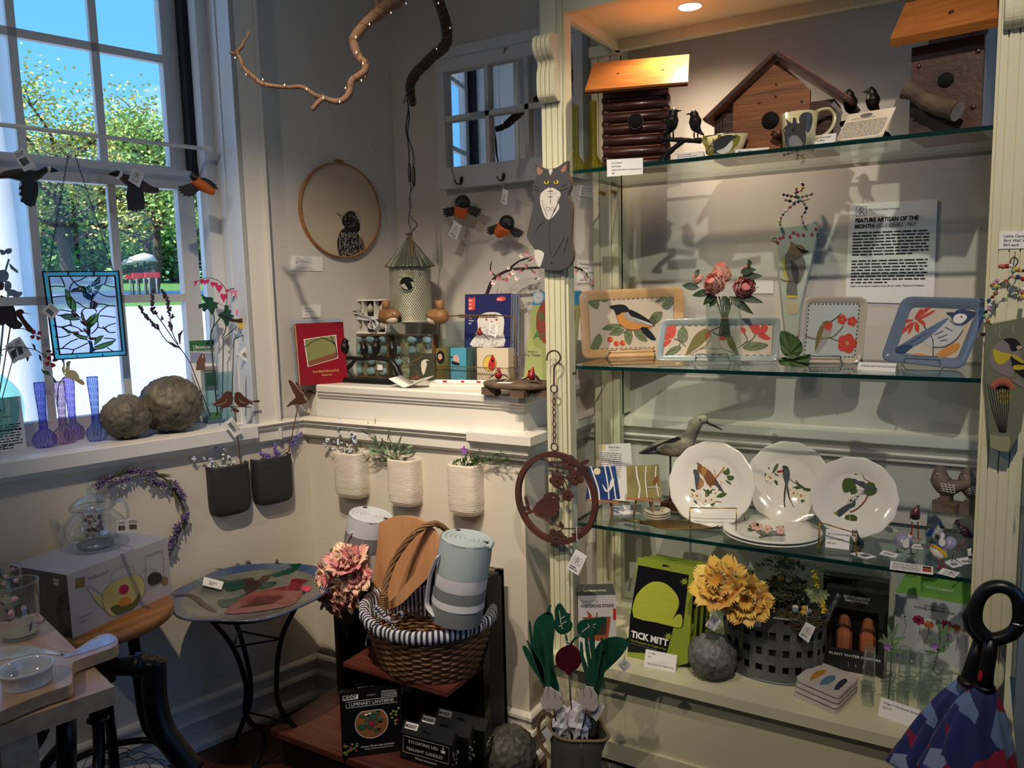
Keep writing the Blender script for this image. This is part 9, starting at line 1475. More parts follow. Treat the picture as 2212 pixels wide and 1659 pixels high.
RYR=.78;cB_=V((cx0,yB0+.02,zb0));hz0=onY(915,1355,yB0+.02-Rx0*RYR*.9).z-zb0;hz0=min(hz0,.16)
def bk(a,z,off=0):k=.72+.28*(z/hz0)**.8;return V((cB_.x+(Rx0*k+off)*cos(a),cB_.y+(Rx0*k*RYR+off)*sin(a),zb0+z+(.02*cos(a)**2)*(z/hz0)))
m=t('weave');rows=17;ns=38
for r_ in range(rows):
 z=hz0*(r_+.5)/rows
 m.tb([bk(a,z+.0012*sin(a*ns*.5),.004*sin(a*ns/2+(PI_ if r_%2 else 0)))for a in[k*2*PI_/(ns*3)for k in range(ns*3)]],hz0/rows*.56,WK,6,closed=True)
m=t('stakes');
for j in range(ns):a=j*2*PI_/ns;m.tb([bk(a,0),bk(a,hz0*.5),bk(a,hz0*.98)],.003,WKD,5)
m=t('base');m.add([bk(a,.004)for a in[k*2*PI_/40 for k in range(40)]],[tuple(range(40))],WKD)
STW=MQ((206,206,214),.8);STN=MQ((28,30,52),.8);m=t('lining');N_=160;pf=[(.004,-.024),(.011,-.020),(.014,-.006),(.012,.008),(.004,.014),(-.008,.012),(-.016,0),(-.02,-.04),(-.024,-.08)]
for j in range(N_):
 a0,a1=j*2*PI_/N_,(j+1)*2*PI_/N_;vs=[]
 for off,dz in pf:
  for a in(a0,a1):p_=bk(a,hz0,off+.003*sin(a*23));vs.append(p_+V((0,0,dz)))
 m.add(vs,[(2*i,2*i+1,2*i+3,2*i+2)for i in range(len(pf)-1)],STN if j%2 else STW,True)
bw_=t('bow');kn=QX(G,'F','650,785',cB_.y-Rx0*RYR*.93)[0]
def stripe(mb,pts,w0,flat=.25):
 q=sm(pts,8);
 for i in range(len(q)-1):mb.tb([q[i],q[i+1]],w0,STN if i%2 else STW,8,cap=False,flat=flat)
yk=cB_.y-Rx0*RYR*1.02;stripe(bw_,QX(G,'F','655,785 600,780 550,840 525,900 520,940',yk),.0045);stripe(bw_,QX(G,'F','660,790 690,840 720,890 742,930',yk),.0045);stripe(bw_,QX(G,'F','645,790 610,730 570,705 600,760 640,785',yk),.006);stripe(bw_,QX(G,'F','665,785 720,740 735,770 700,800 665,790',yk),.006);bw_.ell(kn,.009,STW)
hd=t('handle');ha=QX(G,'F','620,700 625,640 640,560 680,450 750,340 830,260 910,222 960,235 1000,270 1020,330',cB_.y);n_=len(ha);yf0,yf1=cB_.y-Rx0*RYR*.80,cB_.y+Rx0*RYR*.55;hq=[CAM+(p_-CAM)*((yf0+(yf1-yf0)*i/(n_-1))/p_.y)for i,p_ in enumerate(ha)];hq=sm(hq,8);up_=V((0,0,1))
for s_ in range(5):
 pts=[]
 for i,p_ in enumerate(hq):d=(hq[min(i+1,len(hq)-1)]-hq[max(i-1,0)]).normalized();u=d.orthogonal().normalized();w2=d.cross(u);a=s_*1.2566+i*.28;pts.append(p_+u*.0062*cos(a)+w2*.0062*sin(a))
 hd.tb(pts,.0038,WK,6)
for k_ in range(7):b_=hq[1];hd.tb([b_+V((.013*cos(a),.013*sin(a),-.012+.006*k_))for a in AR(6,12)],.003,WK,5,closed=True)
t.done();yW_=cB_.y
LID=wood('maple board',(206,152,108),(190,136,92),axis=2,sc=1.2,rough=.45,coat=.1,bump=.05)
def lid(lb,corners,y,th=.010,tl=0):
 fr=Fr((0,y,0)).rz(tl)if not tl else Fr((onY(880,1200,y).x,y,0)).rz(tl);t=T('wooden_lid',lb,'lid','hinged wooden lids of the wicker basket');m=t('board');m.pslab(fr,sm(px('F',corners),4,False)+[],0,th,LID,MQ((176,138,100),.6));t.done(True)
lid('left half round wooden basket lid raised upright','565,700 520,600 495,480 495,400 520,310 580,230 660,188 730,178 800,185 870,220 930,280 965,340 955,420 850,540 700,650 620,700',cB_.y+.02)
lid('right half round wooden basket lid seen edge on','650,725 640,700 700,640 800,520 880,420 955,355 960,380 930,450 880,540 800,620 730,690 670,722',cB_.y-.035,.010)
TWL=MQ((164,176,178),.95);TWG=MQ((112,116,118),.95);TWW=MQ((198,196,200),.95)
def towel(lb,top,bot,rpx,y,bands,lean=0,w_=None,wtop=None):
 t=T('rolled_towel',lb,'towel','rolled striped towels in the basket');A=onY(top[0],top[1],y);B=onY(bot[0],bot[1],y-.015);s_=mpp_(A);r_=rpx*s_;ax=(A-B);L_=ax.length;ax.normalize();x=V((1,0,0));x=(x-ax*x.dot(ax)).normalized();yv=ax.cross(x);fr=Fr(B,x,yv,ax);
 for i,(a,b,m_)in enumerate(bands):
  m=t('band' if i else 'roll');m.lathe(fr,[(r_*(1+.02*sin(a*9)),L_*a),(r_*1.01,L_*(a+b)/2),(r_*(1-.01*(b>.95)),L_*b)],m_,40,wob=.03)
 m=t('spiral');tm=bands[-1][2]
 m.tb([fr.w((r_*.98-r_*.92*(i/150))*cos(i*.21),(r_*.98-r_*.92*(i/150))*sin(i*.21),L_-.004-.004*(i/150))for i in range(150)],[.0082]*150,tm,8,flat=1);m.lathe(fr,[(0,L_-.012),(r_*.97,L_-.012),(r_,L_)],tm,30)
 for a in(2.6,.2):m.tb([fr.w(r_*.8*cos(a),r_*.8*sin(a),L_-.002),fr.w(r_*.8*cos(a),r_*.8*sin(a),L_+.004)],.007,BLK,8)
 if w_:g=t('ribbon');g.tb(sm(P3(G,px('F',w_),y-r_*1.05),5),.011,TWW,8,flat=.2)
 t.done()
towel('right rolled towel, pale blue with white and grey stripes',(1008,1163),(985,1335),57,cB_.y-.045,[(0,.2,TWG),(.2,.29,TWW),(.29,.42,TWG),(.42,.58,TWW),(.58,1,TWL)],w_='945,410 900,520 885,620 880,700 930,765')
towel('left rolled towel, grey and white, tilted behind the wooden lid',(800,1112),(772,1290),47,cB_.y+.05,[(0,.3,MQ((70,72,78),.95)),(.3,.62,TWW),(.62,.8,TWG),(.8,1,MQ((190,194,200),.95))],w_='440,270 410,330 395,370')
t=T('parrot_tulips','pink and cream artificial parrot tulips at the left of the basket','flower');PT=[mat('tulip cream',(246,222,182),.6,c2=(232,150,150),sheen=.3),MQ((236,168,164),.6,c2=(214,96,116),sheen=.3),MT.get('tulip cream')];PT=[p_ for p_ in PT if p_];yTu=cB_.y-.06;sT=mpp_(onY(740,1230,yTu))
for x,y_,r_,f_ in((752,1215,33,(.1,-.5,.9)),(712,1262,34,(-.6,-.9,.1)),(748,1278,30,(.1,-1,-.35)),(770,1243,26,(.4,-1,.3)),(722,1300,24,(-.3,-.9,-.5))):tulip(t,onY(x,y_,yTu),r_*sT,PT,f_,8,tip=.35)
l=t('leaf');[l.leaf(onY(a,b,yTu+.02),onY(c_,d,yTu+.01)-onY(a,b,yTu+.02),(0,-1,0),.075,.026,MQ((104,134,60),.6),.1)for a,b,c_,d in((735,1232,714,1190),(732,1245,690,1222),(770,1290,790,1262))];s=t('stem');s.tb([onY(745,1260,yTu+.01),onY(790,1300,cB_.y)],.004,STEM,6);t.done()
LBX=MQ((14,15,20),.3,coat=.2);LBL=MQ((20,22,36),.4)
def lantern(lb,corners,y,dy,full):
 zz=.14;t=T('lantern_box',lb,'box','black luminary lantern boxes');fr,w_=B2(corners[0],corners[1],zz,7,dy);q=[fr.hit(*c,0)for c in corners];m=t('box');w_=max(q[1][0],q[2][0]);h_=(q[2][1]+q[3][1])/2;m.box(fr,0,w_,0,.03,0,h_,LBX,.0008);p=t('print')
 p.box(fr,w_*.05,w_*.30,-.0004,0,h_*.89,h_*.965,PAPER);p.text(fr,'MODGY',w_*.06,h_*.905,.0165,BLK,bold=.05,y=-.0008,wid=w_*.22);p.tb([fr.w(w_*.44,-.001,h_*.925),fr.w(w_*.60,-.001,h_*.925)],.0035,MQ((70,68,60),.6),6)
 for i,s in enumerate(('4 Reusable Lanterns','4 Water Activated','Floating LED Candles','No Assembly Required')):p.text(fr,s,w_*.68,h_*(.955-.026*i),.0055,PAPER,y=-.0004,wid=w_*.26)
 p.stroke(fr,[(w_*.1,h_*.77),(w_*.93,h_*.77),(w_*.93,h_*.86),(w_*.1,h_*.86),(w_*.1,h_*.77)],-.0002,.0012,PAPER,.0004);p.text(fr,'LUMINARY LANTERNS',w_*.15,h_*.79,.014,PAPER,y=-.0006,wid=w_*.73)
 if full:
  AMB=MQ((150,96,50),.5,c2=(128,78,44));cxx,czz=w_*.50,h_*.50;rx_=w_*.27;rz_=h_*.235;o=[(cxx+rx_*cos(a),czz+rz_*max(-1,min(.8,sin(a))))for a in AR(18,36)];p.slab(fr,o,-.0008,-.0002,AMB);p.stroke(fr,o+[o[0]],-.0008,.0016,PAPER,.0004)
  for k in range(16):a,r2=U_(0,6.28),U_(.2,.85);p.ell(fr.w(cxx+rx_*r2*cos(a),-.001,czz+rz_*r2*sin(a)*.8),(.010,.0005,.007),mat('print leaf teal',(52,84,62),.6),fr,n=8,k=4)
  p.ell(fr.w(cxx,-.0014,czz-.004),(.009,.0006,.009),mat('print rose',(150,40,56),.5),fr);[p.ell(fr.w(cxx+a,-.0016,czz+b),(.006,.0006,.003),BLK,fr)for a,b in((-.01,.022),(.025,.0),(.02,.032),(.02,-.02))];[p.ell(fr.w(cxx+a,-.0018,czz+b+.004),(.005,.0005,.003),PAPER,fr)for a,b in((-.015,.022),(-.004,.024))]
  for k in range(26):u,v=R.choice([(U_(.78,.97),U_(.38,.72)),(U_(.03,.25),U_(.04,.22))]);p.ell(fr.w(w_*u,-.0008,h_*v),(.005,.0005,.004),R.choice([MQ((120,134,66),.6)]*5+[MT['print rose']]),fr,n=7,k=4)
  p.text(fr,'Candace Wheeler Bees Luminaries',w_*.58,h_*.13,.0085,PAPER,al='c',ital=.3,y=-.0005,wid=w_*.55);p.text(fr,'4 Water-Activated Floating LED Candles',w_*.6,h_*.095,.0055,PAPER,al='c',y=-.0005,wid=w_*.48)
 t.done()
lantern('front black luminary lantern box with an amber bowl picture',[(740,1640),(868,1622),(865,1488),(735,1494)],0,.0,True)
lantern('rear black luminary lantern box behind the front one',[(772,1610),(905,1592),(895,1466),(776,1480)],0,.03,False)
for i,(dx,dy,lb)in enumerate(((0,0,'front black box of four floating candles'),(1,.06,'middle black box of floating candles'),(2,.12,'rear black box of floating candles'))):
 t=T('candle_box',lb,'box','black floating candle boxes');fr,w_=B2((864,1638),(968,1668),.14,6);fr=Fr(fr.w(.012*dx*1.8,dy,.0),fr.x,fr.y,fr.z);q=[fr.hit(a,b,0)for a,b in((864,1638),(968,1668),(980,1605),(874,1562))];w_=.15;w_=q[1][0]+.01 if i==0 else w_;h_=.115 if i==0 else.112
 if i==0:W0_=w_;H0_=h_=q[3][1]
 else:w_=W0_;h_=H0_
 m=t('box');m.box(fr,0,w_,0,.045,0,h_*.72,LBX,.0008);m.add([fr.w(0,0,h_*.72),fr.w(w_,0,h_*.72),fr.w(w_,.02,h_),fr.w(0,.02,h_),fr.w(0,.045,h_*.72),fr.w(w_,.045,h_*.72)],[(0,1,2,3),(4,3,2,5),(0,3,4),(1,5,2)],LBX)
 p=t('print');fs=Fr(fr.w(0,0,h_*.72),fr.x,(fr.w(0,.02,h_)-fr.w(0,0,h_*.72)).cross(fr.x),(fr.w(0,.02,h_)-fr.w(0,0,h_*.72)));
 if fs.y.dot(fr.y)<0:fs.y=-fs.y
 p.box(fs,w_*.05,w_*.30,-.0006,-.0002,.014,.032,PAPER);p.text(fs,'MODGY',w_*.06,.018,.0125,BLK,bold=.05,y=-.001,wid=w_*.22);p.tb([fs.w(w_*.42,-.001,.018),fs.w(w_*.56,-.001,.018)],.003,BLKM,6)
 pass
 if i==0:
  p.stroke(fr,[(w_*.06,h_*.22),(w_*.95,h_*.22),(w_*.95,h_*.66),(w_*.06,h_*.66),(w_*.06,h_*.22)],-.0002,.0011,PAPER,.0004);p.text(fr,'4 FLOATING LED',w_*.16,h_*.50,.0125,PAPER,y=-.0006,wid=w_*.58);p.text(fr,'TEALIGHT CANDLES',w_*.12,h_*.30,.0125,PAPER,y=-.0006,wid=w_*.72);p.text(fr,'Water-Activated',w_*.3,h_*.1,.009,PAPER,y=-.0006,wid=w_*.42);p.box(fr,w_*.80,w_*.88,-.0006,0,h_*.46,h_*.53,PAPER);p.ell(fr.w(w_*.84,-.0006,h_*.585),(.002,.0004,.005),PAPER,fr)
 sd_=Fr(fr.w(w_,0,0),fr.y,-fr.x,fr.z)
 for k in range(14):b=U_(.004,.04);p.ell(sd_.w(b,-.0006,U_(.01,h_*.5)),(.0018,.0004,.004),PAPER,sd_,n=5,k=3)
 t.done()
stoneball(1097,1628,61,0,'dark carved stone ball on the floor beside the black cabinet',2.6,11,mat('dark carved stone',(88,84,74),.55,c2=(58,56,50),bump=.6));stoneball(1332,1682,52,0,'carved stone ball on the floor in front of the bookcase base',2.6,15,MT['dark carved stone'])
t=T('metal_jug','galvanised metal jug with a tan rim and handle on the floor','jug');zj=.0;yj=1.74;cj=onY(1243,1560,yj);cT_=onY(1243,1566,yj);hj=cT_.z;rj=57*mpp_(cT_);fr=G.at(cT_.x,yj,0);JG=MQ((130,126,112),.5,metal=.35,c2=(108,104,92),bump=.1);RIM_=MQ((150,126,92),.6,metal=.3)
m=t('body');vs=[];n=60;pr=[(1.0,0),(1.0,.04),(.98,hj*.5),(.96,hj*.85),(1.0,hj)]
for k,z in pr:
 for j in range(n):a=j*2*PI_/n;sp=math.exp(-((math.degrees(a)if a<PI_ else math.degrees(a)-360)/24)**2)*.48*(z/hj)**6 if z else 0;vs.append(fr.w(rj*(k+sp)*cos(a-.25),rj*(k+sp*.6)*sin(a-.25)*.95,z+.006*sin(a)*(z>hj*.9)))
m.add(vs,[(i*n+j,i*n+(j+1)%n,(i+1)*n+(j+1)%n,(i+1)*n+j)for i in range(len(pr)-1)for j in range(n)],JG,True);m=t('rim');m.tb(vs[-n:],.0042,RIM_,8,closed=True);m=t('seam');m.tb([fr.w(rj*.62,-rj*.78,z*hj/8)for z in range(9)],.0016,JG,6)
m=t('handle');hp_=QX(G,'U','690,890 620,830 560,820 500,880 470,1000 470,1150 510,1330 580,1430 665,1530',yj);m.tb(sm(hp_,4),.0075,RIM_,8,flat=.5);t.done()
t=T('tissue_paper','crumpled white tissue paper stuffed in the metal jug','paper');TP=MQ((226,222,226),.7);m=t('paper')
for x,y_,r_ in((1215,1562,.04),(1252,1562,.04),(1240,1545,.03)):
 c0_=onY(x,y_,yj+(.0 if x!=1240 else.02));b0=len(m.v);m.ell(c0_,(r_*.62,r_*.55,r_*1.1),TP,n=16,k=12,wob=.75)
 for i in range(b0,len(m.v)):d=m.v[i]-c0_;m.v[i]=c0_+d*(1+.35*noise.noise(d*70))
m.s=[False]*len(m.f);t.done(True)
yv=yj+.0;VG1=MQ((14,66,50),.45,c2=(22,84,60),coat=.2);ONW=MQ((214,204,200),.5,c2=(196,182,176));ONG=MQ((26,78,62),.5)
def gourd(lb,s,y,tip,base_):
 t=T('cucumber_stake',lb,'garden stake','painted metal vegetable stakes in the jug');m=t('fruit');m.pslab(G,sm(px('M',s),3,True),y,.004,VG1);g=t('stem');g.pslab(G,px('M',tip),y,.004,VG1);r_=t('rod');r_.tb([P3(G,px('M',base_),y+.002)[0],V((fr.o.x,yj,hj*.5))],.0022,BLKM,6)
 pass
 t.done()
gourd('left tall dark green metal cucumber stake','260,500 310,500 330,550 335,640 325,760 330,880 350,990 370,1060 350,1120 300,1080 260,1060 230,980 200,850 180,740 180,620 200,550',yv+.03,'270,510 285,480 300,445 315,445 300,480 310,510','330,1110');gourd('right tall dark green metal cucumber stake','700,700 780,680 850,690 890,720 880,760 830,830 760,900 710,950 700,1010 680,1080 650,1140 600,1080 570,1010 580,930 620,820 660,740',yv+.03,'870,700 900,670 912,655 908,675 885,720','650,1120')
def onion(lb,bulb,leaves,y,base_):
 t=T('onion_stake',lb,'garden stake','painted metal vegetable stakes in the jug');m=t('bulb');m.pslab(G,sm(px('U',bulb),3,True),y,.004,ONW);g=t('leaves')
 for s in leaves:g.pslab(G,sm(px('M',s),2,True),y+.004,.003,ONG)
 c0_=V(G.hit(*px('U',base_)[0],y));sl_=t('slits')
 for k,(dx,top_,bot_)in enumerate(((-.026,.012,-.02),(-.009,.014,-.018),(.009,.012,-.016),(.026,.016,-.016))):cc_=c0_+V((0,.052));sl_.stroke(G,[tuple(cc_+V((dx*1.0,bot_))),tuple(cc_+V((dx*1.25,0))),tuple(cc_+V((dx*.8,top_)))],y,.0012,BLK,.0006)
 rt_=t('roots')
 for k in range(16):a=c0_+V((U_(-.014,.014),U_(-.004,.008)));rt_.tb([G.w(a.x,y,a.y),G.w(a.x+U_(-.012,.012),y,a.y-U_(.004,.014))],.0007,MQ((120,96,76),.9),4)
 rt_.tb([G.w(c0_.x,y+.003,c0_.y+.01),V((cT_.x-.02,yj,hj*.6))],.002,BLKM,6);t.done()
onion('left metal spring onion stake with a white bulb','570,400 600,415 640,400 680,430 760,480 810,530 840,600 835,680 790,750 720,780 640,790 580,770 530,720 500,640 505,560 550,490',('255,1050 240,960 200,870 130,760 105,745 100,770 150,880 210,970','265,1050 250,900 190,780 160,600 150,555 145,600 165,760 200,880','270,1060 275,950 210,830 135,705 140,740 200,880 240,960','280,1060 270,900 260,760 235,640 250,640 290,760 300,900 295,1060'),yv-.025,'680,770')
onion('right metal spring onion stake with a white bulb','1190,410 1230,395 1270,400 1330,410 1340,450 1390,530 1415,600 1410,700 1370,770 1300,790 1210,760 1140,700 1110,620 1120,530 1150,450',('590,1060 560,940 530,820 530,720 545,730 555,830 590,930','600,1060 590,900 570,780 565,660 580,680 600,800 615,950','610,1060 620,900 600,740 600,600 615,560 630,650 640,800 630,1000','620,1060 660,900 680,780 685,690 695,700 690,800 660,950 635,1050'),yv-.03,'1250,780')
t=T('beet_stake','painted metal beet stake with dark leaves in the jug','garden stake','painted metal vegetable stakes in the jug');m=t('root');BT=MQ((74,14,28),.4,coat=.2);m.pslab(G,sm(px('M','430,745 440,722 465,722 475,745 510,770 535,820 535,870 510,915 470,940 455,965 440,965 420,940 375,915 348,870 350,810 385,765'),3,True),yv-.012,.004,BT);g=t('leaves')
for s in('340,480 360,435 385,432 410,470 430,500 455,510 450,550 472,585 460,630 430,650 400,660 375,655 345,625 330,580 345,540','505,600 530,560 580,545 640,540 690,530 725,535 720,570 690,600 660,650 600,680 560,690 520,660'):g.pslab(G,sm(px('M',s),2,True),yv-.010,.003,VG1)
for s in('420,650 430,700 438,725','470,720 490,690 540,660','690,700 720,700'):g.tb(QX(G,'M',s,yv-.010),.003,VG1,6)
for s in('375,480 385,560 400,620','388,540 415,525','395,580 430,560','395,590 370,600','545,640 600,600 650,580','600,600 590,580','620,595 640,610'):g.pline(G,px('M',s),yv-.0105,.0024,WAIN,.0004)
r_=t('rod');r_.tb([QX(G,'U','950,215',yv-.01)[0],QX(G,'U','1000,840',yv-.01)[0],V((cT_.x,yj,hj*.5))],.0016,BLKM,6);s_=t('raffia_tie');s_.tb([QX(G,'M','440,720',yv-.014)[0]+V((.008*cos(a),-.003,.0035*sin(a)))for a in[k*.7 for k in range(9)]],.0012,STRING,5);t.done()
for lb,pp,st_,kk,y in(('monogram tag hanging from the right green cucumber stake','860,830 915,890 865,948 808,885','870,790 862,840','M',yv-.02),('monogram tag below the right onion bulb','1440,640 1525,705 1395,945 1240,800','1400,700 1430,650','U',yv-.015),('plain tag hanging from the jug handle','600,1030 695,1160 615,1275 512,1110','600,860 598,1040','U',yv-.06)):
 t=T('swing_tag',lb,'tag','swing tags on the jug');m=t('tag');tagcard(m,G,px(kk,pp),y,'rc' if 'mono' in lb else 'none');s=t('string');s.tb(P3(G,px(kk,st_),y-.001),.0007,STRING,5);t.done()
ZSt=.65;STO=wood('stool seat oak',(164,110,62),(136,86,44),axis=1,sc=1.6,rough=.35,coat=.2);t=T('round_stool','round oak stool on black iron legs carrying the teapot box','stool');rE=onz(356,1305,ZSt-.02);f_e=onz(200,1420,ZSt);c_s=V(((rE.x+f_e.x)/2-.06,(rE.y+f_e.y)/2+.05,0));c_s=onz(212,1322,ZSt);Rs=150*mpp_(c_s);fs_=G.at(c_s.x,c_s.y,0);m=t('seat');m.lathe(fs_,[(0,ZSt),(Rs-.004,ZSt),(Rs,ZSt-.005),(Rs,ZSt-.026),(Rs-.005,ZSt-.03),(0,ZSt-.03)],STO,56)
hb=t('hub');hb.tb([fs_.w(0,0,ZSt-.03),fs_.w(0,0,ZSt-.20)],.03,BLKM,12)
for i,(dx,dy)in enumerate(((.7,-.7),(.85,.55),(-.8,.5),(-.7,-.75))):
 l=t('leg');l.tb(sm([fs_.w(dx*Rs*.45,dy*Rs*.45,ZSt-.03),fs_.w(dx*Rs*.48,dy*Rs*.48,ZSt-.16),fs_.w(dx*Rs*.55,dy*Rs*.55,ZSt-.34),fs_.w(dx*Rs*.95,dy*Rs*.95,.20),fs_.w(dx*Rs*1.05,dy*Rs*1.05,.0)],4),.0155,BLKM,8)
for z_,k in((.16,1.0),):b=t('foot_ring');b.tb([fs_.w(Rs*k*cos(a),Rs*k*sin(a),z_)for a in AR(16,32)],.010,BLKM,8,closed=True)
t.done()
t=T('teapot_box','grey and white printed teapot box on the round stool','box');A_=onz(157,1379,ZSt);B_=onz(371,1281,ZSt);x=(B_-A_).normalized();fr=Fr(A_,x,V((-x.y,x.x,0)),(0,0,1));w_=(B_-A_).length;h_=(fr.hit(145,1242,0)[1]+fr.hit(365,1160,0)[1])/2;BW_=MQ((186,182,182),.4);BGY=MQ((74,72,72),.4);BTP=MQ((150,154,176),.35)
dB_=.16
for _ in range(30):
 P_=proj(fr.w(0,dB_,h_));dB_+=.004 if P_[0]>20 else-.004
boxf(t,fr,w_,h_,dB_,BW_,BGY,BTP);p=t('print');
def bq(s):return[fr.hit(a,b,0)for a,b in px('C',s)]
p.pslab(fr,px('C','410,630 463,618 462,672 410,685'),-.0006,.0003,mat('label ochre',(140,116,70),.4));a=bq('475,642')[0];e=bq('590,600')[0];p.text(fr,'TEABLOOM',a[0],a[1],.0105,MQ((110,96,84),.5),y=-.0006,wid=(e[0]-a[0]));AMT=MQ((190,172,96),.35,c2=(206,196,136));GLN=MQ((120,116,110),.5)
p.paint(fr,px('C','565,700 600,660 680,625 740,610 780,640 785,690 760,750 700,800 640,828 600,828 570,790 558,740'),-.0006,AMT);p.paint(fr,px('C','500,720 545,720 560,760 560,790 530,760'),-.0008,AMT,2)
for s in('560,700 600,655 620,640 730,600 775,625 788,680 765,745 700,800 640,828 600,830 570,800 556,750 560,700','605,640 610,600 660,565 720,565 730,590','468,675 500,720 530,770 570,800','468,675 490,672 560,720','765,605 800,575 840,580 845,620 820,670 785,700','655,560 655,535 672,535 675,560','785,520 880,480 880,640 800,665 790,520','780,510 885,475'):p.pline(fr,px('C',s),-.0012,.0012,GLN)
p.paint(fr,px('C','645,690 660,665 690,662 700,690 680,712 655,712'),-.0014,MQ((176,34,84),.5),2);p.paint(fr,px('C','640,760 660,735 700,730 715,755 690,775 655,778'),-.0014,MQ((206,140,50),.5),2);p.paint(fr,px('C','600,790 640,770 720,760 760,700 750,770 690,810 630,825'),-.001,MQ((96,96,44),.6),2);p.paint(fr,px('C','805,620 830,595 870,600 880,640 830,665 805,650'),-.0014,MQ((58,52,40),.6),2)
p.paint(fr,[(355*0+px('C','894,640')[0][0]+8*cos(v),px('C','894,640')[0][1]+10*sin(v))for v in(0,.8,1.6,2.4,3.2,4,4.8,5.6)],-.0008,MT['label ochre'],2)
for s,c0_,c1_,it in(('Celebration','425,852','500,822',.3),('TEAPOT','430,878','480,858',0)):a=bq(c0_)[0];e=bq(c1_)[0];p.text(fr,s,a[0],a[1],.009,GREY,y=-.0006,ital=it,wid=e[0]-a[0])
sd_=Fr(fr.w(0,0,0),-fr.y,fr.x,fr.z)
g=sd_.hit(*px('C','292,640')[0],0);p.text(sd_,'LEAD',g[0],g[1],.009,PAPER,bold=.02,y=-.0008);p.text(sd_,'FREE',g[0]+.001,g[1]-.010,.009,PAPER,bold=.02,y=-.0008);t.done()
zp=ZSt+h_;t=T('glass_teapot','clear glass teapot with a lid and infuser on the box','teapot');c=onz(207,1182,zp);s_=mpp_(c);fr=G.at(c.x,c.y,zp);TG=glassy('teapot glass',(240,246,250),.35);m=t('body');rb=66*s_;Ht=82*s_;prf=sm([V(a)for a in((0,.001),(rb*.62,0),(rb*.85,Ht*.1),(rb,Ht*.4),(rb*.93,Ht*.68),(rb*.66,Ht*.92),(rb*.60,Ht*.98),(rb*.62,Ht*1.06))],4);m.lathe(fr,[(a.x,a.y)for a in prf],TG,40);m.lathe(fr,[(rb*.55,.004),(rb*.8,Ht*.1),(rb*.85,Ht*.2)],TG,40)
L_=t('lid');lp=sm([V(a)for a in((rb*.66,Ht*1.08),(rb*.67,Ht*1.12),(rb*.62,Ht*1.2),(rb*.42,Ht*1.34),(rb*.14,Ht*1.42),(rb*.09,Ht*1.46))],4);L_.lathe(fr,[(a.x,a.y)for a in lp],TG,36);L_.tb([fr.w(rb*.66*cos(a),rb*.66*sin(a),Ht*1.08)for a in AR(18,36)],.002,MT['glass rim'],6,closed=True);k_=t('knob',L_ and 'lid');k_.ell(fr.w(0,0,Ht*1.56),rb*.15,TG,n=16,k=12)
sp=t('spout');q=QX(G,'C','400,450 350,420 330,370 300,330 262,300',c.y);sp.tb(sm(q,4),[s_*v for v in(20,19,18,17,15,13,12,11,10,9,9,8,8,8,7,7,7)],TG,16,cap=False);hd=t('handle');q=QX(G,'C','600,240 640,205 680,215 695,260 690,330 660,370 600,400',c.y);hd.tb(sm(q,4),.0048,TG,10)
inf=t('infuser');inf.lathe(fr,[(0,Ht*.3),(rb*.3,Ht*.32),(rb*.36,Ht*1.1)],TG,30);tb_=t('tea_blossom')
for i in range(40):a,z_=U_(0,6.28),U_(.35,.9);tb_.ell(fr.w(rb*.22*cos(a),rb*.22*sin(a),Ht*z_),.005,R.choice([MQ((130,30,44),.7),MQ((70,52,34),.8),MQ((200,180,150),.7)]),n=6,k=4)
ds=t('coaster_disc');ds.lathe(fr,[(0,.006),(rb*.5,.006),(rb*.55,.014),(0,.014)],MQ((92,104,124),.3,metal=.5),30)
for pp in('637,310 693,308 692,378 637,383','693,303 760,300 760,375 693,378'):g=t('price_tag');tagcard(g,G,px('C',pp),c.y-.03,'bar')
t.done()
ZTb=.80;TBW=wood('pine table',(206,172,142),(186,148,120),axis=0,sc=1.6,rough=.4,coat=.15,bump=.1);t=T('pine_table','pale pine table top on a black pipe frame at the lower left','table');C0=onz(247,1483,ZTb);C1=onz(88,1328,ZTb);C2=onz(-60,1590,ZTb);m=t('tabletop');hz=Fr((0,0,ZTb),(1,0,0),(0,0,-1),(0,1,0));far=C1+(C2-C0)*3;near=C2+(C2-C0)*2.2;m.slab(hz,[(v.x,v.y)for v in(C0,C1+(C1-C0)*.05,far,near)],0,.034,TBW)
m=t('pipe_frame');PL=[onz(*q,ZTb-.13)for q in((190,1452),(350,1440))]
def pxd(s,d_):return[CAM+ray(a,b)*d_ for a,b in px('C',s)]
dd=(C0-CAM).dot(_fw)+.14;m.tb(pxd('480,1105 560,1105 840,1100',dd),.020,BLKM,10);m.tb(sm(pxd('838,1070 838,1180 845,1300 880,1440 960,1560 1060,1680',dd),4),.0235,BLKM,12);m.tb(pxd('735,1095 790,1098',dd),.0245,BLKM,10);m.tb(pxd('800,1180 880,1185',dd),.002,BLKM,6)
m=t('pipe_leg');m.tb(pxd('535,1080 535,1400',dd+.05),.018,BLKM,10);m.tb(pxd('533,1385 533,1402',dd+.05),.022,BLKM,10);m=t('pipe_leg');m.tb(pxd('360,1340 362,1700',dd-.08),.018,BLKM,10);m=t('pipe_leg');m.tb(sm(pxd('215,1390 190,1480 110,1600 60,1720',dd-.02),4),.022,BLKM,10);m=t('wood_leg');q=onz(10,1600,.5);m.box(Fr((C0+(C2-C0)*.72+(C1-C0)*.12).to_tuple()),-.03,.03,-.03,.03,-ZTb,-.034,TBW,.002);t.done()
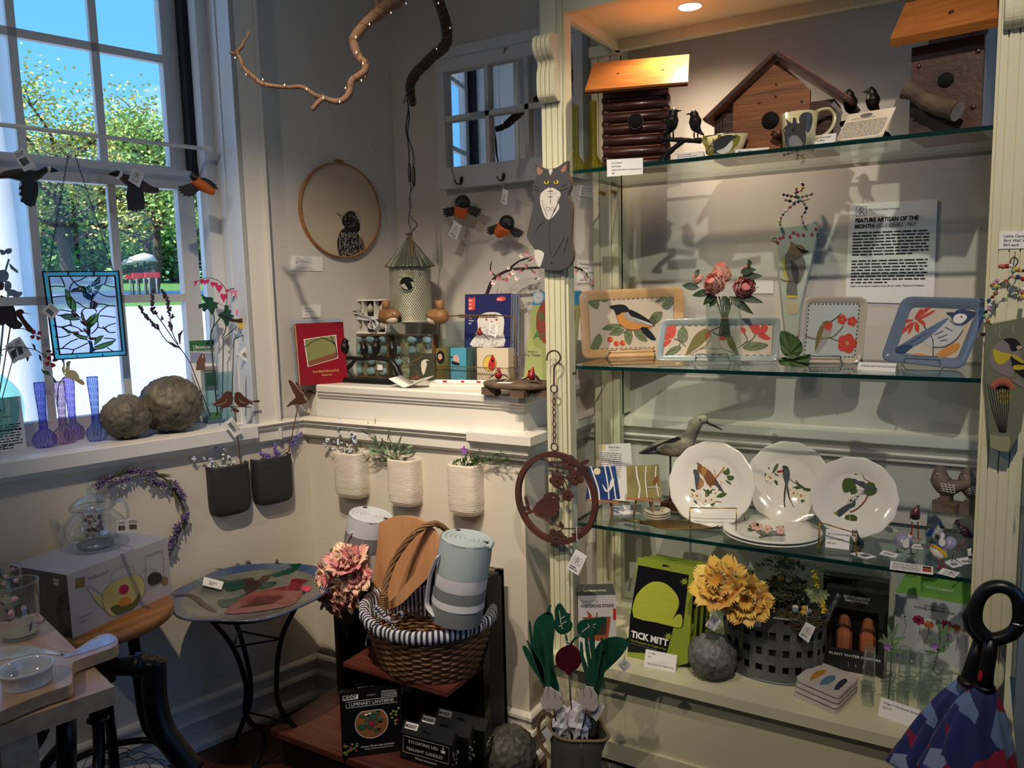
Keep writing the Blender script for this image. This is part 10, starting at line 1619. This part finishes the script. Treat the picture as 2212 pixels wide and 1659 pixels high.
def tumbler(lb,cx_,cyb,rpx_,ytop,clip=None):
 t=T('glass_tumbler',lb,'glass','flower printed glass tumblers');c=onz(cx_,cyb,ZTb);s_=mpp_(c);r_=rpx_*s_;fr=G.at(c.x,c.y,ZTb);h_=onY(cx_,ytop,c.y).z-ZTb;m=t('glass');m.lathe(fr,[(0,.002),(r_*.82,0),(r_*.86,.004),(r_,h_),(r_-.0015,h_),(r_*.84,.008),(0,.008)],CLEAR,40);rm=t('rim');rm.tb([fr.w(r_*cos(a),r_*sin(a),h_)for a in AR(20,40)],.0011,MT['glass rim'],6,closed=True);p=t('printed_flowers');b_=t('base_disc');b_.lathe(fr,[(0,.009),(r_*.7,.009)],MQ((214,200,160),.6),24)
 for i in range(16):
  a=U_(0,6.28);z_=h_*U_(.15,.8);rr=r_*(.86+.14*z_/h_)+.0006;P_=fr.w(rr*cos(a),rr*sin(a),z_);nn=V((cos(a),sin(a),0));p.leaf(P_,(U_(-1,1)*nn.y,-U_(-1,1)*nn.x,U_(.2,1)),nn,.022,.007,R.choice([MQ((120,140,96),.6),MT['print leaf teal'],MQ((70,84,110),.6)]),0,3)
  if i<6:p.ell(P_+V((0,0,.008)),(.006,.006,.006),R.choice([MQ((170,120,156),.6),MQ((222,178,178),.6)]),n=7,k=5)
 t.done()
tumbler('front glass tumbler printed with thistles on the pine table',44,1375,44,1262);tumbler('rear glass tumbler printed with leaves on the pine table',12,1305,36,1230)
BRD=wood('board maple',(208,170,132),(190,150,112),axis=0,sc=1.4,rough=.3,coat=.4,bump=.05);t=T('serving_board','maple serving board with a long handle on the pine table','serving board');zb2=ZTb+.004;zt3=ZTb+.026;hz=Fr((0,0,zt3),(1,0,0),(0,0,-1),(0,1,0));pts=[onz(a,b,zt3)for a,b in px('C','-160,1010 -60,1000 100,992 180,992 220,1008 300,1020 350,1040 400,1020 470,975 540,935 600,928 635,950 640,975 620,1000 540,1030 440,1065 395,1090 392,1130 395,1180 370,1210 250,1250 100,1310 -20,1360 -180,1420')];m=t('board');m.slab(hz,[(v.x,v.y)for v in sm(pts,3,True)],0,.022,BRD)
p=t('printed_inlay');INL=MQ((176,178,204),.15,coat=.8);hz3=Fr((0,0,zt3+.0004),(1,0,0),(0,0,-1),(0,1,0));p.paint(hz3,px('C','330,1040 400,1030 480,980 560,945 600,938 625,955 610,980 380,1055'),0,INL);p.paint(hz3,px('C','-100,1010 150,998 360,1048 200,1038 100,1060 -100,1080'),0,MQ((206,190,170),.2,c2=(180,168,156),coat=.6))
t.done()
t=T('ramekin','white fluted ramekin set into the serving board','bowl');zr_=ZTb+.058;c=onz(*px('C','142,1103')[0],zr_);s_=mpp_(c);r_=136*s_*.39728;fr=G.at(c.x,c.y,zt3+.0);H_=zr_-zt3;m=t('bowl');vs=[];n=96;RMK=MQ((206,210,216),.12,coat=.7);pr=[(.86,.0008,0),(.86,H_*.15,1),(.9,H_*.75,1),(.97,H_*.8,0),(1.0,H_*.92,0),(.98,H_,0),(.90,H_*.96,0),(.86,H_*.7,0),(.8,.006,0),(0.01,.004,0)]
for k,z_,fl in pr:
 for j in range(n):a=j*2*PI_/n;rr=r_*k*(1+(.012*cos(a*48)if fl else 0));vs.append(fr.w(rr*cos(a),rr*sin(a),z_))
m.add(vs,[(i*n+j,i*n+(j+1)%n,(i+1)*n+(j+1)%n,(i+1)*n+j)for i in range(len(pr)-1)for j in range(n)],RMK,True);t.done(True)
t=T('patterned_cushion','round cushion with a line drawn flower pattern at the bottom edge','cushion');c=onz(272,1700,.50);s_=mpp_(c);fr=G.at(c.x,c.y,0);CU=MQ((206,196,196),.9,bump=.3);m=t('cushion');rr=128*s_;m.lathe(fr,[(0,.505),(rr*.4,.503),(rr*.75,.492),(rr*.95,.47),(rr,.44),(rr*.97,.41),(0,.40)],CU,48);p=t('pattern')
def cushs(a,b):
 z_=.50
 for _ in range(8):P_=onz(a,b,z_);q=math.hypot(P_.x-c.x,P_.y-c.y)/rr;z_=.505-.013*(q/.75)**2 if q<.75 else(.492-.022*((q-.75)/.2)if q<.95 else.47)
 return onz(a,b,z_+.0012)
for s in('450,1659 480,1600 540,1570 600,1580','560,1590 620,1560 680,1550 720,1570','640,1659 650,1620 690,1600 740,1620 730,1659','700,1600 760,1570 820,1590','740,1620 800,1600 860,1620 900,1659','500,1640 540,1610 590,1620 600,1659','640,1590 680,1575 700,1590 670,1605','820,1640 860,1610 900,1625','580,1640 620,1620','760,1640 790,1620 820,1659'):p.tb([cushs(a,b)for a,b in[tuple(v)for v in sm([V(q)for q in px('C',s)],4)]],.0009,INK,4)
l=t('seat_base');l.lathe(fr,[(0,.40),(rr*.9,.40),(rr*.9,.37),(0,.37)],BLKM,32)
for a in(.8,2.4,3.9,5.5):g=t('leg');g.tb([fr.w(rr*.7*cos(a),rr*.7*sin(a),.38),fr.w(rr*.85*cos(a),rr*.85*sin(a),0)],.012,BLKM,8)
t.done()
t=T('umbrella','upside down folding umbrella with a blue and red print and black C handle','umbrella');yU=FY-.14;UH=MQ((18,19,23),.35);m=t('handle');k='N'
hq=QX(G,'N','1720,690 1660,640 1620,570 1620,470 1650,380 1710,320 1790,300 1870,320 1930,380 1950,470 1940,580 1890,650 1810,685 1750,695',yU-.02);m.tb(sm(hq,4),[.0135]*60,UH,12,closed=False);m.tb(QX(G,'N','1605,395 1570,520 1585,600 1650,680',yU-.0),[.006,.013,.014,.014],UH,10);m.ell(QX(G,'N','1935,585',yU-.03)[0],(.010,.004,.003),MQ((190,210,220),.2,metal=.6))
sh=t('grip');sh.tb(QX(G,'N','1735,690 1720,800 1695,950 1690,1040',yU-.02),[.013,.014,.015,.0155],UH,12);sh.tb(QX(G,'N','1655,690 1610,850 1575,960 1560,1010',yU+.01),[.012,.014,.015,.0155],UH,12);b=t('button',None,'red push button');b.pslab(G,sm(px('N','1645,935 1665,940 1672,960 1662,1000 1640,1005 1635,990'),2,True),yU-.038,.004,RED)
cr_=t('collar')
for s in('1560,1000 1555,1025','1690,1040 1688,1065'):cr_.tb(QX(G,'N',s,yU-.01 if s[0:4]=='1560' else yU-.02),.019,BLK,16)
um=MQ((70,90,160),.55)
def umbmat():
 m=bpy.data.materials.new('umbrella patchwork');m.use_nodes=True;N=m.node_tree.nodes;L=m.node_tree.links;b=N['Principled BSDF'];b.inputs['Roughness'].default_value=.45;b.inputs['Sheen Weight'].default_value=.2
 tc=N.new('ShaderNodeTexCoord');mp=N.new('ShaderNodeMapping');mp.inputs['Scale'].default_value=(1,.6,.75);vo=N.new('ShaderNodeTexVoronoi');vo.inputs['Scale'].default_value=26;r=N.new('ShaderNodeValToRGB');r.color_ramp.interpolation='CONSTANT';e=r.color_ramp.elements
 cs=[(0,(60,84,150)),(.2,(140,34,66)),(.36,(112,138,184)),(.5,(44,52,110)),(.62,(160,44,70)),(.76,(146,158,190)),(.88,(78,30,60))]
 e[0].color=lin(cs[0][1]);e[1].position=cs[1][0];e[1].color=lin(cs[1][1])
 for p_,c_ in cs[2:]:x=e.new(p_);x.color=lin(c_)
 L.new(tc.outputs['Object'],mp.inputs[0]);L.new(mp.outputs[0],vo.inputs['Vector']);L.new(vo.outputs['Color'],r.inputs[0]);L.new(r.outputs[0],b.inputs['Base Color']);return m
UM=umbmat()
for nm,top_,bot_,r0,r1,yy in(('canopy','1690,1060','1560,1760',.020,.085,yU-.02),('canopy','1555,1020','1250,1740',.018,.075,yU+.015)):
 c_=t(nm);A=P3(G,px('N',top_),yy)[0];B=P3(G,px('N',bot_),yy)[0];ax=(B-A).normalized();xx=V((1,0,0));xx=(xx-ax*xx.dot(ax)).normalized();yv_=ax.cross(xx);K=26;n=48;vs=[];L_=(B-A).length
 for i in range(K+1):
  u=i/K;r_=r0+(r1-r0)*(u**.75)
  for j in range(n):a=j*2*PI_/n;rr=r_*(1+.16*sin(a*8+u*3)*min(1,u*4));vs.append(A+ax*L_*u+xx*rr*cos(a)+yv_*rr*.55*sin(a))
 c_.add(vs,[(i*n+j,i*n+(j+1)%n,(i+1)*n+(j+1)%n,(i+1)*n+j)for i in range(K)for j in range(n)]+[tuple(range(K*n,K*n+n))],UM,True)
tp_=t('tip');A=QX(G,'N','1460,1760',yU)[0];tp_.tb([A,V((A.x-.02,A.y,.0))],[.03,.008],UM,12);t.done()
DKF=MQ((34,38,42),.5);t=T('dark_shelf_unit','dark shelf unit standing beyond the right post','shelf unit');m=t('side');xq=.24;m.box(G,.155,.60,2.02,2.06,0,.86,DKF);m.box(G,.165,.185,1.7,2.02,0,.86,DKF);m=t('shelf');m.box(G,.19,.60,1.7,2.02,.44,.47,MQ((74,60,52),.6));m=t('top');m.box(G,.16,.62,1.68,2.08,.86,.88,DKF);t.done()
t=T('window_frame_decor','pale blue painted wood frame behind the right post','frame');m=t('stile');BLP=MQ((132,150,166),.6,bump=.3);m.box(G,.115,.15,2.1,2.14,.0,1.25,BLP);m.box(G,.115,.7,2.1,2.14,1.22,1.25,BLP);t.done()
